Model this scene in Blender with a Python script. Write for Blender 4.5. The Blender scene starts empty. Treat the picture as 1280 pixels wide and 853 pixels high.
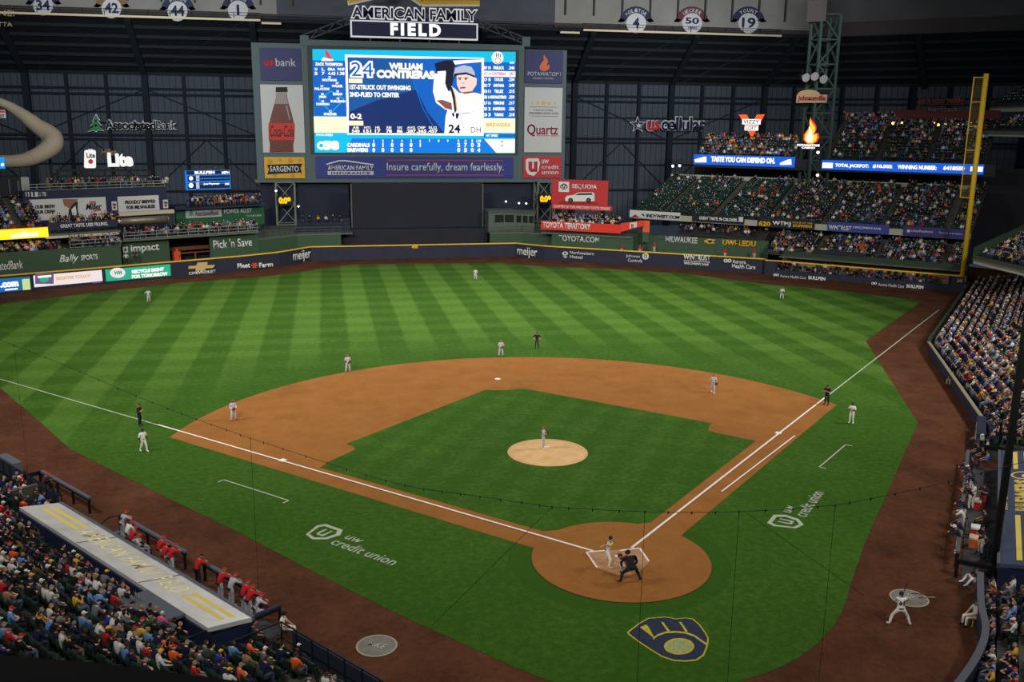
import bpy, bmesh, math, random
import numpy as np
from mathutils import Vector, Matrix

random.seed(7)
SC = bpy.context.scene
COL = SC.collection

# ---------------------------------------------------------------- camera
CAM = np.array([-15.592, -47.314, 23.982])
YAW, PITCH, ROLL, FOC = 0.194383, -0.226591, 0.0108756, 1188.13
_cy, _sy, _cp, _sp = math.cos(YAW), math.sin(YAW), math.cos(PITCH), math.sin(PITCH)
FWD = np.array([_sy*_cp, _cy*_cp, _sp])
_r = np.array([_cy, -_sy, 0.0]); _u = np.cross(_r, FWD)
RGT = math.cos(ROLL)*_r + math.sin(ROLL)*_u
UPV = -math.sin(ROLL)*_r + math.cos(ROLL)*_u
cam_d = bpy.data.cameras.new('camera')
cam_d.sensor_width = 36.0
cam_d.lens = FOC/1280*36
cam_d.clip_start = 0.3
cam_d.clip_end = 1200
cam = bpy.data.objects.new('camera', cam_d)
COL.objects.link(cam)
cam.matrix_world = Matrix(((RGT[0], UPV[0], -FWD[0], CAM[0]), (RGT[1], UPV[1], -FWD[1], CAM[1]),
                           (RGT[2], UPV[2], -FWD[2], CAM[2]), (0, 0, 0, 1)))
SC.camera = cam

# ---------------------------------------------------------------- exposure, world, floodlights
SC.view_settings.view_transform = 'Standard'
SC.view_settings.look = 'None'
SC.view_settings.exposure = 0.0
SC.view_settings.gamma = 1.0
SC.view_settings.use_curve_mapping = False
W = bpy.data.worlds.new('night'); SC.world = W
W.use_nodes = True
W.node_tree.nodes['Background'].inputs[0].default_value = (0.30, 0.42, 0.60, 1)
W.node_tree.nodes['Background'].inputs[1].default_value = 0.075
FLOOD = 0.18
def flood(loc, target, power, size=14.0, spread=95, col=(1.0, 0.95, 0.85)):
    d = bpy.data.lights.new('floodlight_bank', 'AREA')
    d.shape = 'RECTANGLE'; d.size = size; d.size_y = 3.0
    d.energy = power*FLOOD; d.color = col; d.spread = math.radians(spread)
    o = bpy.data.objects.new('floodlight_bank', d); COL.objects.link(o)
    o.location = loc
    o.rotation_euler = (Vector(target)-Vector(loc)).to_track_quat('-Z', 'Y').to_euler()
# banks of floodlights under the roof around the park
flood((-62, 10, 52), (-5, 38, 0), 42000)
flood((62, 10, 52), (5, 38, 0), 42000)
flood((-60, 70, 52), (-5, 72, 0), 42000)
flood((60, 70, 52), (5, 72, 0), 42000)
flood((-30, -45, 50), (0, 15, 0), 21000)
flood((30, -45, 50), (5, 15, 0), 21000)
flood((0, 120, 58), (0, 60, 0), 26000, 30)
flood((0, 45, 62), (0, 100, 0), 30000, 30)
# extra banks added over the infield seats to brighten the far fences
flood((-40, -35, 50), (-22, 118, 4), 42000, 14, 60)
flood((38, -35, 50), (45, 108, 4), 42000, 14, 60)
# unseen lamps added to brighten the scoreboard and the roof girder
flood((-45, 75, 40), (-48, 157, 44), 30000, 10, 80, (.95, .97, 1.0))
flood((50, 75, 40), (55, 157, 44), 30000, 10, 80, (.95, .97, 1.0))

# ---------------------------------------------------------------- pixel <-> world on known planes of the ballpark
def ray(px, py):
    return FWD + RGT*((px-640)/FOC) - UPV*((py-426.5)/FOC)
def at(px, py, z=0.0):                       # point on a level surface of height z
    d = ray(px, py); return CAM + d*((z-CAM[2])/d[2])
def aty(px, py, plane):                      # point on an upright surface a*x + b*y = c
    n = np.array([plane[0], plane[1], 0.0]); d = ray(px, py)
    return CAM + d*((plane[2]-n@CAM)/(n@d))
def project(P):
    d = np.asarray(P, float)-CAM; z = d@FWD
    return 640+FOC*(d@RGT)/z, 426.5-FOC*(d@UPV)/z, z

# ---------------------------------------------------------------- materials
MATS = {}
def lin(c):
    return tuple(((v/255)/12.92 if v/255 <= .04045 else ((v/255+.055)/1.055)**2.4) for v in c)
def mat(name, rgb, rough=.7, metal=0.0, emit=0.0, noise=0.0, nscale=3.0, spec=.3):
    """rgb in sRGB 0-255; noise adds a little procedural colour variation"""
    if name in MATS: return MATS[name]
    m = bpy.data.materials.new(name); m.use_nodes = True
    nt = m.node_tree; b = nt.nodes['Principled BSDF']
    c = lin(rgb)
    b.inputs['Base Color'].default_value = (*c, 1)
    b.inputs['Roughness'].default_value = rough
    b.inputs['Metallic'].default_value = metal
    b.inputs['Specular IOR Level'].default_value = spec
    if emit:
        b.inputs['Base Color'].default_value = (0.01, 0.01, 0.01, 1)
        b.inputs['Emission Color'].default_value = (*c, 1)
        b.inputs['Emission Strength'].default_value = emit
        try: m.cycles.emission_sampling = 'NONE'
        except Exception: pass
    elif noise:
        tc = nt.nodes.new('ShaderNodeTexCoord'); n = nt.nodes.new('ShaderNodeTexNoise')
        n.inputs['Scale'].default_value = nscale; n.inputs['Detail'].default_value = 6
        mp = nt.nodes.new('ShaderNodeMapRange'); mx = nt.nodes.new('ShaderNodeMixRGB'); mx.blend_type = 'MULTIPLY'
        mp.inputs['From Min'].default_value = .3; mp.inputs['From Max'].default_value = .7
        mp.inputs['To Min'].default_value = 1-noise; mp.inputs['To Max'].default_value = 1+noise
        nt.links.new(tc.outputs['Object'], n.inputs['Vector'])
        nt.links.new(n.outputs['Fac'], mp.inputs['Value'])
        mx.inputs['Fac'].default_value = 1; mx.inputs['Color1'].default_value = (*c, 1)
        nt.links.new(mp.outputs['Result'], mx.inputs['Color2'])
        nt.links.new(mx.outputs['Color'], b.inputs['Base Color'])
    MATS[name] = m
    return m
def osocket(nt, kind, ins=(), **vals):
    n = nt.nodes.new(kind)
    for k, v in vals.items(): setattr(n, k, v)
    for i, v in enumerate(ins):
        if v is None: continue
        if hasattr(v, 'node'): nt.links.new(v, n.inputs[i])
        else: n.inputs[i].default_value = v
    return n
def math_n(nt, op, a, b=None, c=None):
    n = osocket(nt, 'ShaderNodeMath', (a, b, c), operation=op); return n.outputs[0]
def cmix(nt, fac, a, b):
    n = nt.nodes.new('ShaderNodeMixRGB')
    for i, v in enumerate((fac, a, b)):
        if hasattr(v, 'node'): nt.links.new(v, n.inputs[i])
        elif i == 0: n.inputs[0].default_value = v
        else: n.inputs[i].default_value = (*v, 1)
    return n.outputs[0]
def noise_n(nt, vec, scale, detail=5, rough=.6):
    n = nt.nodes.new('ShaderNodeTexNoise'); n.inputs['Scale'].default_value = scale
    n.inputs['Detail'].default_value = detail; n.inputs['Roughness'].default_value = rough
    nt.links.new(vec, n.inputs['Vector']); return n.outputs['Fac']
def ramp01(nt, v, a, b, lo=0.0, hi=1.0):
    n = nt.nodes.new('ShaderNodeMapRange'); nt.links.new(v, n.inputs['Value'])
    for k, x in (('From Min', a), ('From Max', b), ('To Min', lo), ('To Max', hi)): n.inputs[k].default_value = x
    return n.outputs[0]

def grass_material(name, pattern):
    m = bpy.data.materials.new(name); m.use_nodes = True; nt = m.node_tree
    b = nt.nodes['Principled BSDF']; b.inputs['Roughness'].default_value = .9; b.inputs['Specular IOR Level'].default_value = .1
    tc = nt.nodes.new('ShaderNodeTexCoord'); v = tc.outputs['Object']
    sp = nt.nodes.new('ShaderNodeSeparateXYZ'); nt.links.new(v, sp.inputs[0])
    x, y = sp.outputs[0], sp.outputs[1]
    dark, light = lin((51, 88, 21)), lin((86, 121, 46))
    wob = math_n(nt, 'MULTIPLY', math_n(nt, 'SUBTRACT', noise_n(nt, v, .9, 3), .5), .5)
    def stripe(c, width, phase, soft=.18):
        s = math_n(nt, 'SINE', math_n(nt, 'MULTIPLY', math_n(nt, 'ADD', math_n(nt, 'ADD', c, wob), phase), math.pi/width))
        return ramp01(nt, s, -soft, soft)
    if pattern == 'outfield':
        f = math_n(nt, 'ADD', math_n(nt, 'MULTIPLY', stripe(x, 3.13, 1.0), .55),
                   math_n(nt, 'MULTIPLY', stripe(y, 2.64, 1.3, .5), .26))
        # the criss-cross fades towards the infield skirt
        r2 = math_n(nt, 'SQRT', math_n(nt, 'ADD', math_n(nt, 'POWER', x, 2.0), math_n(nt, 'POWER', math_n(nt, 'SUBTRACT', y, 18.4), 2.0)))
        far = ramp01(nt, r2, 30, 44)
        f = math_n(nt, 'MULTIPLY', f, far)
        f = math_n(nt, 'ADD', f, math_n(nt, 'MULTIPLY', math_n(nt, 'SUBTRACT', 1.0, far), .12))
        # mowed rim round the home circle
        rh = math_n(nt, 'SQRT', math_n(nt, 'ADD', math_n(nt, 'POWER', x, 2.0), math_n(nt, 'POWER', y, 2.0)))
        rim = ramp01(nt, rh, 6.15, 6.25, -.22, 0)
        f = math_n(nt, 'ADD', f, rim)
    else:
        # infield mowed on the slant
        dd = math_n(nt, 'ADD', math_n(nt, 'MULTIPLY', x, .85), math_n(nt, 'MULTIPLY', y, -.53))
        dd2 = math_n(nt, 'ADD', math_n(nt, 'MULTIPLY', x, .53), math_n(nt, 'MULTIPLY', y, .85))
        f = math_n(nt, 'ADD', math_n(nt, 'MULTIPLY', stripe(dd, 1.5, .4, .8), .16), math_n(nt, 'MULTIPLY', stripe(dd2, 1.5, .4, .8), .10))
    n1 = math_n(nt, 'MULTIPLY', math_n(nt, 'SUBTRACT', noise_n(nt, v, .12, 4), .5), .7)
    n2 = math_n(nt, 'MULTIPLY', math_n(nt, 'SUBTRACT', noise_n(nt, v, 2.2, 8, .75), .5), 2.0)
    f = math_n(nt, 'ADD', f, math_n(nt, 'ADD', n1, n2))
    nt.links.new(cmix(nt, f, dark, light), b.inputs['Base Color'])
    n = nt.nodes[-1] if False else None
    return m
def dirt_material(name, a, c, stain=None, s1=.5, s2=3.5):
    m = bpy.data.materials.new(name); m.use_nodes = True; nt = m.node_tree
    b = nt.nodes['Principled BSDF']; b.inputs['Roughness'].default_value = .95; b.inputs['Specular IOR Level'].default_value = .1
    tc = nt.nodes.new('ShaderNodeTexCoord'); v = tc.outputs['Object']
    f = math_n(nt, 'ADD', math_n(nt, 'MULTIPLY', noise_n(nt, v, s1, 5), .5), math_n(nt, 'MULTIPLY', noise_n(nt, v, s2, 9, .8), .5))
    f = ramp01(nt, f, .36, .64)
    col = cmix(nt, f, lin(a), lin(c))
    if stain:
        g = ramp01(nt, noise_n(nt, v, .22, 3), .5, .72)
        col = cmix(nt, math_n(nt, 'MULTIPLY', g, .5), col, lin(stain))
    nt.links.new(col, b.inputs['Base Color'])
    return m
def object_colour_material(name, rough=.85, ramp=None):
    """colour read from the object itself (cloth) or picked per object from a small palette"""
    m = bpy.data.materials.new(name); m.use_nodes = True; nt = m.node_tree
    b = nt.nodes['Principled BSDF']; b.inputs['Roughness'].default_value = rough; b.inputs['Specular IOR Level'].default_value = .15
    oi = nt.nodes.new('ShaderNodeObjectInfo')
    if ramp:
        cr = nt.nodes.new('ShaderNodeValToRGB'); cr.color_ramp.interpolation = 'CONSTANT'
        el = cr.color_ramp.elements
        while len(el) < len(ramp): el.new(.5)
        for i, c in enumerate(ramp):
            el[i].position = i/len(ramp); el[i].color = (*lin(c), 1)
        nt.links.new(oi.outputs['Random'], cr.inputs[0]); nt.links.new(cr.outputs[0], b.inputs['Base Color'])
    else:
        nt.links.new(oi.outputs['Color'], b.inputs['Base Color'])
    MATS[name] = m
    return m

# ---------------------------------------------------------------- mesh builder
class MB:
    def __init__(s): s.v = []; s.f = []; s.m = []
    def add(s, vs, fs, mi=0):
        o = len(s.v); s.v += [tuple(map(float, p)) for p in vs]
        for f in fs: s.f.append([i+o for i in f]); s.m.append(mi)
        return s
    def box(s, lo, hi, mi=0):
        x0, y0, z0 = lo; x1, y1, z1 = hi
        return s.add([(x0,y0,z0),(x1,y0,z0),(x1,y1,z0),(x0,y1,z0),(x0,y0,z1),(x1,y0,z1),(x1,y1,z1),(x0,y1,z1)],
              [(0,3,2,1),(4,5,6,7),(0,1,5,4),(1,2,6,5),(2,3,7,6),(3,0,4,7)], mi)
    def beam(s, a, b, w, h=None, mi=0, up=(0,0,1)):
        """square bar from a to b"""
        h = h or w; a, b = Vector(a), Vector(b); d = (b-a).normalized(); u = Vector(up)
        if abs(d.dot(u)) > .98: u = Vector((0,1,0))
        r = d.cross(u).normalized()*(w/2); t = r.cross(d).normalized()*(h/2)
        vs = [p+q for p in (a, b) for q in (-r-t, r-t, r+t, -r+t)]
        return s.add(vs, [(0,1,2,3),(7,6,5,4),(0,4,5,1),(1,5,6,2),(2,6,7,3),(3,7,4,0)], mi)
    def tube(s, pts, rad, n=8, mi=0, cap=True):
        pts = [Vector(p) for p in pts]; k = len(pts)
        rads = rad if isinstance(rad, (list, tuple)) else [rad]*k
        vs = []; ref = None
        for i, p in enumerate(pts):
            d = (pts[min(i+1, k-1)]-pts[max(i-1, 0)]).normalized()
            u = Vector((0,0,1)) if abs(d.z) < .95 else Vector((0,1,0))
            if ref is not None and abs(ref.dot(d)) < .95: u = ref
            r = d.cross(u).normalized(); t = r.cross(d).normalized(); ref = t
            for j in range(n):
                a = 2*math.pi*j/n
                vs.append(p+(r*math.cos(a)+t*math.sin(a))*rads[i])
        fs = [(i*n+j, i*n+(j+1)%n, (i+1)*n+(j+1)%n, (i+1)*n+j) for i in range(k-1) for j in range(n)]
        if cap: fs += [tuple(range(n))[::-1], tuple((k-1)*n+j for j in range(n))]
        return s.add(vs, fs, mi)
    def prism(s, pts, z0, z1, mi=0):
        n = len(pts)
        vs = [(p[0], p[1], z0) for p in pts]+[(p[0], p[1], z1) for p in pts]
        fs = [tuple(range(n))[::-1], tuple(range(n, 2*n))]+[(i, (i+1)%n, n+(i+1)%n, n+i) for i in range(n)]
        return s.add(vs, fs, mi)
    def lathe(s, prof, n=16, c=(0,0,0), mi=0):
        vs = [(c[0]+r*math.cos(2*math.pi*j/n), c[1]+r*math.sin(2*math.pi*j/n), c[2]+z) for r, z in prof for j in range(n)]
        k = len(prof)
        fs = [(i*n+j, i*n+(j+1)%n, (i+1)*n+(j+1)%n, (i+1)*n+j) for i in range(k-1) for j in range(n)]
        fs += [tuple(range(n))[::-1], tuple((k-1)*n+j for j in range(n))]
        return s.add(vs, fs, mi)
    def mesh(s, name, smooth=False):
        me = bpy.data.meshes.new(name); me.from_pydata(s.v, [], s.f); me.update()
        if any(s.m): me.polygons.foreach_set('material_index', s.m)
        if smooth: me.polygons.foreach_set('use_smooth', [True]*len(me.polygons))
        return me
    def build(s, name, mats, parent=None, smooth=False, fixn=True):
        me = s.mesh(name, smooth)
        if fixn:
            bm = bmesh.new(); bm.from_mesh(me); bmesh.ops.recalc_face_normals(bm, faces=bm.faces)
            big = [f for f in bm.faces if len(f.verts) > 4]
            if big: bmesh.ops.triangulate(bm, faces=big)
            bm.to_mesh(me); bm.free()
        return link(name, me, mats, parent)
def link(name, me, mats, parent=None):
    if mats is not None:
        for m in (mats if isinstance(mats, (list, tuple)) else [mats]): me.materials.append(m)
    o = bpy.data.objects.new(name, me); COL.objects.link(o)
    if parent is not None: o.parent = parent
    return o
def tag(o, label=None, cat=None, group=None, kind=None):
    if label: o['label'] = label
    if cat: o['category'] = cat
    if group: o['group'] = group
    if kind: o['kind'] = kind
    return o
def struct(o, label=None): return tag(o, label, None, None, 'structure')
def empty(name, loc, rz=0.0, label=None, cat=None, group=None):
    o = bpy.data.objects.new(name, None); COL.objects.link(o); o.empty_display_size = .3
    o.location = loc; o.rotation_euler = (0, 0, rz)
    return tag(o, label, cat, group)

# ---------------------------------------------------------------- lettering
_TXT = {}
def text_mesh(s, w, h, bold=0.0, shear=0.0, ext=.03, space=1.0):
    key = (s, round(w, 3), round(h, 3), bold, shear, ext, space)
    if key in _TXT: return _TXT[key]
    cu = bpy.data.curves.new('lettering', 'FONT'); cu.body = s; cu.size = 1; cu.offset = bold; cu.shear = shear
    cu.resolution_u = 3; cu.align_x = 'CENTER'; cu.space_character = space
    o = bpy.data.objects.new('lettering', cu); COL.objects.link(o)
    dg = bpy.context.evaluated_depsgraph_get()
    me = bpy.data.meshes.new_from_object(o.evaluated_get(dg))
    bpy.data.objects.remove(o); bpy.data.curves.remove(cu)
    n = len(me.vertices); co = np.empty(n*3, np.float32); me.vertices.foreach_get('co', co); co = co.reshape(-1, 3)
    lo, hi = co.min(0), co.max(0)
    co[:, 0] = (co[:, 0]-(lo[0]+hi[0])/2)*(w/max(hi[0]-lo[0], 1e-4))
    co[:, 1] = (co[:, 1]-(lo[1]+hi[1])/2)*(h/max(hi[1]-lo[1], 1e-4))
    # a shallow solid letter: front face plus a little depth
    me.vertices.foreach_set('co', co.ravel()); me.update()
    bm = bmesh.new(); bm.from_mesh(me)
    r = bmesh.ops.extrude_face_region(bm, geom=bm.faces[:])
    bmesh.ops.translate(bm, vec=(0, 0, ext), verts=[e for e in r['geom'] if isinstance(e, bmesh.types.BMVert)])
    bmesh.ops.recalc_face_normals(bm, faces=bm.faces)
    bm.to_mesh(me); bm.free(); me.name = 'lettering'
    _TXT[key] = me
    return me

class Sign:
    """a flat sign standing on an upright plane of the ballpark; its pieces are laid out in the plane's own metres"""
    def __init__(s, plane, rect, name=None, label=None, cat='sign', board=None, depth=.25, group=None, off=0.0, z=None):
        nn = math.hypot(plane[0], plane[1]); s.plane = (plane[0]/nn, plane[1]/nn, plane[2]/nn-off)
        a, b, c = s.plane
        s.n = np.array([-a, -b, 0.0]); s.r = np.cross(np.array([0, 0, 1.0]), s.n)
        if s.r @ RGT < 0: s.r = -s.r; s.n = -s.n
        x0, y0, x1, y1 = rect
        s.c = aty((x0+x1)/2, (y0+y1)/2, s.plane)
        s.M = Matrix(((s.r[0], 0, s.n[0], s.c[0]), (s.r[1], 0, s.n[1], s.c[1]), (s.r[2], 1, s.n[2], s.c[2]), (0, 0, 0, 1)))
        s.root = None; s.host = None
        if name:
            s.root = bpy.data.objects.new(name, None); COL.objects.link(s.root); s.root.matrix_world = s.M
            tag(s.root, label, cat, group)
        if board: s.host = s.rect(x0, y0, x1, y1, board, z=0, depth=depth, name='panel')
    def p(s, px, py):
        P = aty(px, py, s.plane)-s.c
        return float(P @ s.r), float(P[2])
    def box4(s, x0, y0, x1, y1):
        xm, ym = (x0+x1)/2, (y0+y1)/2
        return s.p(x0, ym)[0], s.p(xm, y1)[1], s.p(x1, ym)[0], s.p(xm, y0)[1]
    def _fin(s, o):
        if s.host: o.parent = s.host
        elif s.root: o.parent = s.root
        else: o.matrix_world = s.M
        return o
    def rect(s, x0, y0, x1, y1, m, z=.06, depth=.05, name='colour_panel'):
        u0, v0, u1, v1 = s.box4(x0, y0, x1, y1)
        return s._fin(MB().box((u0, v0, z-depth), (u1, v1, z)).build(name, m))
    def rects(s, rs, m, z=.06, depth=.05, name='bars'):
        b = MB()
        for x0, y0, x1, y1 in rs:
            u0, v0, u1, v1 = s.box4(x0, y0, x1, y1); b.box((u0, v0, z-depth), (u1, v1, z))
        return s._fin(b.build(name, m))
    def polys(s, ps, m, z=.06, depth=.05, name='shape'):
        b = MB()
        for q in ps: b.prism([s.p(*t) for t in q], z-depth, z)
        return s._fin(b.build(name, m))
    def poly(s, q, m, z=.06, depth=.05, name='shape'): return s.polys([q], m, z, depth, name)
    def disc(s, x, y, rx, m, z=.06, depth=.05, name='disc', ry=None, n=28):
        ry = ry or rx
        return s.poly([(x+rx*math.cos(2*math.pi*i/n), y+ry*math.sin(2*math.pi*i/n)) for i in range(n)], m, z, depth, name)
    def ring(s, x, y, r0, r1, m, z=.06, depth=.05, name='ring', ry=1.0, a0=0, a1=360, n=32):
        A = [math.radians(a0+(a1-a0)*i/n) for i in range(n+1)]
        ps = []
        for i in range(n):
            c, d = A[i], A[i+1]
            ps.append([(x+r*math.cos(t), y-r*ry*math.sin(t)) for r, t in ((r0, c), (r1, c), (r1, d), (r0, d))])
        return s.polys(ps, m, z, depth, name)
    def line(s, pts, w, m, z=.07, depth=.03, name='line', close=False):
        ps = []; pts = list(pts)+([pts[0]] if close else [])
        for a, b in zip(pts, pts[1:]):
            dx, dy = b[0]-a[0], b[1]-a[1]; L = math.hypot(dx, dy) or 1; ox, oy = -dy/L*w/2, dx/L*w/2
            ps.append([(a[0]+ox, a[1]+oy), (b[0]+ox, b[1]+oy), (b[0]-ox, b[1]-oy), (a[0]-ox, a[1]-oy)])
        return s.polys(ps, m, z, depth, name)
    def text(s, t, x0, y0, x1, y1, m, z=.06, bold=.02, shear=0.0, name='lettering', ext=.04, space=1.0, rot=0.0):
        if t == '1': x0, x1 = (x0*.7+x1*.3), (x0*.3+x1*.7)
        u0, v0, u1, v1 = s.box4(x0, y0, x1, y1)
        me = text_mesh(t, abs(u1-u0), abs(v1-v0), bold, shear, ext, space).copy()
        me.transform(Matrix.Translation(((u0+u1)/2, (v0+v1)/2, z)) @ Matrix.Rotation(rot, 4, 'Z'))
        return s._fin(link(name, me, m))
def wall_text(plane, rect, t, m, label, cat='sign', name='wall_lettering', bold=.02, shear=0.0, off=.05, group=None):
    s = Sign(plane, rect, off=off)
    return tag(s.text(t, *rect, m, z=.0, bold=bold, shear=shear, name=name), label, cat, group)

# ================================================================ GROUND
GRASS_O = grass_material('outfield_turf', 'outfield')
GRASS_I = grass_material('infield_turf', 'infield')
CLAY = dirt_material('infield_clay', (144, 94, 46), (162, 109, 58), (128, 84, 46))
MOUND_CLAY = dirt_material('mound_clay', (206, 166, 116), (234, 194, 142), None, 1.2, 6)
BOX_CLAY = dirt_material('box_clay', (166, 124, 88), (194, 152, 114), None, 1.4, 7)
TRACK = dirt_material('warning_track_dirt', (64, 38, 26), (106, 66, 46), (70, 44, 32), .3, 2.2)
CHALK = mat('chalk', (240, 232, 228), .9)
PAINT = mat('field_paint', (176, 186, 168), .9, noise=.15, nscale=4)
def ground(name, pts, z, m, label=None, thick=.02):
    o = MB().prism(pts, z-thick, z).build(name, m); return struct(o, label)
def spline(pts, k=6, closed=True):
    n = len(pts); out = []
    for i in range(n if closed else n-1):
        p = [np.array(pts[(i+j) % n] if closed else pts[min(max(i+j, 0), n-1)], float) for j in (-1, 0, 1, 2)]
        for t in np.linspace(0, 1, k, endpoint=False):
            out.append(tuple(.5*((2*p[1])+(-p[0]+p[2])*t+(2*p[0]-5*p[1]+4*p[2]-p[3])*t*t+(-p[0]+3*p[1]-3*p[2]+p[3])*t**3)))
    if not closed: out.append(tuple(pts[-1]))
    return out
def arc(cx, cy, r, a0, a1, n=24):
    return [(cx+r*math.cos(math.radians(a0+(a1-a0)*i/n)), cy+r*math.sin(math.radians(a0+(a1-a0)*i/n))) for i in range(n+1)]
ground('warning_track', [(-110, -50), (110, -50), (110, 80), (60, 150), (-60, 150), (-110, 90)], 0, TRACK, thick=.3)
right_edge = [(66.75, 71.2), (44.5, 48.8), (32.05, 20.1), (21.4, 7.3), (14.8, -.6), (11.6, -4.7)]
bottom = spline([(11.6, -4.7), (8.45, -8.6), (4.47, -11.5), (0, -12.75), (-3.6, -12.4), (-6.5, -11.0), (-9.2, -8.1)], 5, False)
left_edge = [(-12.6, -4.1), (-16.5, .9), (-21.2, 7.2), (-26.6, 14), (-34.7, 24.4), (-38.6, 31.5), (-45.1, 43), (-57, 63), (-66, 78)]
far = [(-57.8, 85.6), (-46.8, 93.5), (-37.4, 99.8), (-25.3, 104.2), (-19, 109), (-14.4, 113.2), (-10.9, 115.4), (14.4, 114.4),
       (19, 110.5), (28.5, 106.6), (42.2, 98.6), (50.9, 87), (56.7, 82.5)]
ground('outfield_grass', right_edge+bottom[1:]+left_edge+far, .02, GRASS_O)
# skinned infield: a 95 ft arc about the rubber and the base paths
A0 = math.degrees(math.atan2(26.2-18.44, 29.0)); A1 = 180-math.degrees(math.atan2(26.15-18.44, 28.2))
clay = arc(0, 18.44, 28.96, A0, A1, 48)+[(-28.1, 26.1), (-4.9, 3.0), (-3.4, 4.0)]
clay = arc(0, 18.44, 28.96, A0, A1, 48)+[(-4.6, 2.4), (0, -1), (4.7, 2.5)]
ground('infield_dirt', clay, .035, CLAY)
# infield grass with cut-outs at the bases
inf = [(-3.4, 4.4), (-16.55, 17.5), (-15.9, 18.6), (-14.4, 20.4), (-14.0, 20.9), (-14.05, 21.5), (-14.6, 22.3), (-2.6, 34.5), (-1.9, 35.25), (0, 34.95), (1.8, 35.3),
       (15.0, 22.7), (14.4, 21.9), (13.95, 21.0), (14.3, 20.3), (15.6, 19.0), (16.6, 17.9), (3.4, 4.5)]
ground('infield_grass', inf, .05, GRASS_I)
ground('home_plate_circle', arc(.1, 0, 5.03, 0, 360, 64)[:-1], .065, CLAY)
# mound, a low dome with a flat top
mb = MB(); mb.lathe([(3.0, .05), (2.98, .08), (2.2, .17), (1.3, .25), (.6, .275), (.01, .28)], 48, (.05, 17.95, 0))
struct(mb.build('pitching_mound', MOUND_CLAY, smooth=True))
tag(MB().box((-.305, 18.36, .2), (.305, 18.52, .32)).build('pitching_rubber', mat('rubber_white', (235, 235, 230), .6)),
    'white pitching rubber slab on the top of the mound', 'pitching rubber')
# batter's box clay and chalk
bx = [at(733, 692)[:2], at(746, 712)[:2], at(773, 721)[:2], at(797, 719)[:2], at(811.5, 704)[:2], at(800, 686.5)[:2], at(776, 689)[:2], at(757, 690)[:2]]
ground('batters_box_clay', bx, .075, BOX_CLAY)
def chalk(name, a, b, w, z=.085, m=None):
    d = np.array(b, float)-np.array(a, float); L = np.hypot(*d); n = np.array([-d[1], d[0]])/L*w/2
    a, b = np.array(a, float), np.array(b, float)
    return struct(MB().prism([a-n, b-n, b+n, a+n], z-.015, z).build(name, m or CHALK))
q = math.sqrt(.5)
chalk('foul_line', at(741.5, 690.5)[:2], (-29.3*1, 29.3), .15)
chalk('foul_line', at(789.5, 686.5)[:2], (28.6, 28.6), .15)
chalk('foul_line', (-29.3, 29.3), (-71, 71), .12, .06, PAINT)
chalk('foul_line', (28.6, 28.6), (64.6, 64.4), .13, .06, PAINT)
for a, b in (((733, 692), (757, 690)), ((733, 692), (746, 711)), ((775, 690), (799.5, 687)), ((799.5, 687), (811, 703.5))):
    chalk('batters_box_line', at(*a)[:2], at(*b)[:2], .11)
chalk('running_lane_line', at(902, 616)[:2], at(993.5, 546)[:2], .11)
for pts in (((280, 601), (361, 627)), ((1024, 585), (1057, 557))):
    a, b = at(*pts[0])[:2], at(*pts[1])[:2]; chalk('coaching_box_line', a, b, .1, .06, PAINT)
    d = (b-a)/np.hypot(*(b-a)); n = np.array([-d[1], d[0]]); n = n if n @ a > 0 else -n
    chalk('coaching_box_line', a, a+n*.5, .1, .06, PAINT); chalk('coaching_box_line', b, b+n*.5, .1, .06, PAINT)
# home plate and bases
hp = empty('home_plate', (.05, .22, .066), 0, 'white five sided home plate on the clay between the batters boxes', 'home plate')
MB().prism([(0, -.22), (.216, -.0), (.216, .216), (-.216, .216), (-.216, 0)], 0, .03).build('plate', mat('plate_white', (245, 243, 238), .5), hp)
def base(P, label):
    t = empty('base_bag', P, math.pi/4, label, 'base')
    me = MB().box((-.23, -.23, 0), (.23, .23, .085)); o = me.build('bag', mat('bag_white', (240, 238, 232), .6), t)
    md = o.modifiers.new('b', 'BEVEL'); md.width = .03; md.segments = 2
    MB().box((-.05, -.05, -.02), (.05, .05, .02)).build('anchor', mat('anchor_steel', (120, 120, 120), .4, 1), t)
base((19.2, 19.3, .045), 'white square base bag beside the right foul line')
base((-19.2, 19.3, .045), 'white square base bag beside the left foul line')
base((0, 38.75, .045), 'white square base bag in the dirt behind the mound')
# on-deck circles
DK = mat('on_deck_mat', (128, 124, 118), .9, noise=.2, nscale=2)
DKR = mat('on_deck_rim', (172, 160, 140), .9)
NAVY = mat('navy_paint', (28, 36, 66), .6, noise=.08)
GOLD = mat('gold_paint', (224, 184, 62), .6)
def deck_circle(c, label, word, ang):
    t = empty('on_deck_mat', (c[0], c[1], .0), ang, label, 'on-deck mat')
    MB().lathe([(.95, 0), (.95, .02)], 40).build('mat_disc', DK, t)
    o = MB()
    for i in range(40):
        a, b = 2*math.pi*i/40, 2*math.pi*(i+1)/40
        o.add([(r*math.cos(x), r*math.sin(x), .03) for r, x in ((.88, a), (.97, a), (.97, b), (.88, b))], [(0, 1, 2, 3)])
    o.build('rim', DKR, t)
    me = text_mesh(word, .95, .42, .02, .2, .01).copy(); me.transform(Matrix.Translation((0, .05, .03)))
    link('lettering', me, mat('mat_letter', (186, 182, 172), .9), t)
deck_circle((-13.9, -6.75), 'round grey on-deck mat on the dirt at the bottom left', 'MKE', -.6)
deck_circle((13.6, -6.9), 'round grey on-deck mat in front of the warming up batter', 'MKE', .6)

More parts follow.
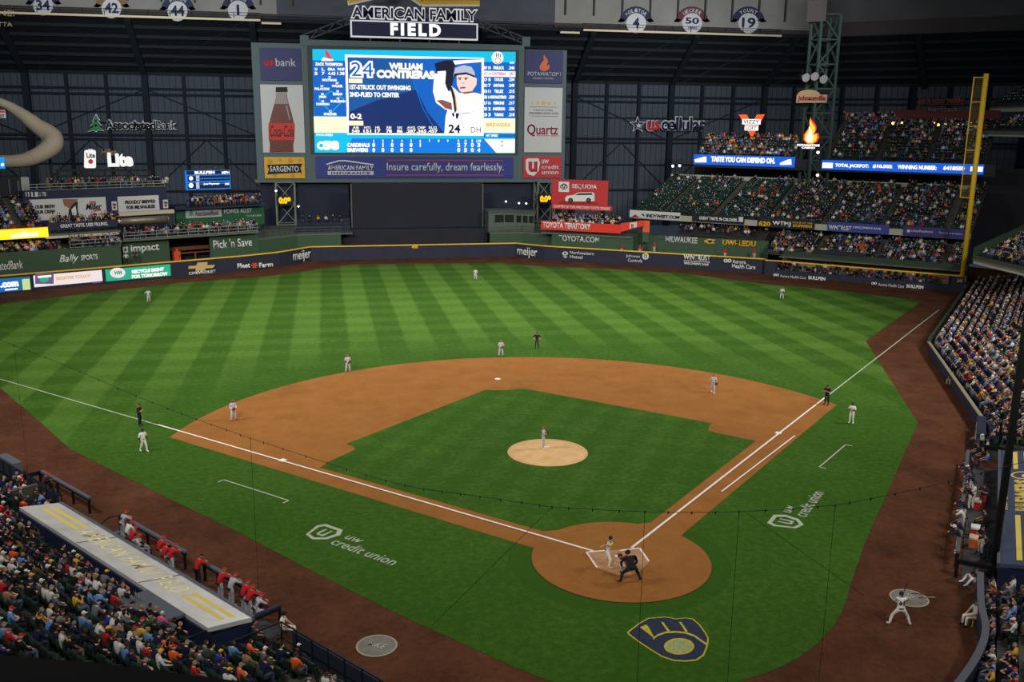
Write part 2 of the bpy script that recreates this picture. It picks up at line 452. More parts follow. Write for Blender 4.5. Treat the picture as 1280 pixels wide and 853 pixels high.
# painted logos on the grass
def field_xy(c, d, pts):             # local (u along d, v to the left of d) -> world
    d = np.array(d)/np.hypot(*d); n = np.array([-d[1], d[0]])
    return [tuple(np.array(c)+d*u+n*v) for u, v in pts]
def painted_word(t, a, b, h, z=.045):  # along a->b
    a, b = np.array(a, float), np.array(b, float); d = b-a
    me = text_mesh(t, float(np.hypot(*d)), h, .015, 0, .004).copy()
    me.transform(Matrix.Translation((*((a+b)/2), z)) @ Matrix.Rotation(math.atan2(d[1], d[0]), 4, 'Z'))
    return me
def uw_logo(org, d, label):
    root = empty('painted_logo', (0, 0, 0), 0, label, 'painted logo')
    d = np.array(d)/np.hypot(*d); n = np.array([-d[1], d[0]]); P = lambda u, v: tuple(np.array(org)+d*u+n*v)
    # shield with a letter in it
    out = [(0, .5), (.25, 1.0), (1.7, 1.0), (2.1, .4), (1.9, -.5), (1.2, -1.0), (.4, -.75)]
    inn = [(.25, .45), (.42, .75), (1.5, .75), (1.8, .3), (1.62, -.4), (1.1, -.75), (.5, -.55)]
    m = MB(); k = len(out)
    for i in range(k):
        m.prism([P(*out[i]), P(*out[(i+1) % k]), P(*inn[(i+1) % k]), P(*inn[i])], .028, .04)
    m.build('shield_outline', PAINT, root)
    me = painted_word('u', P(.75, .05), P(1.4, .05), .9, .035); link('emblem_letter', me, PAINT, root)
    me = painted_word('uw', P(2.55, .42), P(3.75, .42), .5, .035); link('lettering', me, PAINT, root)
    me = painted_word('credit union', P(2.4, -.42), P(7.2, -.42), .85, .035); link('lettering', me, PAINT, root)
uw_logo((-17.1, 7.1), (.70, -.716), 'white shield and credit union lettering painted on grass by left coaching box')
uw_logo((11.1, 2.4), (.63, .70), 'white shield and credit union lettering painted on grass by right coaching box')
# ball-in-glove emblem behind home plate, traced on the ground plane
def G(l): return [tuple(at(640+x*.24626, 630+y*.24626)[:2]) for x, y in l]
NVG = mat('emblem_navy', (44, 50, 74), .9, noise=.25, nscale=5); GDG = mat('emblem_gold', (190, 178, 52), .9, noise=.2, nscale=5)
root = empty('painted_emblem', (0, 0, 0), 0, 'navy and yellow glove emblem painted on the grass behind home plate', 'painted emblem')
outl = G([(582,658),(640,612),(690,584),(740,580),(770,577),(800,580),(830,588),(880,582),(920,588),(955,618),(985,660),(1000,690),(992,735),(975,775),(940,800),(880,806),(820,802),(760,782),(700,745),(640,705),(596,672)])
def inset(ps, d):
    c = np.mean(np.array(ps), 0); return [tuple(c+(np.array(p)-c)*d) for p in ps]
MB().prism(outl, .028, .042).build('emblem_rim', GDG, root)
MB().prism(inset(outl, .955), .03, .046).build('emblem_field', NVG, root)
fg = MB()
for l in ([(650,632),(680,618),(692,628),(722,684),(712,680)], [(756,606),(768,606),(802,652),(790,654)], [(846,604),(860,606),(892,654),(880,654)]):
    fg.prism(G(l), .035, .05)
curve = [(716,690),(740,672),(780,658),(830,655),(880,660),(925,675),(960,700),(992,722)]
for a, b in zip(curve, curve[1:]):
    A, B = np.array(a, float), np.array(b, float); n = np.array([-(B-A)[1], (B-A)[0]]); n = n/np.hypot(*n)*4.5
    fg.prism(G([tuple(A-n), tuple(B-n), tuple(B+n), tuple(A+n)]), .035, .05)
fg.build('finger_lines', GDG, root)
MB().prism(G([(848+77*math.cos(i*.2094), 729+42*math.sin(i*.2094)) for i in range(30)]), .035, .05).build('ball_rim', GDG, root)
MB().prism(G([(848+66*math.cos(i*.2094), 729+34*math.sin(i*.2094)) for i in range(30)]), .04, .053).build('ball', mat('emblem_ball', (158, 166, 120), .9, noise=.2, nscale=6), root)
sm = MB()
for sx in (-1, 1):
    pts = [(848+sx*(48-14*math.cos(t*1.2)), 729+30*t) for t in np.linspace(-1, 1, 7)]
    for a, b in zip(pts, pts[1:]): sm.prism(G([(a[0]-3, a[1]), (b[0]-3, b[1]), (b[0]+3, b[1]), (a[0]+3, a[1])]), .045, .056)
sm.build('ball_seams', GDG, root)

# ================================================================ OUTFIELD WALL
NL = (-.4706, .8824, 111.2); NR = (.6673, .7447, 108.25); NR1 = (.5321, .8467, 111.6); CF = (-.0325, .99947, 121.55)
WALLM = mat('wall_pad_navy', (40, 44, 62), .7, noise=.1, nscale=.8)
YEL = mat('wall_top_yellow', (236, 190, 50), .6)
wl = [(-85, 80.7), (-29.3, 110.4), (-23.4, 114.6), (-18.3, 121.0), (18.2, 122.2), (22.6, 117.6), (54.9, 97.3)]
def wall_run(name, pts, z0, z1, t, m, parent=None):
    b = MB(); n = len(pts)
    P = [np.array(p) for p in pts]; N = []
    for i in range(n):
        ds = [(P[j+1]-P[j])/np.hypot(*(P[j+1]-P[j])) for j in (i-1, i) if 0 <= j < n-1]
        d = sum(ds); d = d/np.hypot(*d); N.append(np.array([-d[1], d[0]]))
    for i in range(n-1):
        a, c = P[i], P[i+1]; e, f = P[i]+N[i]*t, P[i+1]+N[i+1]*t
        b.add([(*a, z0), (*c, z0), (*f, z0), (*e, z0), (*a, z1), (*c, z1), (*f, z1), (*e, z1)],
              [(0, 1, 5, 4), (1, 2, 6, 5), (2, 3, 7, 6), (3, 0, 4, 7), (4, 5, 6, 7), (0, 3, 2, 1)])
    return b.build(name, m, parent)
struct(wall_run('outfield_wall', wl, 0, 2.36, .4, WALLM))
struct(wall_run('trim_1', wl, 2.36, 2.52, .42, YEL))
wr = [(54.9, 97.3), (54.6, 96.0), (56.2, 95.0), (76.9, 76.45)]
struct(wall_run('outfield_wall', wr[:3], 0, 2.36, .35, WALLM))
struct(wall_run('outfield_wall', wr[2:], 0, 1.0, .3, WALLM))
struct(wall_run('trim_2', wr, 2.34, 2.5, .35, YEL))
pb = MB(); A, B = np.array(wr[2]), np.array(wr[3])
for i in range(9):
    p = A+(B-A)*i/8.6; pb.beam((*p, 1.0), (*p, 2.34), .28)
pb.box((75.2, 76.2, 1.0), (75.9, 77.4, 1.0)) if False else None
struct(pb.build('bullpen_window_posts', WALLM))
P0, P1 = A+(B-A)*.925, B
struct(wall_run('outfield_wall', [tuple(P0), tuple(P1)], 1.0, 2.34, .3, WALLM))
# bullpen behind the windows
BPW = mat('bullpen_tan', (150, 122, 96), .9, noise=.1)
nrm = np.array([.67, .74])
struct(wall_run('bullpen_back_wall', [tuple(np.array(wr[2])+nrm*3.2), tuple(np.array(wr[3])+nrm*3.2)], 0, 2.9, .3, BPW))
DKGREEN = mat('dark_green_paint', (46, 64, 50), .7, noise=.08, nscale=.5)
LEDGE = mat('ledge_grey_green', (96, 102, 94), .8, noise=.08)
struct(wall_run('bullpen_roof_ledge', [tuple(np.array(wr[2])+nrm*.8), tuple(np.array(wr[3])+nrm*.8)], 2.95, 3.1, 2.6, LEDGE))
struct(wall_run('bleacher_rail_wall', [tuple(np.array(wr[2])+nrm*3.0), tuple(np.array(wr[3])+nrm*3.0)], 3.0, 3.75, .25, DKGREEN))
WHT = mat('letter_white', (226, 228, 230), .6); OFFW = mat('letter_off_white', (196, 200, 204), .6)

# ================================================================ GLAZED END WALL, ROOF EDGE, GIRDER
GLAZ = mat('glazing_panel', (76, 86, 98), .8, noise=.1, nscale=.06)
MULL = mat('glazing_steel', (26, 34, 46), .8)
ROOFS = mat('roof_steel', (30, 37, 44), .8)
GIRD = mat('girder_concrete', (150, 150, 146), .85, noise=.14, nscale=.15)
GIRD2 = mat('girder_dark_band', (78, 72, 72), .85)  # grey-brown flange colour, also on the ribs and tower head
STRIP = mat('catwalk_edge_lit', (240, 224, 190), .6)  # pale cream stands in for light falling on the ledge
YB = 172.0
CORN = (98.0, YB); ND = np.array([.74, -.67])
def glazed(name, a, b, z1, nx):
    a, b = np.array(a), np.array(b); d = (b-a)/np.hypot(*(b-a)); n = np.array([d[1], -d[0]]); L = np.hypot(*(b-a))
    o = MB().add([(*a, 0), (*b, 0), (*b, z1), (*a, z1)], [(0, 1, 2, 3)]).add([(*(a-n*.4), 0), (*(b-n*.4), 0), (*(b-n*.4), z1), (*(a-n*.4), z1)], [(3, 2, 1, 0)])
    struct(o.build(name, GLAZ))
    s = MB(); k = int(L/7.8)
    for i in range(k+1):
        p = a+d*(i*7.8+nx); big = i % 3 == 0
        if (p-a)@d > L: break
        w = 1.25 if big else .7
        s.beam((*(p+n*w/2), 0), (*(p+n*w/2), z1), w, w, up=(0, 1, 0))
    for z, w in ((30.0, .5), (28.8, .5), (25.2, .3), (20.4, .5), (19.5, .4), (14.4, .3), (8.5, .4)):
        s.beam((*(a+n*.3), z), (*(b+n*.3), z), .5, w)
    for i in range(0, k-2, 3):          # diagonal wind braces
        p, q = a+d*(i*7.8+nx), a+d*((i+3)*7.8+nx)
        if i % 2: s.beam((*(p+n*.3), 20), (*(q+n*.3), 30), .2)
        else: s.beam((*(p+n*.3), 30), (*(q+n*.3), 20), .2)
        s.beam((*(p+n*.3), 8.5), (*((p+q)/2+n*.3), 19.5), .2); s.beam((*((p+q)/2+n*.3), 19.5), (*(q+n*.3), 8.5), .2)
    for i in range(int(L/1.3)):         # fine panel joints
        p = a+d*(i*1.3); s.beam((*(p+n*.04), 0), (*(p+n*.04), z1), .07, .07, up=(0, 1, 0))
    struct(s.build('glazing_frame', MULL))
glazed('wall_back', (-150, YB), CORN, 33.2, 4.3)
glazed('wall_right', CORN, np.array(CORN)+ND*110, 33.2, 2.0)
# sloping roof underside with its purlins, up to the girder
YG = 157.0
for a, b, n, nm in (((-150, YB), CORN, (0, -1), 'ceiling'), (CORN, tuple(np.array(CORN)+ND*110), (-.67, -.74), 'ceiling')):
    a, b, n = np.array(a), np.array(b), np.array(n)
    d = (b-a)/np.hypot(*(b-a)); s = MB(); K = 15
    up = lambda p, t: (*(p+n*K*t), 33.2+(43.2-33.2)*t)
    s.add([up(a, 0), up(b, 0), up(b, 1), up(a, 1)], [(0, 1, 2, 3)]).add([(p[0], p[1], p[2]+.4) for p in (up(a, 0), up(b, 0), up(b, 1), up(a, 1))], [(3, 2, 1, 0)])
    struct(s.build(nm, mat('roof_deck', (20, 25, 30), .9)))
    s = MB()
    for i in range(7):
        t = i/6; p, q_ = up(a, t), up(b, t); s.beam(p, q_, .7, .8)
    L = np.hypot(*(b-a))
    for i in range(int(L/23.4)+1):
        p = a+d*(i*23.4+4.3); s.beam(tuple(np.array(up(p, 0))-[0, 0, .4]), tuple(np.array(up(p, 1))-[0, 0, .4]), 1.2, 1.4)
        for j in range(6):
            e, f = up(p+d*(2+3.4*j), 1/6*(j)), up(p+d*(5.4+3.4*j), 1/6*(j+1)); s.beam(e, f, .25)
    struct(s.build('roof_purlins', ROOFS))
def xg(px, py): return aty(px, py, (0, 1, YG))
# girder in three runs with a gap behind the scoreboard
ZG = 43.4
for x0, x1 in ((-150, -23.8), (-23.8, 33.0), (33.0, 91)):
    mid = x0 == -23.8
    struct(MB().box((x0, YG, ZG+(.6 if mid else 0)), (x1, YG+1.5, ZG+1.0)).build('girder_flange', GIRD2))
    struct(MB().box((x0, YG-.3, ZG+1.0), (x1, YG+2.0, ZG+9)).build('girder_web', mat('girder_mid_shaded', (88, 92, 102), .85, noise=.1, nscale=.2) if mid else GIRD))  # middle run in a darker concrete tone, shade put into the colour
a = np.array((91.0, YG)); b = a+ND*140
struct(wall_run('girder_flange', [tuple(a), tuple(b)], 43.0, 45.9, 1.5, GIRD2)); struct(wall_run('girder_web', [tuple(a), tuple(b)], 45.9, 60, 1.8, mat('girder_dim', (96, 96, 98), .85, noise=.1, nscale=.2)))  # corner run darkened in colour for the weaker light there
rb = MB()
for i in range(36):
    x = -120+i*6.2
    if not -20 < x < 30: rb.box((x, YG-.9, ZG+2.6), (x+.3, YG-.3, ZG+9))
struct(rb.build('girder_ribs', GIRD2))
def catwalk(x0, x1, label, z=ZG):
    t = empty('catwalk', ((x0+x1)/2, YG-1, z), 0, label, 'catwalk', 'catwalks under the roof girder'); h = (x1-x0)/2
    MB().box((-h, -.2, -.55), (h, .2, -.15)).build('floodlit_edge', STRIP, t)
    MB().box((-h, .2, -.5), (h, 1.2, -.3)).build('deck', ROOFS, t)
    for z_ in (.5, 1.0): MB().beam((-h, 0, z_), (h, 0, z_), .07).build('handrail', ROOFS, t)
    p = MB()
    for i in range(int(2*h/4)+1): p.beam((-h+i*4, 0, -.3), (-h+i*4, 0, 1.0), .08)
    tag(p.build('rail_posts', ROOFS, t), kind='stuff')
catwalk(-120, -27, 'long pale edged catwalk under the girder left of the scoreboard')
catwalk(-26.8, -23, 'short lower piece of catwalk at the left scoreboard corner', ZG-.5)
catwalk(39, 84, 'long pale edged catwalk under the girder right of the scoreboard')
catwalk(34, 38.2, 'short lower piece of catwalk at the right scoreboard corner', ZG-.6)
NAVYD = mat('disc_navy', (52, 58, 92), .7); DISCW = mat('disc_white', (220, 222, 226), .7); BROWN = mat('banner_brown', (142, 112, 84), .7)
MAROON = mat('banner_maroon', (110, 62, 66), .7)
PG = (0, 1, YG)
for x, y, num, name, bm in ((54, 7, '34', '', NAVYD), (139.5, 10.5, '42', '', BROWN), (222, 14, '44', 'AARON', NAVYD), (297.5, 13, '1', 'SELIG', NAVYD),
                        (795, 29, '4', 'MOLITOR', NAVYD), (865, 29, '50', 'UECKER', MAROON), (935.5, 29, '19', 'YOUNT', NAVYD)):
    s = Sign(PG, (x-13, y-13, x+13, y+13), 'number_disc', 'round white disc reading %s hanging from the roof girder' % num, 'number sign', off=.38, group='retired number discs on the girder')
    s.ring(x, y, 11, 21, bm, z=-.02, a0=18, a1=162, name='banner')
    for k in (-1, 1): s.poly([(x+k*15, y-11), (x+k*23, y-2), (x+k*17, y-1), (x+k*12, y-4)], bm, z=-.08, name='banner_tail')
    s.disc(x, y, 12.5, DISCW, z=.1, depth=.2, name='disc')
    s.text(num, x-(4 if len(num) == 1 else 8.5), y-7, x+(4 if len(num) == 1 else 8.5), y+(6 if num != '50' else 1), NAVYD, z=.12, bold=.03, name='number')
    if num == '50': s.text('YEARS', x-6, y+4, x+6, y+7, NAVYD, z=.12)
    for i, c in enumerate(name):
        a = math.radians(90+(len(name)/2-.5-i)*(15 if len(name) > 5 else 17)); cx, cy = x+16*math.cos(a), y-16*math.sin(a)
        s.text(c, cx-1.7, cy-2.4, cx+1.7, cy+2.4, DISCW, z=.05, bold=.02, rot=a-math.pi/2)
TAN = mat('letter_tan', (206, 186, 130), .7)
wall_text(PG, (-14, 12.5, 18, 20), 'ONE!', TAN, 'tan lettering on the roof girder in the top left corner', 'lettering', off=.4)
wall_text(PG, (-18, 27.5, 15.5, 33), 'OUTTA', TAN, 'small tan lettering under the girder in the top left corner', 'lettering', off=3)

# ================================================================ SCOREBOARD
FR = mat('scoreboard_frame', (94, 111, 115), .7, noise=.05); FRD = mat('scoreboard_dark', (66, 78, 76), .7)
YS = 146.0; PS = (0, 1, YS)
sb = Sign(PS, (318, 57, 707, 226), 'scoreboard', 'huge grey green framed scoreboard with a lit blue video screen in centre field', 'scoreboard', off=0)
sb.rect(318, 58, 707, 226, FR, z=0, depth=2.5, name='frame')
sb.rect(377, 53, 655, 60, FR, z=.3, depth=2.8, name='raised_header')
sb.rect(319, 224, 706, 228, FR, z=.5, depth=3, name='bottom_ledge')
sb.rect(386, 58, 648, 193.5, FRD, z=.12, name='screen_bezel')
for k, (x0, x1, ya, yb) in enumerate(((377, 440, 44, 20), (655, 598, 46, 24))):
    for dy in (0, 8):
        sb.line([(x0, ya+dy), (x1, yb+dy)], 1.5, FRD, z=-.5, depth=.4, name='arch_chord')
    n = 6; pts = [(x0+(x1-x0)*i/n, ya+(yb-ya)*i/n+(8 if i % 2 else 0)) for i in range(n+1)]
    sb.line(pts, 1, FRD, z=-.5, depth=.3, name='arch_lacing')
    sb.rect(min(x0, x0)-2, ya, x0+9 if k == 0 else x0+8, 58, FR, z=-.2, depth=1.2, name='arch_foot')
for x in (463, 500, 537, 574): sb.rect(x-.7, 46, x+.7, 55, FRD, z=-.4, depth=.3, name='header_strut')
# --- video picture
EW = mat('screen_white', (255, 255, 255), emit=1.3); ECY = mat('screen_cyan', (0, 198, 240), emit=1.0); EBL = mat('screen_blue', (0, 104, 205), emit=.95)
EBB = mat('screen_bright_blue', (0, 126, 232), emit=1.0); ENV = mat('screen_navy', (18, 52, 122), emit=.8); EMB = mat('screen_mid_blue', (20, 96, 176), emit=.85)
ECR = mat('screen_cream', (255, 240, 205), emit=1.15); EYW = mat('screen_yellow', (255, 246, 226), emit=1.2); ERD = mat('screen_red', (226, 70, 90), emit=1.0)
ESK = mat('screen_skin', (244, 214, 206), emit=1.1); EBR = mat('screen_brown', (150, 92, 84), emit=.9); EDK = mat('screen_dark', (24, 28, 62), emit=.7)
EGD = mat('screen_gold', (226, 176, 90), emit=1.0); EGY = mat('screen_grey', (190, 196, 222), emit=1.0)
sb.poly([(390.5, 61.5), (644.3, 65), (643.3, 191.5), (393.5, 190.8)], ECY, z=.2, name='screen'); sb.host = sb.root.children[-1] if False else [c for c in sb.root.children if c.name.startswith('screen') and not 'bezel' in c.name][0]
def R(x0, y0, x1, y1, m, z=.3, name='picture_panel'): return sb.rect(x0, y0, x1, y1, m, z=z, depth=.06, name=name)
def T(t, x0, y0, x1, y1, m=EW, z=.45, **k): return sb.text(t, x0, y0, x1, y1, m, z=z, ext=.02, **k)
R(391.5, 76, 433, 145, EBL); R(392.5, 146, 434, 166, ECR); R(604, 78, 643.8, 147.5, EBL); R(604, 148, 643.6, 166, ECR)
sb.poly([(440, 173), (606, 173.5), (621, 191), (432, 190.8)], EBB, z=.3, name='picture_panel')
sb.poly([(605, 174), (643.2, 174), (643, 191), (620, 191)], EW, z=.32, name='picture_panel')
R(432.5, 70.5, 604.5, 169, EW, .3); R(435.5, 73.5, 601.5, 166.5, EMB, .34)
sb.poly([(510, 73.5), (601.5, 73.5), (601.5, 166.5), (540, 166.5), (520, 120)], EBL, z=.36, name='picture_panel')
sb.poly([(436, 140), (470, 126), (520, 112), (534, 140), (555, 166.5), (436, 166.5)], ENV, z=.37, name='picture_panel')
sb.line([(514, 76), (516, 100), (528, 135), (546, 166)], .8, EBB, z=.39, name='light_streak')
T('24', 437, 76, 468, 97.5, EW, .42, bold=.09); T('24', 439, 78, 466, 95.5, EBL, .5, bold=.0)
T('WILLIAM', 486, 79, 528, 87.5, EYW, bold=.06); T('CONTRERAS', 470.5, 88, 543, 98.5, EYW, bold=.07)
R(436, 98.5, 453, 104, ECR, .42); R(436, 151, 454, 157, ECR, .42)
T('1ST-STRUCK OUT SWINGING', 437, 106.5, 513, 112.5, bold=.04); T('2ND-FLIED TO CENTER', 437, 115.5, 499, 121.5, bold=.04)
T('0-2', 438, 142, 452, 149, bold=.04)
for (a, b), x in zip((('AB', '540'), ('HITS', '151'), ('HR', '17'), ('RBI', '78'), ('RUNS', '86'), ('AVG', '.287'), ('OBP', '.365'), ('SLG', '.457')),
                   (444.5, 459, 472, 486, 499.5, 513.5, 526.5, 540.5)):
    w = 1.3*len(b)+1
    T(a, x-w*.8, 158, x+w*.8, 161, EYW); T(b, x-w, 161.8, x+w, 166, EYW, bold=.04)
T('ZACK THOMPSON', 394, 78.5, 428, 82.5, bold=.04)
for a, b, x in (('W', '5', 395), ('L', '7', 404), ('ERA', '4.43', 414.5), ('WHIP', '1.38', 426)):
    w = 1+len(b)*.9; T(a, x-w, 85, x+w, 88.5, bold=.03); T(b, x-w, 90, x+w, 94, bold=.03)
sb.line([(398, 124), (414, 141), (430, 124), (414, 114), (398, 124)], .9, ECY, z=.38, name='diamond_line')
for a, b, x, y in (('CF', 'NOOTBAAR', 412, 98), ('LF', 'PALACIOS', 402.5, 109), ('RF', 'WALKER', 421.5, 105.5), ('SS', 'WINN', 403, 119), ('2B', 'EDMAN', 422, 115.5),
                 ('3B', 'DONOVAN', 403.5, 128), ('1B', 'BURLESON', 422.5, 124.5), ('C', 'KNIZNER', 413, 140.5)):
    T(a, x-1.7, y-2.6, x+1.7, y, bold=.03); w = len(b)*1.15; T(b, x-w, y+.6, x+w, y+3.8, bold=.04)
sb.poly([(407, 62), (411, 66), (415, 73), (417.5, 75.5), (413, 75), (409, 73), (406.5, 68), (405.5, 65)], ERD, z=.42, name='red_bird')
sb.poly([(402, 74), (404, 72), (417, 74.5), (416, 76.5), (402, 76.5)], EYW, z=.44, name='bat_bar')
T('PITCH SPEED', 395.5, 167.3, 416, 170, bold=.03)
T('58', 404, 176, 424, 187.5, EW, bold=.08)
sb.ring(401.5, 182, 2.6, 5.2, EW, z=.45)
sb.disc(621.5, 72.5, 7.3, EW, z=.42, ry=7.8); sb.disc(621.8, 76, 3.2, ECR, z=.46); sb.rects([(619.5, 66.5, 620.8, 71.5), (622, 66.5, 623.3, 71.5), (624.3, 67.5, 625.4, 72)], ENV, z=.46, depth=.03, name='glove_fingers')
sb.ring(621.8, 76, 3.2, 3.9, ENV, z=.46, depth=.03)
T('AVG', 636.5, 77.3, 642, 80, bold=.03)
for i, (po, nu, nm, av) in enumerate((('RF', '10', 'FRELICK', '.246'), ('C', '24', 'CONTRERAS', '.287'), ('CF', '5', 'TAYLOR', '.234'), ('DH', '7', 'SANTANA', '.249'), ('1B', '11', 'TELLEZ', '.215'),
                                   ('3B', '14', 'MONASTERIO', '.259'), ('LF', '16', 'PERKINS', '.217'), ('SS', '2', 'ANDERSON', '.226'), ('2B', '3', 'TURANG', '.218'))):
    y = 85+i*7.3
    if i == 1: R(604, y-3.2, 643.8, y+3.8, EW, .34); mm = ERD
    else: mm = EW
    T(po, 604.6, y-2, 608.5, y+2, mm, bold=.03); T(nu, 609.8, y-2, 613, y+2, mm, bold=.03); w = len(nm)*.95
    T(nm, 623-w, y-2, 623+w, y+2, mm, bold=.04); T(av, 635.2, y-2, 642.5, y+2, mm, bold=.03)
T('BREWERS', 607, 154, 637, 158.5, EGD, shear=.1); R(604.5, 167.5, 643.6, 172, EBL, .34); T('HIT SPEED', 607, 168, 622, 171, bold=.03)
sb.disc(627, 177, 1.1, EBL, z=.4); sb.disc(627, 182.3, 1.1, EBL, z=.4)
X9 = [467, 478.5, 490, 502, 513.6, 525, 536.6, 548, 559.3, 573, 581.5, 590, 598]
for x, h in zip(X9, list('123456789')+['R', 'H', 'E', 'LOB']): T(h, x-1.0*len(h), 174.5, x+1.0*len(h), 177.6, bold=.02)
T('CARDINALS', 434, 178.8, 462, 183.8, bold=.05); T('BREWERS', 434, 185, 460, 190, bold=.05)
for r_, vals in enumerate(('010001', '00000')):
    for x, v in zip(X9, vals): T(v, x-1.7, 178.6+6.3*r_, x+1.7, 183.8+6.3*r_, bold=.04)
for r_, vals in enumerate((('2', '7', '0', '3'), ('0', '5', '0', '4'))):
    for x, v in zip(X9[9:], vals): T(v, x-1.8, 178.6+6.3*r_, x+1.8, 183.8+6.3*r_, bold=.04)
# the batter's picture on the screen, flat shapes
def Z7(l): return [(510+.164*x, 60+.164*y) for x, y in l]
def PZ(l, m, z, name='picture_shape'): return sb.poly(Z7(l), m, z=z, depth=.03, name=name)
PZ([(330,290),(390,345),(500,340),(562,355),(562,655),(275,655),(285,520),(300,470)], EW, .5)
PZ([(200,195),(285,205),(288,300),(325,340),(335,480),(280,468),(212,418),(188,330)], EW, .51)
PZ([(200,120),(280,95),(345,95),(362,140),(290,192),(215,188)], EDK, .52); PZ([(222,180),(285,175),(288,205),(225,208)], EW, .53)
PZ([(290,150),(345,125),(352,200),(335,280),(305,335),(280,270)], EDK, .54)
PZ([(340,98),(440,92),(560,88),(560,108),(430,118),(355,128)], EYW, .53)
PZ([(368,210),(440,203),(505,222),(512,290),(480,338),(430,350),(392,330),(370,280)], ESK, .55)
PZ([(505,225),(522,235),(518,285),(503,290)], ESK, .55)
PZ([(340,222),(358,152),(420,132),(480,145),(507,190),(503,225),(445,200),(390,205)], EGY, .57); PZ([(340,222),(352,196),(440,186),(505,212),(503,226),(445,200),(390,205)], EDK, .58)
for x in (390, 438): PZ([(x-16,228),(x+16,224),(x+16,232),(x-16,236)], EBR, .57)
for x in (392, 438): PZ([(x-7,236),(x+7,234),(x+7,243),(x-7,245)], EDK, .58)
PZ([(408,262),(424,262),(428,275),(404,275)], EGY, .57); PZ([(392,300),(432,296),(436,308),(396,312)], EBR, .57)
PZ([(398,340),(480,330),(500,342),(430,352)], EBR, .56)
PZ([(215,400),(260,395),(330,420),(335,475),(280,460)], EBR, .53)
PZ([(318,300),(330,296),(352,360),(366,480),(352,500),(340,400)], EDK, .56); PZ([(330,296),(338,294),(362,370),(374,470),(366,480),(352,360)], EGD, .57)
PZ([(330,500),(345,490),(352,520),(340,525)], EDK, .57); PZ([(360,500),(385,495),(385,515),(372,545),(362,535)], EDK, .57)
PZ([(390,490),(396,490),(425,610),(419,612)], EGY, .57); PZ([(400,495),(470,490),(470,500),(405,505)], EGY, .57)
T('24', 560, 155.5, 575, 166.5, EDK, .56, bold=.03)
R(586.5, 157.5, 601.5, 167, EW, .56); T('DH', 588, 158.8, 600.5, 165.8, EDK, .6, bold=.0)
sb.host = None
# --- panels hung on the scoreboard
def panel(rect, label, m, depth=.15, name='advertising_panel'): return Sign(PS, rect, name, label, 'advertising panel', board=m, depth=depth, off=.45)
PN = mat('panel_navy', (62, 66, 112), .6); PW = mat('panel_white', (206, 208, 210), .6); PYW = mat('panel_yellow', (228, 178, 66), .6); PBL = mat('panel_blue', (58, 70, 148), .6)
PRD = mat('panel_red', (198, 58, 66), .6); PR2 = mat('letter_red', (206, 66, 60), .6); BLK = mat('sign_black', (30, 28, 34), .6); DRED = mat('letter_dark_red', (150, 40, 56), .6)
s = panel((325, 60, 376, 100.5), 'navy bank panel on the upper left of the scoreboard', PN)
s.text('us', 330, 75, 342, 83, PR2, bold=.04); s.text('bank', 344.5, 73, 370, 83, PW, bold=.01)
s = panel((327, 106, 380, 191), 'tall white panel with a cola bottle left of the screen', PW)
COLA = mat('cola_brown', (104, 40, 36), .4); GLS = mat('bottle_glass', (150, 140, 140), .4)
def bot(l, m, z, nm): s.poly([(352+x, y) for x, y in [(-a, b) for a, b in l]+[(a, b) for a, b in reversed(l)]], m, z=z, name=nm)
bot([(6.5, 116), (7, 122), (9, 130), (12, 140), (15, 152), (16.5, 160), (16, 172), (14.5, 182), (15, 190.5)], COLA, .1, 'bottle')
bot([(6.2, 114), (6.5, 122), (8.5, 130)], GLS, .12, 'bottle_neck'); bot([(7, 109), (7.5, 115)], BLK, .14, 'bottle_cap')
s.poly([(335.5, 154), (368.5, 154), (368, 175), (336, 175)], PR2, z=.13, name='bottle_label'); s.text('Coca-Cola', 337.5, 157, 367, 171, BLK, z=.16, shear=.25, bold=.0)
s.poly([(357, 132), (359, 132), (363, 150), (361.5, 150)], GLS, z=.14, name='highlight')
s = panel((330.5, 196.5, 381, 223), 'yellow cheese panel with a black ribbon, lower left of the scoreboard', PYW)
CH = mat('cheese_hole', (206, 152, 48), .6)
for x, y, r in ((338, 202, 3), (350, 200, 2), (363, 201, 3.2), (375, 200.5, 2), (344, 219, 2.4), (366, 219.5, 2.6), (377, 218, 1.8)): s.disc(x, y, r, CH, z=.08, name='cheese_hole')
s.poly([(333.5, 206), (378, 204.5), (375.5, 210), (377.5, 215.5), (334, 218), (336.5, 212)], BLK, z=.12, name='ribbon'); s.text('SARGENTO', 337.5, 207.5, 373.5, 214.8, WHT, z=.14, bold=.02)
s = panel((395, 196, 641.5, 222.5), 'wide blue insurance panel under the video screen', PBL)
s.line([(408, 205.5), (424, 201), (432, 201), (467, 206)], 1.6, WHT); s.text('AMERICAN FAMILY', 409.5, 206.8, 467, 213, WHT, bold=.02)
s.rect(409.5, 214, 467, 218.8, PW); s.text('INSURANCE', 414, 214.8, 462.5, 218, PBL, z=.1, bold=.03, space=1.2)
s.text('Insure carefully, dream fearlessly.', 483.5, 203.5, 629.5, 216.5, WHT, bold=.01); s.rects([(483, 200, 629, 201), (483, 218.5, 629, 219.5)], PR2, name='red_rules')
s = panel((656.5, 63, 703.5, 104), 'navy casino panel with a flame on the scoreboard upper right', PN)
FL = mat('flame_orange', (226, 116, 80), .6)
def flame(s, x, y0, y1, m, z, k=1.0, nm='flame'):
    h = y1-y0; pts = [(0, 0), (.10, .16), (.22, .30), (.24, .44), (.16, .60), (.22, .66), (.30, .56), (.34, .74), (.26, .9), (.08, 1), (-.14, .98), (-.28, .84), (-.26, .64), (-.12, .46), (-.02, .30), (-.04, .12)]
    s.poly([(x+a*h*k, y0+b*h) for a, b in pts], m, z=z, name=nm)
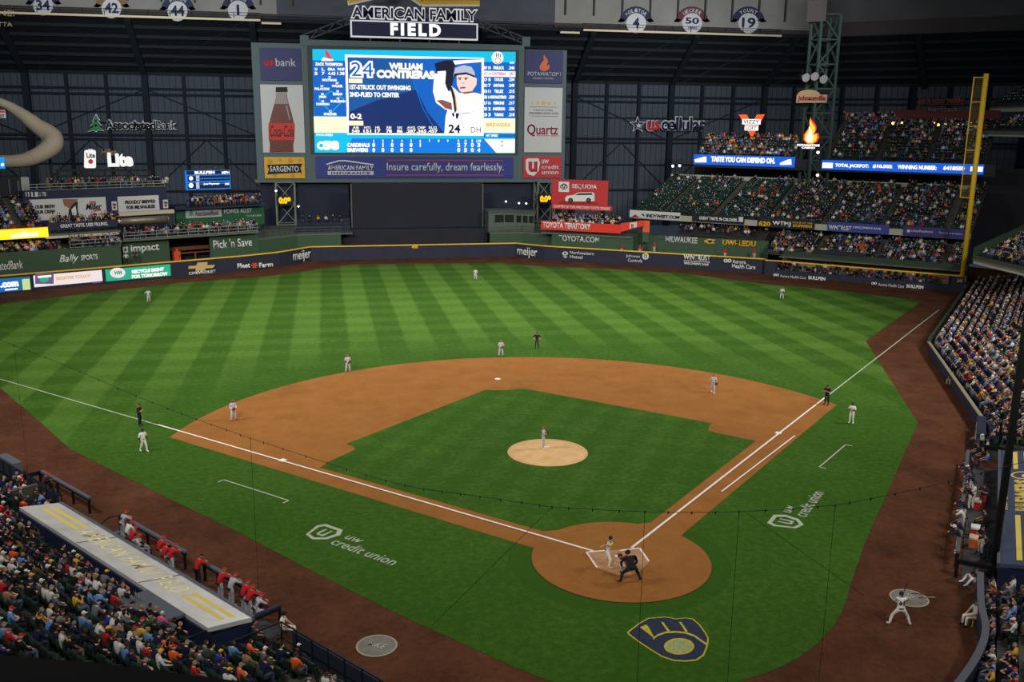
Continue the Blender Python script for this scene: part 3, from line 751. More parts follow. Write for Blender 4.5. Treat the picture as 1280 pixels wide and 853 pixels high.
flame(s, 680, 68.5, 89, FL, .08); s.text('POTAWATOMI', 659.5, 90, 700.5, 95, PW, bold=.01); s.text('CASINO HOTEL', 666, 97, 692, 99, PW, bold=0)
s = panel((655.5, 109.5, 702.5, 190.5), 'tall white health plan panel with gold stars right of the screen', PW)
STG = mat('star_gold', (226, 186, 84), .6); GRY = mat('letter_grey', (92, 92, 100), .6)
def star(s, x, y, r, m, z=.08):
    s.poly([(x+(r if i % 2 == 0 else r*.42)*math.sin(i*math.pi/5), y-(r if i % 2 == 0 else r*.42)*math.cos(i*math.pi/5)) for i in range(10)], m, z=z, name='star')
for i, r in enumerate((2.2, 2.8, 3.8, 2.8, 2.2)): star(s, 665.5+i*7, 129, r, STG)
s.rects([(662, 133.6, 697, 134.1), (662, 145, 697, 145.5)], GRY, name='rules'); s.text('5 OUT OF 5 STARS', 667, 136.8, 691, 139, GRY, bold=0); s.text("WISCONSIN'S HIGHEST RATED", 661, 140.4, 698, 142.8, GRY, bold=0)
s.text('Quartz', 659, 155.5, 697.5, 170.5, DRED, bold=.01); s.text('Find your spark', 671, 168.3, 698, 171, PR2, bold=0)
s = panel((654, 195.5, 701.5, 222.5), 'red credit union panel with a white shield, lower right of the scoreboard', PRD)
s.poly([(657, 200), (660, 198), (673, 198), (675, 204), (673, 214), (667, 220), (660, 218), (657, 212)], WHT, z=.1, name='shield'); s.text('u', 660.5, 202, 671.5, 215, PRD, z=.14, bold=.05)
for i, w in enumerate(('uw', 'credit', 'union')): s.text(w, 677, 199.6+i*6.7, 677+(9, 21.5, 21)[i], 204.6+i*6.7, WHT, bold=.02)
# --- name sign above
s = Sign((0, 1, YS), (437.5, 3, 598, 48), 'stadium_name_sign', 'stadium name sign of navy letters over a navy box on top of the scoreboard', 'sign', off=.6)
YEL2 = mat('sign_yellow', (228, 180, 56), .6); NV2 = mat('sign_navy', (34, 40, 78), .6)
s.line([(434.5, 4), (492, -9)], 6, WHT, z=0, depth=.3, name='roofline_edge'); s.line([(435.5, 2), (492, -11)], 5, YEL2, z=.1, depth=.3, name='roofline')
s.line([(505, -10), (527, 5.2), (599.5, 5)], 6, WHT, z=0, depth=.3, name='roofline_edge'); s.line([(505, -12.5), (527, 2.8), (599.5, 3)], 5, YEL2, z=.1, depth=.3, name='roofline')
LITW = mat('sign_lit_white', (232, 234, 238), emit=.75)
s.text('AMERICAN FAMILY', 438, 9, 597.5, 26, LITW, z=.0, bold=.07, ext=.2); s.text('AMERICAN FAMILY', 440, 11, 595.5, 24.3, NV2, z=.25, bold=.02)
s.rect(438, 27, 597.5, 48.5, LITW, z=0, depth=.5, name='box_border'); s.rect(440, 28.8, 595.5, 46.6, NV2, z=.08, name='box_face'); s.text('FIELD', 488, 29.5, 551, 45, EW, z=.12, bold=.05, space=1.35)

# ================================================================ CENTRE FIELD: batter's eye, balconies, hut, light towers
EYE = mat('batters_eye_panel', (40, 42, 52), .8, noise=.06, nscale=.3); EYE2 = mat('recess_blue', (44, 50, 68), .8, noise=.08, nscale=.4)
GRN = mat('outfield_green', (62, 86, 66), .7, noise=.06, nscale=.4); RAIL = mat('rail_green', (78, 92, 82), .7)
def up_wall(name, x0, x1, y, z0, z1, t, m): return struct(MB().box((x0, y, z0), (x1, y+t, z1)).build(name, m))
up_wall('batters_eye_wall', -10.9, 14.1, 134, 0, 12.6, .5, EYE)
up_wall('batters_eye_ledge', -11.1, 14.3, 130.5, 4.0, 4.25, 3.6, EYE2)
up_wall('batters_eye_wall', -13.2, 14.3, 130.0, 0, 4.0, .5, EYE)
up_wall('recess_wall', -28.0, -10.9, 147.5, 0, 12.0, .5, EYE2); up_wall('recess_wall', 14.1, 33, 147.5, 0, 12.0, .5, EYE2)
for x in (-10.9, 13.9): up_wall('batters_eye_edge', x, x+.25, 133.6, 4.2, 12.4, .4, LEDGE)
# green balcony fronts left and right of the eye
cl = [(-27.2, 119.0), (-26.0, 120.2), (-20.6, 125.2), (-13.0, 126.2)]
struct(wall_run('balcony_front_wall', cl, 0, 3.95, .5, GRN)); struct(wall_run('balcony_edge', cl, 3.95, 4.2, 1.2, LEDGE))
struct(MB().prism([(-27.2, 119.3), (-26.0, 120.6), (-20.6, 125.6), (-10.9, 126.6), (-10.9, 141), (-27.2, 141)], 3.9, 4.1).build('balcony_floor', LEDGE))
cr = [(14.2, 126.2), (20.4, 126.6), (25.0, 122.8), (28.4, 120.2)]
struct(wall_run('balcony_front_wall', cr, 0, 3.75, .5, GRN)); struct(wall_run('balcony_edge', cr, 3.75, 4.0, 1.2, LEDGE))
struct(MB().prism([(14.2, 126.4), (20.4, 126.9), (25.0, 123.2), (28.4, 120.6), (33, 141), (14.2, 141)], 3.7, 3.9).build('balcony_floor', LEDGE))
def railing(pts, z, h, label, step=1.2, m=None, w=.06, fill=True):
    t = empty('railing', (*pts[0], z), 0, label, 'railing'); o = np.array(pts[0]); m = m or RAIL
    for zz in ((h, h*.55, .12) if fill else (h,)):
        b = MB()
        for a, c in zip(pts, pts[1:]): b.beam((*(np.array(a)-o), zz), (*(np.array(c)-o), zz), w)
        b.build('rail', m, t)
    p = MB(); k = 0
    for a, c in zip(pts, pts[1:]):
        a, c = np.array(a), np.array(c); L = np.hypot(*(c-a)); n = max(1, int(L/step))
        for i in range(n+1): p.beam((*(a+(c-a)*i/n-o), 0), (*(a+(c-a)*i/n-o), h), w*.8); k += 1
    tag(p.build('balusters', m, t), kind='stuff')
    return t
railing([(a, b+.3) for a, b in cl], 4.2, 1.1, 'grey green balcony railing left of the dark centre field backdrop')
railing([(a, b+.3) for a, b in cr], 4.0, 1.1, 'grey green balcony railing right of the dark centre field backdrop')
# camera hut
hut = empty('camera_hut', (17.4, 128, 3.95), 0, 'grey green hut with dark windows beside the centre field backdrop', 'hut')
HUT = mat('hut_panel', (88, 100, 92), .7); DG = mat('dark_window_glass', (30, 34, 38), .2, spec=.5)
MB().box((-3.2, 0, 0), (1.9, 4.5, 3.7)).build('walls', HUT, hut)
MB().prism([(1.9, 0), (5.2, -1.8), (6.2, 2.7), (1.9, 4.5)], 0, 3.55).build('side_bay', HUT, hut)
MB().box((-3.4, -.3, 3.7), (2.1, 4.6, 3.9)).build('roof', RAIL, hut); MB().prism([(1.8, -.3), (5.4, -2.2), (6.4, 2.7), (1.8, 4.5)], 3.55, 3.75).build('roof', RAIL, hut)
for x in (-2.0, -.1): MB().box((x, -.06, 1.7), (x+1.7, .05, 3.1)).build('window', DG, hut)
d = np.array([3.3, -1.8])/np.hypot(3.3, 1.8)
for u in (.25, 1.5, 2.7):
    a, c = np.array([1.9, 0])+d*u+[-.03, -.06], np.array([1.9, 0])+d*(u+.9)+[-.03, -.06]
    MB().add([(*a, 1.7), (*c, 1.7), (*c, 3.0), (*a, 3.0), *((p[0]+.08, p[1]+.1, z) for p, z in ((a, 1.7), (c, 1.7), (c, 3.0), (a, 3.0)))], [(0, 1, 2, 3), (7, 6, 5, 4), (0, 4, 5, 1), (1, 5, 6, 2), (2, 6, 7, 3), (3, 7, 4, 0)]).build('window', DG, hut)
# dark seats on the left balcony
st = empty('bleacher_bench', (-16.2, 129, 4.1), 0, 'dark stepped seating block on the balcony left of the centre backdrop', 'bleacher')
for i in range(4): MB().box((-4.6, i*1.1, 0), (5.0, i*1.1+1.1, .5+.55*i)).build('step', EYE2, st)
# lattice legs under the scoreboard with pitch clocks
LAT = mat('lattice_steel', (120, 130, 118), .6)
def lattice(c, w, z0, z1, label, step=3.2, m=LAT, tw=.28, name='lattice_tower'):
    t = empty(name, (*c, z0), 0, label, 'lattice tower'); H = z1-z0; h = w/2
    for sx in (-1, 1):
        for sy in (-1, 1): MB().beam((sx*h, sy*h, 0), (sx*h, sy*h, H), tw).build('leg', m, t)
    b = MB(); k = max(1, int(H/step))
    for i in range(k):
        a, c_ = H*i/k, H*(i+1)/k
        for p, q_ in (((-h, -h), (h, -h)), ((h, -h), (h, h)), ((h, h), (-h, h)), ((-h, h), (-h, -h))):
            f = i % 2; b.beam((*(p if f else q_), a), (*(q_ if f else p), c_), tw*.6); b.beam((*p, c_), (*q_, c_), tw*.6)
    b.build('lacing', m, t); return t
lattice((-23.1, 144.6), 3.5, 0, 12.15, 'pale steel lattice tower under the left end of the scoreboard')
lattice((28.6, 144.6), 3.5, 0, 12.15, 'pale steel lattice tower under the right end of the scoreboard')
EYL = mat('clock_amber', (255, 196, 20), emit=1.3)
for rect, lab in (((345.5, 244.5, 366, 257), 'pitch clock reading 0:09 on the left lattice tower'), ((672, 242.5, 691, 255), 'pitch clock reading 0:09 on the right lattice tower')):
    s = Sign((0, 1, 142.7), rect, 'pitch_clock', lab, 'clock', board=BLK, depth=.3)
    s.text('0:09', rect[0]+3, rect[1]+2, rect[2]-2.5, rect[3]-2, EYL, bold=.06)
LAMP = mat('lamp_glow', (255, 250, 235), emit=4.0); WARM = mat('warm_lamp_glow', (255, 200, 120), emit=3.0)
def lamp(plane, px, py, label, r=.18, m=LAMP, group='small lamps round the outfield'):
    P = aty(px, py, plane); t = empty('lamp', P, 0, label, 'lamp', group)
    MB().lathe([(r*.5, -r), (r*.95, -r*.3), (r, .2*r), (r*.6, r*.8), (.01, r)], 10).build('bulb', m, t, smooth=True)
    MB().lathe([(r*.6, r*.8), (r*.7, r*1.6), (.02, r*1.8)], 10).build('socket', BLK, t)
lamp((0, 1, 147.3), 373, 258, 'small white lamp right of the left lattice tower')
lamp((0, 1, 147.3), 632.5, 252, 'small white lamp over the grey green hut, leftmost of three')
lamp((0, 1, 147.3), 648.8, 254, 'small white lamp over the grey green hut, middle of three')
lamp((0, 1, 147.3), 657.8, 254.3, 'small white lamp over the grey green hut, rightmost of three')
lamp((0, 1, 123), 331, 302, 'small white lamp on the green wall left of centre field')
lamp((0, 1, 123), 345, 238.5, 'small white lamp at the top of the left lattice tower')

# ================================================================ LEFT FIELD
def PLo(o): return (NL[0], NL[1], NL[2]+o)
def nlp(px, py, o): return aty(px, py, PLo(o))
dl = np.array([.88, .474]); nl = np.array([-.474, .88])
def lf_run(name, x0, x1, o, z0, z1, t, m, y=300):
    a, b = nlp(x0, y, o)[:2], nlp(x1, y, o)[:2]
    return struct(wall_run(name, [tuple(a), tuple(b)], z0, z1, t, m))
lf_run('bleacher_front_wall', -120, 150, 1.9, 0, 5.25, .5, GRN)
lf_run('bullpen_side_wall', 152, 211, 6.5, 0, 5.4, .4, GRN); lf_run('bullpen_side_wall', 262, 323, 6.5, 0, 5.4, .4, GRN)
lf_run('bullpen_back_wall', 205, 265, 12, 0, 5.4, .4, EYE2)
lf_run('party_deck_floor', 150, 324, 5.2, 5.35, 5.65, 11, LEDGE); lf_run('party_deck_floor', -120, 151, 2.4, 5.1, 5.25, 12, LEDGE)
NVB = mat('deck_navy', (42, 48, 76), .7, noise=.06)
for x0, x1, o, z, h, lab in ((154, 322, 5.3, 5.65, 1.1, 'pale railing along the left field party deck'), (86, 149, 2.6, 5.25, 1.1, 'pale railing over the sports network wall'), (36, 210, 10.1, 13.2, 1.0, 'pale railing on top of the navy drink deck')):
    railing([tuple(nlp(x0, 290, o)[:2]), tuple(nlp(x1, 290, o)[:2])], z, h, lab, 1.6, mat('rail_pale', (140, 146, 142), .6), .09)
lf_run('drink_deck_wall', 34, 212, 10, 5.3, 13.2, 6, NVB)
lf_run('drink_deck_balcony', 58, 152, 4.0, 7.05, 7.35, 6, LEDGE)
lf_run('trim_3', 58, 150, 3.9, 6.7, 7.05, 6.2, mat('trim_cream', (206, 200, 184), .7))
lf_run('power_deck_wall', 222, 332, 16.5, 5.5, 9.3, .5, mat('power_green', (40, 92, 62), .7)); lf_run('upper_deck_floor', 222, 332, 15, 8.9, 9.2, 8, NVB)
s = Sign(PLo(4.0), (60, 277, 146, 286), 'balcony_banner', 'navy banner with white taste slogan along the left drink deck balcony', board=NVB)
s.text('GREAT TASTE. LESS FILLING.', 75, 279, 135, 283.5, WHT, bold=.04)
s = Sign(PLo(9.9), (37.5, 248, 133, 274), 'billboard', 'long white beer billboard behind the crowd on the left balcony', 'billboard', board=PW)
BKL = mat('letter_black', (40, 40, 44), .6)
s.text('OUR BREW', 43.5, 256, 69, 260.5, BKL, bold=.04); s.text('OUR CREW', 44, 262.5, 69, 267, BKL, bold=.04); s.text("IT'S", 112, 251.5, 120, 255.5, PR2, bold=.04); s.text('Miller', 107, 254.5, 127, 262, BKL, shear=.3); s.text('Time', 116, 259.5, 126, 264, PR2, shear=.2)
s.poly([(78, 249), (97, 249), (95, 256), (88, 261), (80, 257)], mat('jug_brown', (150, 104, 84), .6), name='beer_jug'); s.poly([(85, 274), (86, 262), (92, 254), (97, 252), (97, 262), (100, 274)], BKL, z=.08, name='poured_figure')
s.poly([(89, 262), (94, 257), (96, 268), (91, 272)], WHT, z=.12, name='apron')
s = Sign(PLo(9.9), (147.5, 245, 199, 265), 'billboard', 'white billboard saying proudly brewed on the navy drink deck', 'billboard', board=PW)
s.text('PROUDLY BREWED', 156, 250, 194, 254.5, BKL, bold=.04); s.text('FOR MILWAUKEE', 158, 256.5, 193.5, 261, BKL, bold=.04)
for x, y, w, h, lab, o in ((143, 257.5, 6.5, 11, 'small can sign between the two white billboards', 9.9), (207, 255, 6.2, 10.5, 'small can sign right of the white billboard', 9.9)):
    s = Sign(PLo(o), (x-w/2, y-h/2, x+w/2, y+h/2), 'can_sign', lab, board=PW, depth=.1); s.text('Lite', x-2.2, y-3.6, x+2.2, y-.4, BKL, bold=.04); s.disc(x, y+2, 1.6, DRED)
EWT = mat('sign_glow_white', (245, 246, 240), emit=1.0); ERS = mat('sign_glow_red', (196, 40, 50), emit=.8)
s = Sign(PLo(13), (105.5, 187, 120, 210.5), 'can_sign', 'lit white beer can sign on the frame above the left drink deck')
s.poly([(106.3, 189), (108, 187.6), (118, 187.6), (119.8, 189), (120, 209), (118.5, 210.3), (107.5, 210.3), (106, 209)], EWT, z=0, depth=.4, name='can_face'); s.text('Lite', 108, 191, 118.5, 197.5, BKL, bold=.03); s.disc(113.3, 202, 3, ERS); s.rect(110.5, 186.2, 116, 187.8, PW, z=-.05, name='can_lid')
s = Sign(PLo(13), (125, 186, 166, 209), 'beer_name_sign', 'lit white beer name letters on the frame above the left drink deck'); s.text('Lite', 134, 190.5, 165.5, 208.5, EWT, bold=.05, ext=.3); s.text('Miller', 125.5, 186, 145, 194.5, BROWN, z=.3, shear=.2)
fr = MB(); 
a0, b0 = nlp(71, 213, 13), nlp(187, 213, 13)
fr.beam(a0, b0, .35); fr.beam(a0-[0, 0, .9], b0-[0, 0, .9], .25)
for i in range(5):
    p = a0+(b0-a0)*i/4; fr.beam(p, (p[0], p[1], 13.2), .3)
o = fr.build('sign_frame', mat('frame_dark', (30, 28, 30), .6)); tag(o, 'dark pipe frame carrying the lit beer signs over the left drink deck', 'frame')
DUCT = mat('duct_metal', (150, 140, 122), .45, .6)
a, b = nlp(151, 277, 5), nlp(209, 273.5, 5)
dt = empty('air_duct', a, 0, 'shiny round air duct under the white billboard in left field', 'duct'); MB().tube([(0, 0, 0), tuple(b-a)], .55, 12).build('pipe', DUCT, dt, smooth=True)
for k in (.0, .33, .66, 1.0): MB().tube([tuple((b-a)*(k-.006)), tuple((b-a)*(k+.006))], .6, 12).build('joint_ring', DUCT, dt)
a, b = nlp(147, 268, 8), nlp(217, 264, 8)
tag(MB().beam(a, b, .7, .6).build('awning_beam', mat('awning_cream', (196, 190, 172), .6)), 'cream beam under the proudly brewed billboard', 'beam')
# ribbon and upper bleachers far left
ERB = mat('ribbon_orange', (255, 208, 40), emit=1.5); ECRN = mat('ribbon_cream', (255, 246, 214), emit=1.4)
s = Sign(PLo(4.0), (-110, 279, 60.5, 301.5), None, off=0) if False else Sign(PLo(3.5), (-20, 286, 60.5, 299), 'ribbon_screen', 'glowing orange ribbon screen on the left upper bleachers', 'screen', board=ERB, depth=.3)
s.polys([[(13.5, 293.5), (24, 292), (24, 296.5), (14, 297.5)], [(25, 291.5), (31, 289.8), (36, 291), (36, 296), (25, 296.5)], [(37, 290.8), (47.5, 290.5), (47.5, 294.5), (37, 295.5)]], ECRN, name='word_shape'); s.rect(-20, 285.5, 60.5, 286.3, mat('ribbon_red', (230, 70, 20), emit=1.0), name='ribbon_edge')
# wall screens
EGR = mat('screen_green', (40, 176, 140), emit=.95); ETE = mat('screen_teal', (30, 110, 150), emit=.9); EPU = mat('screen_purple', (110, 92, 150), emit=.8); EPK = mat('screen_pale', (240, 226, 226), emit=1.0); ELG = mat('screen_lime', (200, 220, 150), emit=1.0)
s = Sign(PLo(-.08), (-14, 347.8, 38.5, 364.5), 'wall_screen', 'blue and white lit wall screen ending in .com at the far left', 'screen', board=ETE, depth=.1)
s.poly([(-14, 352), (10, 350), (24, 349), (20, 364), (-14, 364)], EBL, z=.04, name='picture_panel'); s.rect(28, 348.8, 37.5, 362.5, ELG, z=.04, name='picture_panel'); s.text('.com', 0, 352.5, 23, 359, EW, bold=.06); s.rect(6, 360.8, 22, 362.6, EW, name='word_shape')
s = Sign(PLo(-.08), (42, 341.2, 128, 355.5), 'wall_screen', 'pale lit wall screen with a purple picture beside the .com screen', 'screen', board=EPK, depth=.1)
s.poly([(44, 341.8), (67, 341.8), (67, 355), (44, 355)], EPU, z=.04, name='picture_panel'); s.disc(55, 349, 6, EGR, z=.07, ry=4); s.rect(47, 344.5, 64, 347, ECR, z=.09); s.text('REGISTER TODAY!', 70, 344.5, 113, 348.5, EGD, bold=.03); s.rect(115, 352, 126, 354, EPU, z=.05)
s = Sign(PLo(-.08), (132, 333.8, 213.5, 348.4), 'wall_screen', 'green lit wall screen about recycling below the left field deck', 'screen', board=EGR, depth=.1)
s.disc(147, 341.2, 9.5, EPK, z=.05, ry=6.4); s.text('WM', 142, 338.5, 152, 343.5, EGR, z=.08, bold=.05); s.text('RECYCLE RIGHT', 164.5, 336, 205, 340.3, EW, bold=.05); s.text('FOR TOMORROW', 164.5, 341.8, 209.5, 346.3, EYW, bold=.05)
# painted wall names
def wname(plane, rect, t, m, what, off=.06, **k): return wall_text(plane, rect, t, m, what, 'wall advertisement', 'wall_lettering', off=off, **k)
s = Sign(PLo(0), (235, 327.5, 269.5, 342.5), 'wall_advertisement', 'gold bowtie emblem over white car maker lettering on the navy wall', 'wall advertisement', off=.05)
BOW = mat('bowtie_gold', (206, 180, 120), .5); s.poly([(236, 332.6), (245, 332.3), (247, 328.2), (259.5, 327.8), (258.5, 331.6), (268.5, 331.2), (266, 335.2), (257, 335.6), (255.5, 338.6), (244, 338.8), (245, 335.9), (235, 336.2)], BOW, name='bowtie')
s.text('CHEVROLET', 235.5, 338.8, 269.5, 342.4, WHT, bold=.04)
s = Sign(PLo(0), (296, 328.5, 341.5, 336), 'wall_advertisement', 'white farm store lettering with an orange emblem on the navy wall', 'wall advertisement', off=.05)
s.text('Fleet', 296.5, 329, 312.5, 335.3, WHT, bold=.04); s.text('Farm', 323.5, 328, 341, 334.3, WHT, bold=.04)
ORG = mat('letter_orange', (226, 96, 56), .6)
for i in range(6): s.poly([(318, 332), (318+4*math.cos(i*1.047-.3), 332+3.6*math.sin(i*1.047-.3)), (318+4*math.cos(i*1.047+.3), 332+3.6*math.sin(i*1.047+.3))], ORG, name='petal')
PW12 = (-.782, .623, 89.7); PW34 = (.722, .691, 97.58)
wname(PW12, (366.5, 313, 388.5, 328), 'meijer', WHT, 'white grocer lettering on the navy wall left of centre field', bold=.01)
wname(PW34, (646.5, 309.5, 671.5, 323), 'meijer', WHT, 'white grocer lettering on the navy wall right of centre field', bold=.01)
wname(CF, (514.5, 307, 522.5, 311), '400', YEL, 'small yellow distance number 400 on the centre field wall', bold=.05)
def WR(rect, lab): return Sign(NR1, rect, 'wall_advertisement', lab, 'wall advertisement', off=.06)
s = WR((702, 313, 743, 324), 'white insurer lettering with a round emblem on the wall below the red deck')
s.ring(706.5, 317, 1.6, 3.6, OFFW, ry=.7); s.rects([(704, 320, 709, 321), (705, 321.8, 708, 322.6)], OFFW); s.text('Northwestern', 712.5, 314.5, 742.5, 318.5, OFFW); s.text('Mutual', 712.5, 319.3, 728.5, 323.3, OFFW)
s = WR((782, 315, 812, 328), 'two line white lettering with a striped globe on the navy wall')
s.text('Johnson', 782.5, 318.5, 800, 323, OFFW); s.text('Controls', 785, 323.6, 803, 328, OFFW); s.ring(807, 320.5, 2.2, 4.2, OFFW, z=.06); s.ring(807, 320.5, .3, 1.4, OFFW)
s = WR((854, 318, 888.5, 332), 'white bank lettering over a thin line on the navy wall')
s.text('WINTRUST', 854.5, 318.8, 888, 325.5, WHT, bold=.02); s.rect(854.5, 326.6, 887.5, 327.3, WHT); s.text("WISCONSIN'S BANK", 855, 328.5, 886.5, 331.5, WHT, bold=.03)
s = WR((904, 322, 945, 337), 'white health care lettering with two linked ovals near the wall corner')
def ovals(s, x, y, m, r=3.2): s.ring(x-r*.9, y, r*.55, r, m, ry=.85); s.ring(x+r*.9, y, r*.55, r, m, ry=.85); s.rect(x-r*.8, y-.5, x+r*.8, y+.5, m)
ovals(s, 909.5, 326, WHT, 2.6); s.text('Aurora', 915.5, 325, 932.5, 329.8, WHT); s.text('Health Care', 915, 330.6, 944.5, 336, WHT)
for x0, yy, lab in ((967, 345, 'white bullpen lettering on the low wall behind the right fielder'), (1089.5, 355.5, 'white bullpen lettering on the low wall near the right foul pole')):
    s = Sign(NR, (x0, yy-4, x0+71, yy+6), 'wall_advertisement', lab, 'wall advertisement', off=.9-.0)
    s.plane = s.plane
    ovals(s, x0+3.2, yy-1.2, WHT, 1.8); s.text('Aurora Health Care', x0+8, yy-.6, x0+41, yy+3.4, OFFW); s.text('BULLPEN', x0+43.5, yy+.8, x0+65, yy+5.2, WHT, bold=.05)
wname(NR, (1196.5, 349, 1203.5, 353.5), '345', OFFW, 'distance number 345 on the wall at the right corner', off=.9)
wname(PLo(1.9), (-24, 327, 28.5, 338), 'AssociatedBank', WHT, 'white bank lettering cut by the left edge on the green wall', bold=.01)
s = Sign(PLo(1.9), (73, 317, 122.5, 331), 'wall_advertisement', 'white sports network lettering on the green left field wall', 'wall advertisement', off=.05)
s.text('Bally', 73.5, 318.3, 98.5, 330.3, WHT, shear=.35, bold=.015); s.text('SPORTS', 101, 318.3, 122, 325, WHT, bold=.03)
s = Sign(PLo(6.5), (153, 304, 199.5, 317), 'wall_advertisement', 'white impact lettering on the green wall under the party deck', 'wall advertisement', off=.05)
s.text('impact', 163, 305, 199, 317, WHT, bold=.03); s.rect(153.5, 308.5, 160, 316, PW); s.rect(155.5, 310.5, 158, 313.5, GRN, z=.09)
wname(PLo(6.5), (266.5, 298.5, 315, 309.5), "Pick 'n Save", WHT, 'white grocery lettering on the green wall right of the orange cooler', bold=.015)
s = Sign(PLo(16.5), (232, 260.5, 277, 272), 'banner', 'grey bank banner with a green tree on the power deck', 'banner', board=mat('banner_grey', (170, 174, 172), .6), off=.1)
def fir(s, x, y0, y1, m, z=.08):
    h = y1-y0
    for i in range(3):
        t = y0+h*.26*i; w = h*(.22+.1*i); s.poly([(x, t), (x+w, t+h*.36), (x+w*.3, t+h*.32), (x, t+h*.42), (x-w*.3, t+h*.34), (x-w, t+h*.4)], m, z=z, name='fir_tier')
FIR = mat('fir_green', (60, 150, 96), .6); fir(s, 239, 261.5, 270.5, FIR); s.text('AssociatedBank', 243.5, 263.5, 273.5, 269.5, GRY)
wname(PLo(16.5), (280, 261, 315, 266.5), 'POWER ALLEY', OFFW, 'pale green deck lettering on the power deck wall'); wname(PLo(16.5), (308, 268.5, 327, 271), 'TO THE CREW', OFFW, 'tiny pale lettering low on the power deck wall', bold=0)
s = Sign(PLo(22), (232.5, 213, 288, 237), 'bullpen_screen', 'lit blue bullpen screen above the upper left centre deck', 'screen', board=EBB, depth=.4)
s.rect(233, 213.3, 287.5, 218, EDK, z=.05); s.text('BULLPEN', 243, 213.8, 268, 217.6, EYW, bold=.06, z=.08); s.text('MPH', 277, 214, 286.5, 217.4, EYW, bold=.04, z=.08)
s.rects([(234.5, 219.5, 287, 226.3), (234.5, 228, 287, 235.7)], EDK, z=.05, name='rows'); s.rects([(246, 222.5, 286, 223.6), (250, 229, 286.5, 230)], EBB, z=.08); s.disc(238.6, 223, 2.5, EW, z=.08); s.disc(238.6, 231.8, 3, EW, z=.08)
s.text('Joel Payamps', 254, 228.6, 274, 231.4, EW, z=.1, bold=.03); s.text('108', 281, 228.6, 286, 231.4, EW, z=.1); s.rects([(245, 219.5, 249, 226.3), (245, 228, 249, 235.7)], EGY, z=.07)
# orange cooler and brown bench in the visiting bullpen
P = nlp(221, 326, 7.5)
ck = empty('gear_cabinet', (P[0], P[1], 0), math.atan2(.474, .88), 'orange red cabinet at the back of the left field bullpen', 'cabinet')
ORM = mat('cabinet_orange', (214, 88, 48), .6); MB().box((-.55, -.4, 0), (.55, .4, 3.0)).build('body', ORM, ck); MB().box((-.5, -.46, 1.3), (.5, -.4, 2.8)).build('door', ORM, ck); MB().box((.3, -.5, 2.0), (.4, -.46, 2.4)).build('handle', BLK, ck); MB().box((-.2, -.35, 3.0), (.2, .35, 3.4)).build('top_box', ORM, ck)
a = nlp(244, 322, 10)
bn = empty('bullpen_bench', (a[0], a[1], 0), math.atan2(.474, .88), 'long brown bench inside the dark left field bullpen', 'bench'); BW = mat('bench_brown', (134, 84, 56), .7)
MB().box((-4, -.3, 2.2), (4, .3, 2.4)).build('seat', BW, bn); MB().box((-4, .2, 2.7), (4, .3, 3.3)).build('backrest', BW, bn)
for x in (-3.6, 0, 3.6): MB().box((x-.1, -.25, 0), (x+.1, .25, 2.2)).build('leg', BW, bn)
# slide in the top left corner
SL = mat('slide_beige', (158, 146, 126), .6)
sl = empty('slide', (0, 0, 0), 0, 'curving beige slide in front of the glazed wall at the top left', 'slide')
sp_ = [(-6, 126, 12), (8, 131, 11.5), (20, 138, 11), (33, 147, 10), (47, 158, 9), (59, 166, 8), (66, 173, 7), (66, 181, 6), (57, 189, 5.5), (44, 196, 5), (30, 200.5, 4.5), (14, 202, 4), (-6, 202, 4)]
pts = [tuple(nlp(x, y, 20+d)) for x, y, d in sp_]
rr = [.7, .75, .9, 1.1, 1.3, 1.5, 1.6, 1.55, 1.4, 1.25, 1.1, 1.0, 1.0]
MB().tube(spline(pts, 4, False), [float(x) for x in np.interp(np.arange(4*12+1)/4, np.arange(13), rr)], 14).build('chute', SL, sl, smooth=True)
b = MB()
for i in range(1, 12, 2): p, q2 = np.array(pts[i]), np.array(pts[i+1]); MB().tube([tuple(p+(q2-p)*.46), tuple(p+(q2-p)*.54)], (rr[i]+rr[i+1])/2+.06, 14).build('joint_ring', SL, sl)
for i in (5, 9): MB().tube([tuple(np.array(pts[i])-[0, 0, 1]), (pts[i][0], pts[i][1], 13)], .2, 8).build('support_post', MULL, sl)
ECB = mat('small_screen_blue', (10, 150, 235), emit=1.0)
s = Sign(PLo(22), (-12, 197, 6, 211), 'small_screen', 'bright blue screen cut by the left edge below the slide', 'screen', board=ECB); s.disc(3, 206, 2, EW)
s = Sign(PLo(24), (-10, 137.5, 7, 147.5), 'small_sign', 'red and white sign cut by the left edge beside the slide top', board=PW); s.rect(-10, 138, 6, 141, PR2); s.text('DUGOUT', -9, 142.5, 5.5, 147, BKL, bold=.03)
up = nlp(36, 230, 14)
s = Sign(PLo(12), (27, 221.5, 37, 246), 'white_wall_slab', 'pale upright slab at the left end of the drink deck', 'wall panel', board=mat('slab_grey', (166, 170, 172), .7), depth=1)
s = Sign(PLo(12), (-20, 221.5, 27, 246), 'dark_kiosk', 'dark kiosk with pale bars left of the pale slab', 'kiosk', board=EYE, depth=3); s.rects([(11, 224, 12.5, 242), (22, 226, 24.5, 242)], GRY)
s = Sign(PLo(9.8), (30, 238, 58, 247), 'deck_lettering', 'white lettering strip at the left end of the drink deck', 'sign', board=NVB); s.rects([(32, 240, 33, 246), (35, 240, 36.5, 246), (39, 240, 41, 246), (42, 245, 43, 246), (43.5, 240, 47.5, 246), (49, 241, 51, 242), (49, 244, 51, 245)], PW, name='word_shape'); s.text('70', 52.5, 240, 57.5, 246, PW, bold=.03)

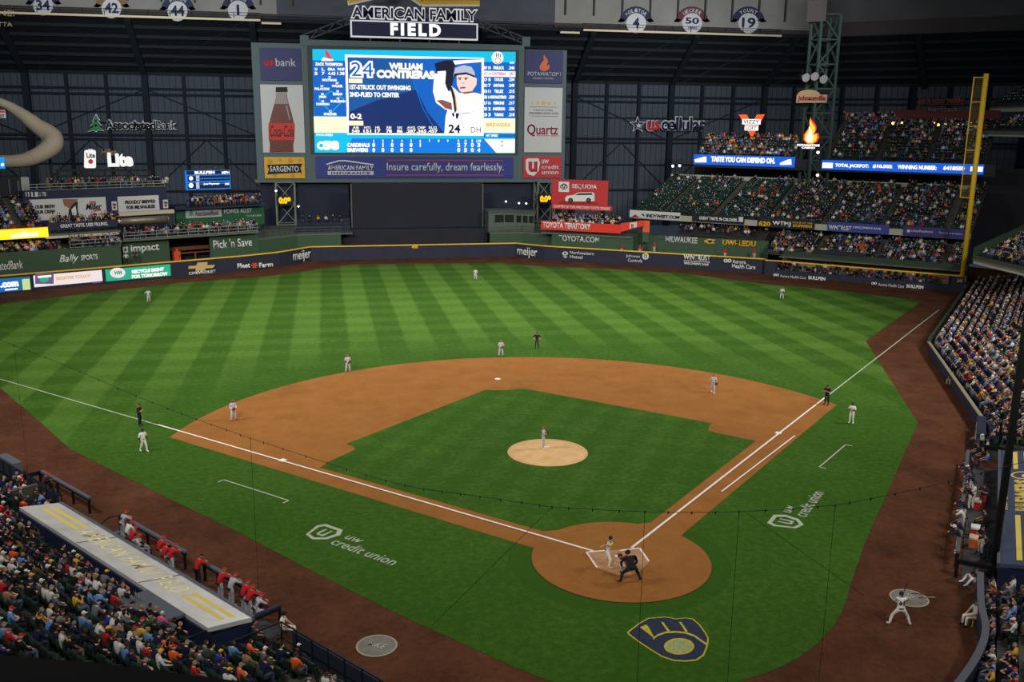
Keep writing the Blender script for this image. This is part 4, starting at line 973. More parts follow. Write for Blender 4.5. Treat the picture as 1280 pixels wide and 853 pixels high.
# glazed wall signs
PB = (0, 1, YB)
s = Sign(PB, (110, 142, 222, 168), 'bank_sign', 'dark outlined bank name with a green tree on the left glazed wall', off=1.34)
OUT = mat('sign_outline', (226, 232, 236), .7); DKL = mat('sign_dark_letter', (24, 26, 34), .6)
s.rects([(118, 153, 220, 154), (131, 159, 220, 160)], MULL, z=-.06, depth=.3, name='mounting_rails'); fir(s, 120, 142, 167, OUT, z=.0); fir(s, 120, 144, 165.5, FIR, z=.2); s.text('Associated', 130.4, 149.4, 195.4, 163.1, OUT, bold=.1, z=.0); s.text('Associated', 131.6, 150.6, 194.4, 161.9, DKL, bold=.02, z=.2); s.text('Bank', 195, 150.5, 221.5, 162.6, OUT, bold=.07); s.text('Bank', 195.6, 151.6, 220.4, 161.4, DKL, bold=-.005, z=.2)
s = Sign(PB, (787, 143, 883, 168), 'phone_company_sign', 'navy outlined phone company name with a star on the right glazed wall', off=1.34)
s.rects([(795, 153, 880, 154), (808, 160, 880, 161)], MULL, z=-.06, depth=.3, name='mounting_rails'); star(s, 797, 156, 11, OUT, z=.0); star(s, 797, 156, 9, NAVYD, z=.2); star(s, 798, 157, 4, DISCW, z=.3)
REDL = mat('sign_red_letter', (206, 58, 62), .6)
s.text('us', 807.6, 150, 825.8, 164.5, OUT, bold=.06); s.text('us', 808.6, 151.2, 825, 163.4, REDL, bold=.035, z=.2); s.text('cellular', 825.6, 145.4, 882.6, 165, OUT, bold=.09); s.text('cellular', 826.6, 146.7, 881.4, 163.9, NV2, bold=.02, z=.2)

# ================================================================ RIGHT FIELD
def PRo(o): return (NR[0], NR[1], NR[2]+o)
def PR1(o): return (NR1[0], NR1[1], NR1[2]+o)
def run(name, pl, x0, x1, z0, z1, t, m, y=290):
    a, b = aty(x0, y, pl)[:2], aty(x1, y, pl)[:2]; return struct(wall_run(name, [tuple(a), tuple(b)], z0, z1, t, m))
run('deck_front_wall', PR1(3.6), 690, 792, 0, 4.3, .5, GRN); run('deck_floor', PR1(3.3), 676, 790, 4.25, 4.5, 13, LEDGE)
run('bullpen_green_wall', PR1(7), 790, 962, 0, 4.6, .5, GRN)
RDB = mat('banner_bright_red', (222, 58, 46), .6)
s = Sign(PR1(3.2), (676, 278.5, 776, 289.5), 'balcony_banner', 'red territory banner along the right centre deck', 'banner', board=RDB, depth=.15)
s.text('TOYOTA TERRITORY', 678.5, 278.6, 738.5, 286.2, WHT, bold=.04)
PRX = (.9, .436, 0); c0 = aty(776, 284, PR1(3.2)); 
s = Sign((.25, .968, .25*c0[0]+.968*c0[1]), (776, 276.5, 806, 290), 'balcony_banner', 'slanted red end of the right centre deck banner with a white plate', 'banner')
s.poly([(775.5, 279.5), (804, 275.5), (804, 282.5), (776, 290)], RDB, z=0, depth=.15, name='panel'); s.poly([(787, 279), (796, 277.6), (796, 284), (787, 286)], PW, z=.05, name='plate'); s.text('B', 789, 280, 792, 285, RDB, z=.08, bold=.04)
s = Sign(PR1(8), (689.5, 225, 760, 256), 'car_billboard', 'red billboard with a white sport utility car on the right centre deck', 'billboard', board=PRD, depth=.4)
s.rect(698.5, 227.3, 711.5, 240, WHT, name='emblem_plate'); s.ring(705, 233.5, 3.6, 4.6, BKL, z=.1, ry=.75); s.ring(705, 232.5, 1.2, 2.0, BKL, z=.1, ry=1.6); s.ring(705, 231.8, 2.4, 3.2, BKL, z=.1, ry=.5)
s.text('SEQUOIA', 715, 230.5, 746.5, 237, WHT, bold=.03)
CARW = mat('car_white', (228, 230, 232), .5)
s.poly([(706.5, 251), (707, 246.5), (709, 244.8), (717, 243.8), (722.5, 240.8), (741, 240.4), (743, 242), (743.5, 251), (740, 251.8), (711, 251.8)], CARW, z=.1, name='car_body'); s.poly([(719, 244), (723.5, 241.8), (740, 241.4), (741, 243.6)], BKL, z=.14, name='car_windows')
for x in (713.5, 736): s.disc(x, 250.5, 3.0, BLK, z=.15, name='car_wheel'); s.disc(x, 250.5, 1.6, GRY, z=.19, name='car_rim')
s.poly([(695, 255.5), (707, 249), (707, 253), (745, 253), (748, 255.5)], DRED, z=.06, name='car_shadow_shape')
s = Sign(PR1(7.6), (690, 256.5, 764.5, 262.5), 'dealer_banner', 'thin red dealer banner under the car billboard', 'banner', board=RDB, depth=.3); s.text('COURTESY OF YOUR WISCONSIN TOYOTA DEALERS', 692, 257.8, 762.5, 261.2, WHT, bold=.03)
wname(PR1(3.6), (698, 295, 749.5, 302.8), 'TOYOTA.COM', OFFW, 'pale web address lettering on the green wall below the red banner', bold=.03)
s = Sign(PR1(7), (823, 294, 947, 308), 'wall_advertisement', 'pale and gold university lettering on the green bullpen wall', 'wall advertisement', off=.05)
s.text('UW', 823.5, 294.5, 832, 300, GRY); s.text('MILWAUKEE', 832, 296, 872, 303.8, OFFW, bold=.03); LGD = mat('letter_gold', (220, 170, 50), .6); s.text('UWM.EDU', 903, 300.5, 945, 307.8, LGD, bold=.05)
s.poly([(880, 301), (886, 298.5), (895, 300), (891, 302), (894, 304.5), (886, 304.8), (881, 303)], LGD, z=.06, name='gold_emblem'); s.poly([(884, 301), (889, 300), (891, 302), (887, 304)], BLK, z=.09, name='black_emblem')
fl = aty(803, 287, PR1(5)); t = empty('red_flag', (fl[0], fl[1], 4.4), math.radians(-30), 'red and green flag standing at the end of the red deck', 'flag')
MB().beam((0, 0, -1.6), (0, 0, 2.9), .09).build('pole', BLK, t); MB().prism([(.05, 0), (1.2, .25), (1.2, .31), (.05, .06)], .9, 2.9).build('red_cloth', ORG, t); MB().prism([(.05, 0), (1.2, .25), (1.2, .31), (.05, .06)], -.9, .9).build('green_cloth', GRN, t)
# loge front with its banners
LG0 = 9.0
FASC = mat('loge_fascia', (168, 168, 160), .8)
run('loge_fascia', PRo(LG0), 788, 1214, 6.9, 7.9, .4, FASC)
BLKB = mat('banner_black', (34, 36, 48), .6)
def fascia(rect, label, m): return Sign(PRo(LG0), rect, 'fascia_banner', label, 'banner', board=m, depth=.1, off=.12, group=None)
s = fascia((787, 264.3, 850.5, 273.5), 'white web address banner at the left end of the loge', PW); s.poly([(789, 271.6), (794, 268.2), (799.5, 271.8)], DRED, name='roof_mark'); s.poly([(802, 267), (805, 268), (806, 271), (803, 269)], BKL, name='mark'); s.text('INDYWEST.COM', 808, 268.6, 849.5, 272.8, BKL, bold=.04)
s = fascia((865, 268.8, 930.5, 279), 'black calorie slogan banner on the loge', BLKB); s.text('GREAT TASTE. 96 CALORIES.', 874, 271.8, 922, 276, WHT, bold=.04); s.rect(923.5, 271.3, 929, 277.5, PW)
s = fascia((946.5, 274.3, 1018.5, 285.5), 'black radio station banner on the loge', BLKB); s.text('620', 948, 276.5, 963.5, 283, LGD, bold=.06); s.text('WTMJ', 965.5, 276.8, 988.5, 283.5, WHT, bold=.04); s.text('HOME OF THE', 991, 277.8, 1015.5, 280, LGD); s.text('BREWERS', 991, 281, 1015.5, 284.5, LGD, bold=.05)
s = fascia((1034, 279.5, 1111.5, 291.3), 'blue bank banner on the loge', PBL); s.text('WINTRUST', 1036, 282, 1064.5, 287.8, WHT, bold=.02); s.text("| WISCONSIN'S BANK", 1066.5, 283.8, 1102, 287.5, WHT, bold=.02)
s = fascia((1128.5, 285, 1213, 297), 'purple insurer banner at the right end of the loge', mat('panel_purple', (58, 52, 122), .6)); s.rect(1134, 287, 1137.5, 290.5, OFFW); s.text('UnitedHealthcare', 1139, 287.6, 1166.5, 290.8, OFFW); s.text('There for what matters', 1173, 290.2, 1203.5, 293, OFFW, bold=0)
tag(Sign(NR, (1016, 313.5, 1080, 321), off=-2.9).rect(1016, 313.8, 1080, 319, BLKB, depth=.1, name='rail_banner'), 'thin black banner on the bleacher rail above the yellow line', 'banner')
# ribbon screens
RB0 = 25.0
ERBL = mat('ribbon_blue', (20, 96, 222), emit=1.0)
run('club_fascia', PRo(RB0), 862, 1235, 15.9, 17.9, .4, BLKB)
s = Sign(PRo(RB0), (867, 194.7, 993.5, 207.5), 'ribbon_screen', 'blue ribbon screen left of the lattice tower', 'screen', board=ERBL, depth=.15, off=.3)
s.text('TASTE YOU CAN DEPEND ON.', 889, 196.5, 969, 203.5, EW, bold=.06); s.poly([(868, 199.5), (880, 196), (883, 196), (883, 203), (869, 203)], EW, z=.05, name='white_shape'); s.poly([(975, 203.8), (985, 199.5), (989, 199), (989.5, 206), (975, 206.3)], EW, z=.05, name='white_shape')
s = Sign(PRo(RB0), (1027, 203, 1230, 215), 'ribbon_screen', 'long blue ribbon screen right of the lattice tower', 'screen', board=ERBL, depth=.15, off=.3)
s.rect(1028, 203.5, 1041, 210, EW, z=.05); s.text('TOTAL JACKPOT:', 1044, 205, 1086, 210.4, EW, bold=.04); s.text('$10,502', 1091, 205.8, 1115.5, 211, EYW, bold=.06); s.text('WINNING NUMBER:', 1122, 206.6, 1171, 212, EW, bold=.04); s.text('6418550', 1179, 207.6, 1206, 213, EYW, bold=.06); s.rect(1213, 208.5, 1228.5, 214.5, EW, z=.05)
# back wall of the loge and the dark bays under the club level
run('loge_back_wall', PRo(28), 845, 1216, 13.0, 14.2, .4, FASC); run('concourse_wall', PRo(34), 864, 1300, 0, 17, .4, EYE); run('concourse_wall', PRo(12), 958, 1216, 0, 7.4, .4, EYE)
s = Sign(PRo(27), (993, 229.5, 1018, 242.5), 'pale_block', 'pale concrete block at the top of the loge below the tower', 'wall block', board=FASC, depth=.6)
# lattice tower with flame sign
tw = aty(1015, 240, PRo(26.5))
TWR = mat('tower_steel', (58, 76, 72), .7)
lattice((tw[0], tw[1]), 3.6, 13.5, 43, 'tall dark green lattice tower between the two ribbon screens', 4.2, TWR, .4)
PT = PRo(23.6)
s = Sign(PT, (1009, 0, 1033, 27), 'tower_head', 'grey panel box at the head of the lattice tower', 'panel', board=GIRD2, depth=3)
EFL = mat('flame_glow', (255, 180, 60), emit=1.6); EFY = mat('flame_core', (255, 240, 190), emit=1.8)
ERG = mat('flame_edge', (240, 70, 20), emit=1.1)
s = Sign(PT, (996, 146, 1026, 187), 'flame_sign', 'glowing orange flame sign on the lattice tower', 'sign')
flame(s, 1013, 146.5, 180.5, ERG, 0, .95); flame(s, 1013, 149.5, 179.5, EFL, .1, .85, 'flame_body'); flame(s, 1012, 158, 178, EFY, .2, .7, 'flame_heart'); s.text('POTAWATOMI', 996.5, 180.2, 1024.5, 183.2, EW, bold=.05); s.text('CASINO', 1002, 183.6, 1019, 186, EW, bold=.05)
s = Sign(PT, (995.5, 112, 1034, 129), 'sausage_sign', 'tan arched sausage maker sign on the lattice tower', 'sign', off=.1); TN = mat('sign_tan', (176, 146, 108), .7)
s.rect(995.5, 118.5, 1033.5, 128.5, TN, z=0, depth=.3, name='panel'); s.poly([(1004+14*math.cos(math.radians(a))+11-4, 118.6-6.5*math.sin(math.radians(a))) for a in range(0, 181, 20)], TN, z=0, depth=.3, name='arch'); s.text('Johnsonville', 997.5, 119.5, 1032, 127.5, DRED, bold=.04)
# loudspeaker cluster
for px, py, lab in ((1006, 95.5, 'left'), (1017, 94, 'middle'), (1028, 97.5, 'right')):
    P = aty(px, py, PRo(22.5)); t = empty('loudspeaker', P, 0, 'pale horn loudspeaker on the lattice tower, %s of the three' % lab, 'loudspeaker', 'horn loudspeakers on the tower')
    MB().tube([(0, .9, 0), (0, .1, -.1), (0, -.5, -.25)], [.2, .35, .75], 12).build('horn', mat('speaker_grey', (150, 150, 152), .6), t); MB().box((-.3, .8, -.3), (.3, 1.4, .3)).build('driver', BLK, t); MB().beam((0, 1, .2), (0, 1, 1.2), .12).build('bracket', BLK, t)
s = Sign(PRo(27), (923, 142.5, 956, 171), 'loft_sign', 'orange V shaped loft sign glowing over the right ribbon screen', 'sign'); EOR = mat('loft_orange', (255, 92, 30), emit=1.1)
s.poly([(923.5, 143.3), (933, 143.3), (939.5, 156), (946, 143.3), (955.5, 143), (940.5, 170.3), (938.5, 170.3)], EOR, z=0, depth=.3, name='v_panel'); s.rect(928, 149, 951, 155.6, EW, z=.12); s.rect(931, 157, 948, 163.2, EW, z=.12); s.text('VIZZY', 929.5, 150, 949.5, 154.6, BKL, z=.16, bold=.02); s.text('LOFT', 933, 158, 946, 162.2, BKL, z=.16)
s = Sign(PRo(37), (1146, 119, 1208, 141), 'party_deck_sign', 'unlit dark sausage maker sign over the right party deck', 'sign'); DTN = mat('sign_dim_tan', (112, 84, 70), .7)
s.text('Johnsonville', 1147, 120.5, 1206, 134, DTN, bold=.05, z=0, ext=.2); s.text('Johnsonville', 1148, 121.2, 1205, 133.2, mat('sign_dim_red', (92, 40, 40), .7), bold=.03, z=.2); s.text('PARTY DECK', 1160, 135, 1198, 140, DTN, bold=.03)
run('party_deck_fascia', PRo(37.5), 1105, 1232, 25.4, 26.9, .5, mat('fascia_maroon', (84, 30, 34), .7)); run('loft_fascia', PRo(37.5), 925, 1000, 21.2, 22.2, .5, mat('fascia_maroon', (84, 30, 34), .7))
s = Sign(PRo(39), (1112, 151, 1139, 166), 'bar_window', 'warm lit bar front under the right party deck', 'bar front', board=mat('bar_tan', (120, 92, 66), .7)); s.rect(1121.5, 158.5, 1129, 163, EW, z=.05, name='lit_pane')
for i, (px, py) in enumerate(((1116.5, 154), (1121.5, 155.3), (1127.5, 154), (1167.5, 153.2), (1172.5, 156.3), (1181.5, 155.3), (1198, 156.5), (1203, 156.6), (1213.5, 155))):
    lamp(PRo(37), px, py, 'warm hanging lamp under the right party deck, number %d counted from the left' % (i+1), .28, WARM, 'warm lamps under the party deck')
for px, py, lab in ((1022.5, 190.5, 'upper lamp on the lattice tower beside the ribbon screen'), (1022, 219, 'lower lamp on the lattice tower under the ribbon screen'), (841, 207.5, 'left lamp of the pair at the left end of the loge'), (849.5, 207.2, 'right lamp of the pair at the left end of the loge')):
    lamp(PRo(23), px, py, lab, .25)
# foul pole
fp = empty('foul_pole', (76.75, 76.75, 2.45), 0, 'tall yellow foul pole with a screen wing at the right corner', 'foul pole')
FPY = mat('foul_pole_yellow', (226, 186, 50), .5); Ht = aty(1238, 92, (.7071, .7071, 76.75*1.41421))[2]-2.45
MB().tube([(0, 0, 0), (0, 0, Ht)], .36, 14).build('post', FPY, fp, smooth=True)
wx, wy = -.85, .76
MB().tube([(wx*1.35, wy*1.35, 11.5), (wx*1.35, wy*1.35, Ht-.4)], .08, 8).build('screen_edge', FPY, fp)
b = MB()
for i in range(6): z = 11.5+(Ht-12.0)*i/5; MB().beam((0, 0, z), (wx*1.35, wy*1.35, z), .1).build('rung', FPY, fp)
for i in range(1, 7): b.beam((wx*1.35*i/7, wy*1.35*i/7, 11.5), (wx*1.35*i/7, wy*1.35*i/7, Ht-.5), .025)
for i in range(60): z = 11.5+(Ht-12.0)*i/60; b.beam((0, 0, z), (wx*1.35, wy*1.35, z), .025)
tag(b.build('mesh_screen', mat('mesh_olive', (120, 104, 40), .6), fp), kind='stuff')

# ================================================================ FIGURES
def V(*a): return np.array(a, float)
def sym(**k):
    J = {}
    for n, p in k.items():
        if n[0] == '_': J['L'+n] = V(-p[0], p[1], p[2]); J['R'+n] = V(*p)
        else: J[n] = V(*p)
    return J
POSE = {}
POSE['stand'] = sym(pel=(0,0,.96), spine=(0,0,1.14), chest=(0,0,1.34), neck=(0,-.01,1.52), head=(0,.02,1.67), _sh=(.19,-.01,1.44), _el=(.27,-.03,1.17), _wr=(.27,.06,.93), _pa=(.265,.1,.85),
    _hip=(.1,0,.9), _kn=(.12,.03,.5), _an=(.14,-.02,.1), _to=(.17,.16,.05))
def pose(base, name, **k):
    J = {a: b.copy() for a, b in POSE[base].items()}
    for n, p in k.items():
        if n[0] == '_': J['L'+n] = V(-p[0], p[1], p[2]); J['R'+n] = V(*p)
        else: J[n] = V(*p)
    POSE[name] = J
pose('stand', 'set', _el=(.27,.1,1.2), _wr=(.07,.27,1.24), _pa=(.04,.3,1.3))
pose('stand', 'akimbo', _el=(.4,-.1,1.2), _wr=(.22,.06,1.02), _pa=(.16,.1,1.0))
pose('stand', 'glove_front', _el=(.27,.0,1.17), _wr=(.13,.24,1.06), _pa=(.1,.32,1.05), _an=(.2,-.02,.1), _to=(.24,.16,.05), _kn=(.16,.04,.5))
pose('stand', 'stride', L_kn=(-.12,.14,.5), L_an=(-.13,.16,.1), L_to=(-.14,.36,.05), R_kn=(.12,-.02,.5), R_an=(.13,-.26,.14), R_to=(.14,-.08,.05))
pose('stand', 'ready', pel=(0,-.12,.8), spine=(0,0,.95), chest=(0,.13,1.1), neck=(0,.24,1.24), head=(0,.32,1.37), _sh=(.19,.16,1.18), _el=(.29,.26,.93), _wr=(.24,.3,.68), _pa=(.24,.3,.58),
     _hip=(.12,-.1,.75), _kn=(.26,.16,.46), _an=(.3,-.02,.1), _to=(.36,.15,.05))
pose('ready', 'umpire', pel=(0,-.2,.86), spine=(0,-.06,1.03), chest=(0,.1,1.16), neck=(0,.24,1.28), head=(0,.32,1.4), _sh=(.2,.13,1.24), _el=(.36,.2,.95), _wr=(.28,.24,.7), _pa=(.28,.25,.6),
     _hip=(.13,-.17,.82), _kn=(.32,.06,.48), _an=(.44,-.06,.1), _to=(.5,.12,.05))
pose('stand', 'catcher', pel=(0,-.1,.4), spine=(0,-.02,.57), chest=(0,.07,.76), neck=(0,.12,.93), head=(0,.16,1.07), _sh=(.19,.09,.86), L_el=(-.27,.3,.68), L_wr=(-.2,.52,.72), L_pa=(-.18,.6,.74),
     R_el=(.3,.05,.6), R_wr=(.25,-.1,.44), R_pa=(.22,-.16,.4), _hip=(.12,-.08,.38), _kn=(.32,.28,.5), _an=(.27,-.02,.1), _to=(.36,.14,.05))
pose('stand', 'batter', pel=(0,-.06,.87), spine=(0,-.02,1.05), chest=(0,.03,1.26), neck=(-.01,.06,1.43), head=(-.03,.1,1.58), L_sh=(-.16,.09,1.36), R_sh=(.18,-.01,1.36), L_el=(-.02,.36,1.38), L_wr=(.17,.27,1.5), L_pa=(.2,.2,1.54),
     R_el=(.44,.06,1.36), R_wr=(.26,.22,1.55), R_pa=(.22,.16,1.58), L_hip=(-.12,-.06,.82), R_hip=(.12,-.06,.82), L_kn=(-.29,.06,.46), R_kn=(.31,.09,.47), L_an=(-.44,0,.1), R_an=(.44,0,.1), L_to=(-.49,.18,.05), R_to=(.45,.19,.05))
pose('stand', 'lean', pel=(0,-.12,.95), spine=(0,-.03,1.12), chest=(0,.12,1.29), neck=(0,.2,1.45), head=(0,.28,1.58), _sh=(.19,.16,1.38), _el=(.3,.38,1.2), _wr=(.1,.52,1.2), _pa=(.03,.55,1.2))
pose('lean', 'lean_leg', R_kn=(.16,.34,.78), R_an=(.15,.3,.4), R_to=(.16,.48,.36), R_hip=(.11,-.04,.9))
pose('stand', 'swing', pel=(0,-.08,.88), spine=(0,0,1.05), chest=(0,.06,1.24), neck=(0,.12,1.41), head=(.03,.18,1.54), L_el=(-.16,.32,1.12), L_wr=(.08,.46,1.12), L_pa=(.14,.5,1.14), R_el=(.3,.24,1.12), R_wr=(.18,.46,1.06), R_pa=(.16,.5,1.06),
     _hip=(.12,-.07,.84), _kn=(.34,.02,.48), _an=(.46,-.1,.1), _to=(.54,.08,.05))
pose('stand', 'sit', pel=(0,-.05,.54), spine=(0,-.09,.73), chest=(0,-.07,.93), neck=(0,-.05,1.1), head=(0,.0,1.25), _hip=(.1,.0,.52), _kn=(.14,.42,.53), _an=(.14,.42,.1), _to=(.15,.6,.05), _sh=(.19,-.07,1.02), _el=(.26,.04,.78), _wr=(.16,.28,.64), _pa=(.13,.36,.62))
pose('sit', 'sit_forward', spine=(0,.02,.72), chest=(0,.13,.9), neck=(0,.21,1.05), head=(0,.28,1.19), _sh=(.19,.15,.98), _el=(.24,.3,.74), _wr=(.08,.44,.68), _pa=(.04,.5,.7))
pose('sit', 'sit_drink', R_el=(.27,.12,.82), R_wr=(.1,.2,1.05), R_pa=(.06,.2,1.12), head=(.02,.02,1.25))
pose('sit', 'sit_folded', _el=(.27,.08,.8), L_wr=(.06,.2,.82), L_pa=(.13,.2,.84), R_wr=(-.05,.22,.78), R_pa=(-.12,.2,.8), _kn=(.2,.42,.53), _an=(.1,.36,.1))
pose('sit', 'sit_low', pel=(0,0,.2), spine=(0,-.05,.38), chest=(0,-.02,.58), neck=(0,0,.75), head=(0,.06,.89), _hip=(.1,.04,.2), _kn=(.22,.32,.5), _an=(.2,.56,.1), _to=(.24,.74,.06), _sh=(.19,-.02,.67), _el=(.27,.16,.48), _wr=(.16,.34,.5), _pa=(.1,.4,.5))
EDGES = [('pel','spine'),('spine','chest'),('chest','neck')]+[(s+a, s+b) for s in 'LR' for a, b in (('_sh','_el'),('_el','_wr'),('_wr','_pa'),('_hip','_kn'),('_kn','_an'),('_an','_to'))]+[('chest', s+'_sh') for s in 'LR']+[('pel', s+'_hip') for s in 'LR']
RADI = dict(pel=(.15,.13), spine=(.14,.115), chest=(.165,.13), neck=(.055,.055), _sh=(.082,.082), _el=(.058,.058), _wr=(.034,.036), _pa=(.026,.04), _hip=(.108,.108), _kn=(.08,.08), _an=(.056,.056), _to=(.046,.038))
ZONE = {('pel','spine'):0, ('spine','chest'):0, ('chest','neck'):5}
def edge_zone(a, b):
    k = (a, b)
    if k in ZONE: return ZONE[k]
    t = b[1:]
    if b[0] in 'LR' and b[1] == '_':
        return {'_sh':0, '_el':0, '_wr':4, '_pa':5, '_hip':1, '_kn':1, '_an':1, '_to':3}[t]
    return 0
def head_mesh(c, yaw=0.0, pitch=0.0, seg=14, rings=11):
    """skull with brow, nose, chin, ears and eyes; faces +y"""
    vs, fs, ms = [], [], []
    for i in range(rings+1):
        ph = math.pi*i/rings
        for j in range(seg):
            th = 2*math.pi*j/seg; x, y, z = math.sin(ph)*math.cos(th), math.sin(ph)*math.sin(th), math.cos(ph)
            w = 1-.22*max(0, -z)**1.3; X, Y, Z = x*.077*w, y*.096*(1-.12*max(0, -z)), z*.122
            front = max(0, y)
            if front > .55:
                g = math.exp(-(x/.22)**2)
                Y += g*(.022*math.exp(-((z+.12)/.22)**2) - .006*math.exp(-((z-.1)/.1)**2)+.010*math.exp(-((z+.85)/.2)**2)+.006*math.exp(-((z+.5)/.08)**2))
                Y -= .010*math.exp(-((abs(x)-.38)/.18)**2-((z-.06)/.14)**2)
            if abs(x) > .86: X += math.copysign(.016*math.exp(-((z+.02)/.25)**2), x)
            vs.append((X, Y, Z))
    for i in range(rings):
        for j in range(seg):
            a, b, c_, d = i*seg+j, i*seg+(j+1) % seg, (i+1)*seg+(j+1) % seg, (i+1)*seg+j
            fs.append((a, d, c_, b)); ms.append(5)
    for sx in (-1, 1):     # eyes and brows, mouth
        o = len(vs); ex, ey, ez = sx*.03, .085, .006
        vs += [(ex-.011, ey, ez-.005), (ex+.011, ey, ez-.005), (ex+.011, ey+.001, ez+.006), (ex-.011, ey+.001, ez+.006)]; fs.append((o, o+1, o+2, o+3)); ms.append(6)
    o = len(vs); vs += [(-.022, .093, -.062), (.022, .093, -.062), (.022, .094, -.055), (-.022, .094, -.055)]; fs.append((o, o+1, o+2, o+3)); ms.append(6)
    M = Matrix.Translation(Vector(c)) @ Matrix.Rotation(yaw, 4, 'Z') @ Matrix.Rotation(pitch, 4, 'X')
    return [tuple(M @ Vector(v)) for v in vs], fs, ms
_BODY = {}
def body_mesh(pname, yaw=0.0, pitch=-.1, fingers=True, level=1, lean=False):
    key = (pname, round(yaw, 2), round(pitch, 2), fingers, level)
    if key in _BODY: return _BODY[key]
    J = POSE[pname]; names = ['pel']+[n for n in J if n not in ('pel', 'head')]
    idx = {n: i for i, n in enumerate(names)}
    me = bpy.data.meshes.new('skeleton'); me.from_pydata([tuple(J[n]) for n in names], [(idx[a], idx[b]) for a, b in EDGES], []); me.update()
    o = bpy.data.objects.new('skeleton', me); COL.objects.link(o)
    md = o.modifiers.new('skin', 'SKIN'); md.use_smooth_shade = True
    for i, n in enumerate(names):
        r = RADI[n if n in RADI else n[1:]]; me.skin_vertices[0].data[i].radius = r
    me.skin_vertices[0].data[0].use_root = True
    if level: o.modifiers.new('sub', 'SUBSURF').levels = level
    dg = bpy.context.evaluated_depsgraph_get(); ev = bpy.data.meshes.new_from_object(o.evaluated_get(dg))
    bpy.data.objects.remove(o)
    n = len(ev.vertices); co = np.empty(n*3); ev.vertices.foreach_get('co', co); co = co.reshape(-1, 3)
    vs = [tuple(c) for c in co]; fs = [tuple(p.vertices) for p in ev.polygons]; bpy.data.meshes.remove(ev)
    cen = np.array([co[list(f)].mean(0) for f in fs]); best = np.full(len(fs), 9.); zone = np.zeros(len(fs), int)
    for a, b in EDGES:
        A, B = J[a], J[b]; ab = B-A; t = np.clip((cen-A)@ab/(ab@ab), 0, 1); d = np.linalg.norm(cen-(A+t[:, None]*ab), axis=1)
        ra = RADI[a if a in RADI else a[1:]][0]; rb = RADI[b if b in RADI else b[1:]][0]; d = d-(ra+(rb-ra)*t)*.8
        z = edge_zone(a, b); zz = np.full(len(fs), z)
        if (a, b) == ('chest', 'neck'): zz = np.where(t < .55, 0, 5)
        if (a, b) == ('pel', 'spine'): zz = np.where(t < .25, 1, 0)
        if b.endswith('_an'): zz = np.where(t > .72, 2, 1)
        if b.endswith('_wr'): zz = np.where(t > .8, 5, 4)
        m = d < best; best[m] = d[m]; zone[m] = zz[m]
    ms = list(zone)
    hv, hf, hm = head_mesh(J['head'], yaw, pitch)
    o0 = len(vs); vs += hv; fs += [tuple(i+o0 for i in f) for f in hf]; ms += hm
    if fingers:
        for s in 'LR':
            w, p = J[s+'_wr'], J[s+'_pa']; d = (p-w)/np.linalg.norm(p-w); up = V(0, 0, 1) if abs(d[2]) < .8 else V(0, 1, 0)
            sd = np.cross(d, up); sd /= np.linalg.norm(sd); nn_ = np.cross(sd, d)
            for k, (off, ln) in enumerate(((-.026, .068), (-.009, .078), (.009, .074), (.025, .058), (None, .05))):
                if off is None: st = w+d*.03+sd*.03*(1 if s == 'L' else -1); dd = d*.6+sd*.75*(1 if s == 'L' else -1)
                else: st = p+sd*off-d*.01; dd = d
                q1 = st+dd*ln*.5-nn_*.006; q2 = q1+(dd*.75-nn_*.6)*ln*.5
                b = MB(); b.tube([st, q1, q2], [.0095, .0085, .006], 5); o0 = len(vs); vs += b.v; fs += [tuple(i+o0 for i in f) for f in b.f]; ms += [5]*len(b.f)
    r = bpy.data.meshes.new('person'); r.from_pydata(vs, [], fs); r.update(); r.polygons.foreach_set('material_index', [int(x) for x in ms]); r.polygons.foreach_set('use_smooth', [True]*len(r.polygons))
    _BODY[key] = r; return r
_CAP = {}
def cap_mesh(kind):
    if kind in _CAP: return _CAP[kind]
    b = MB(); n = 14; cut = {'cap': .35, 'helmet': -.1, 'hair': -.15, 'long_hair': -.15, 'hat': .35}[kind]; k = 6; R_ = {'cap': (.086, .106, .13), 'helmet': (.098, .118, .142), 'hair': (.084, .1, .13), 'long_hair': (.088, .103, .132), 'hat': (.086, .106, .13)}[kind]
    vs = []
    for i in range(k+1):
        for j in range(n):
            th = 2*math.pi*j/n; c = cut
            if kind in ('hair', 'long_hair') and math.sin(th) > .35: c = .45
            if kind == 'long_hair' and math.sin(th) < .2: c = -.95
            if kind == 'helmet' and math.sin(th) > .5: c = .32
            ph = (math.acos(c))*i/k; vs.append((R_[0]*math.sin(ph)*math.cos(th), R_[1]*math.sin(ph)*math.sin(th)-(.008 if 'hair' in kind else 0), R_[2]*math.cos(ph)))
    b.add(vs, [(i*n+j, (i+1)*n+j, (i+1)*n+(j+1) % n, i*n+(j+1) % n) for i in range(k) for j in range(n)])
    if kind in ('cap', 'helmet'):
        z = R_[2]*.33; m = 8; pts = []
        for i in range(m+1):
            a = math.pi*(.12+.76*i/m); pts.append((math.cos(a)*R_[0]*.98, math.sin(a)*R_[1]*.9, z))
        out = [(p[0]*1.02, p[1]+.07*math.sin(math.pi*i/m)+.01, z-.012) for i, p in enumerate(pts)]
        vs = pts+out; b.add(vs+[(x, y, zz-.006) for x, y, zz in vs], [(i, i+1, m+2+i, m+1+i) for i in range(m)]+[(2*m+2+i+1, 2*m+2+i, 3*m+3+i, 3*m+4+i) for i in range(m)], 1)
    if kind == 'hat':
        vs = [(r*math.cos(2*math.pi*j/n), r*math.sin(2*math.pi*j/n)*1.15, .045-(.012 if r > .1 else 0)) for r in (.082, .15) for j in range(n)]; b.add(vs, [(j, (j+1) % n, n+(j+1) % n, n+j) for j in range(n)], 1)
    me = b.mesh(kind, True); _CAP[kind] = me; return me
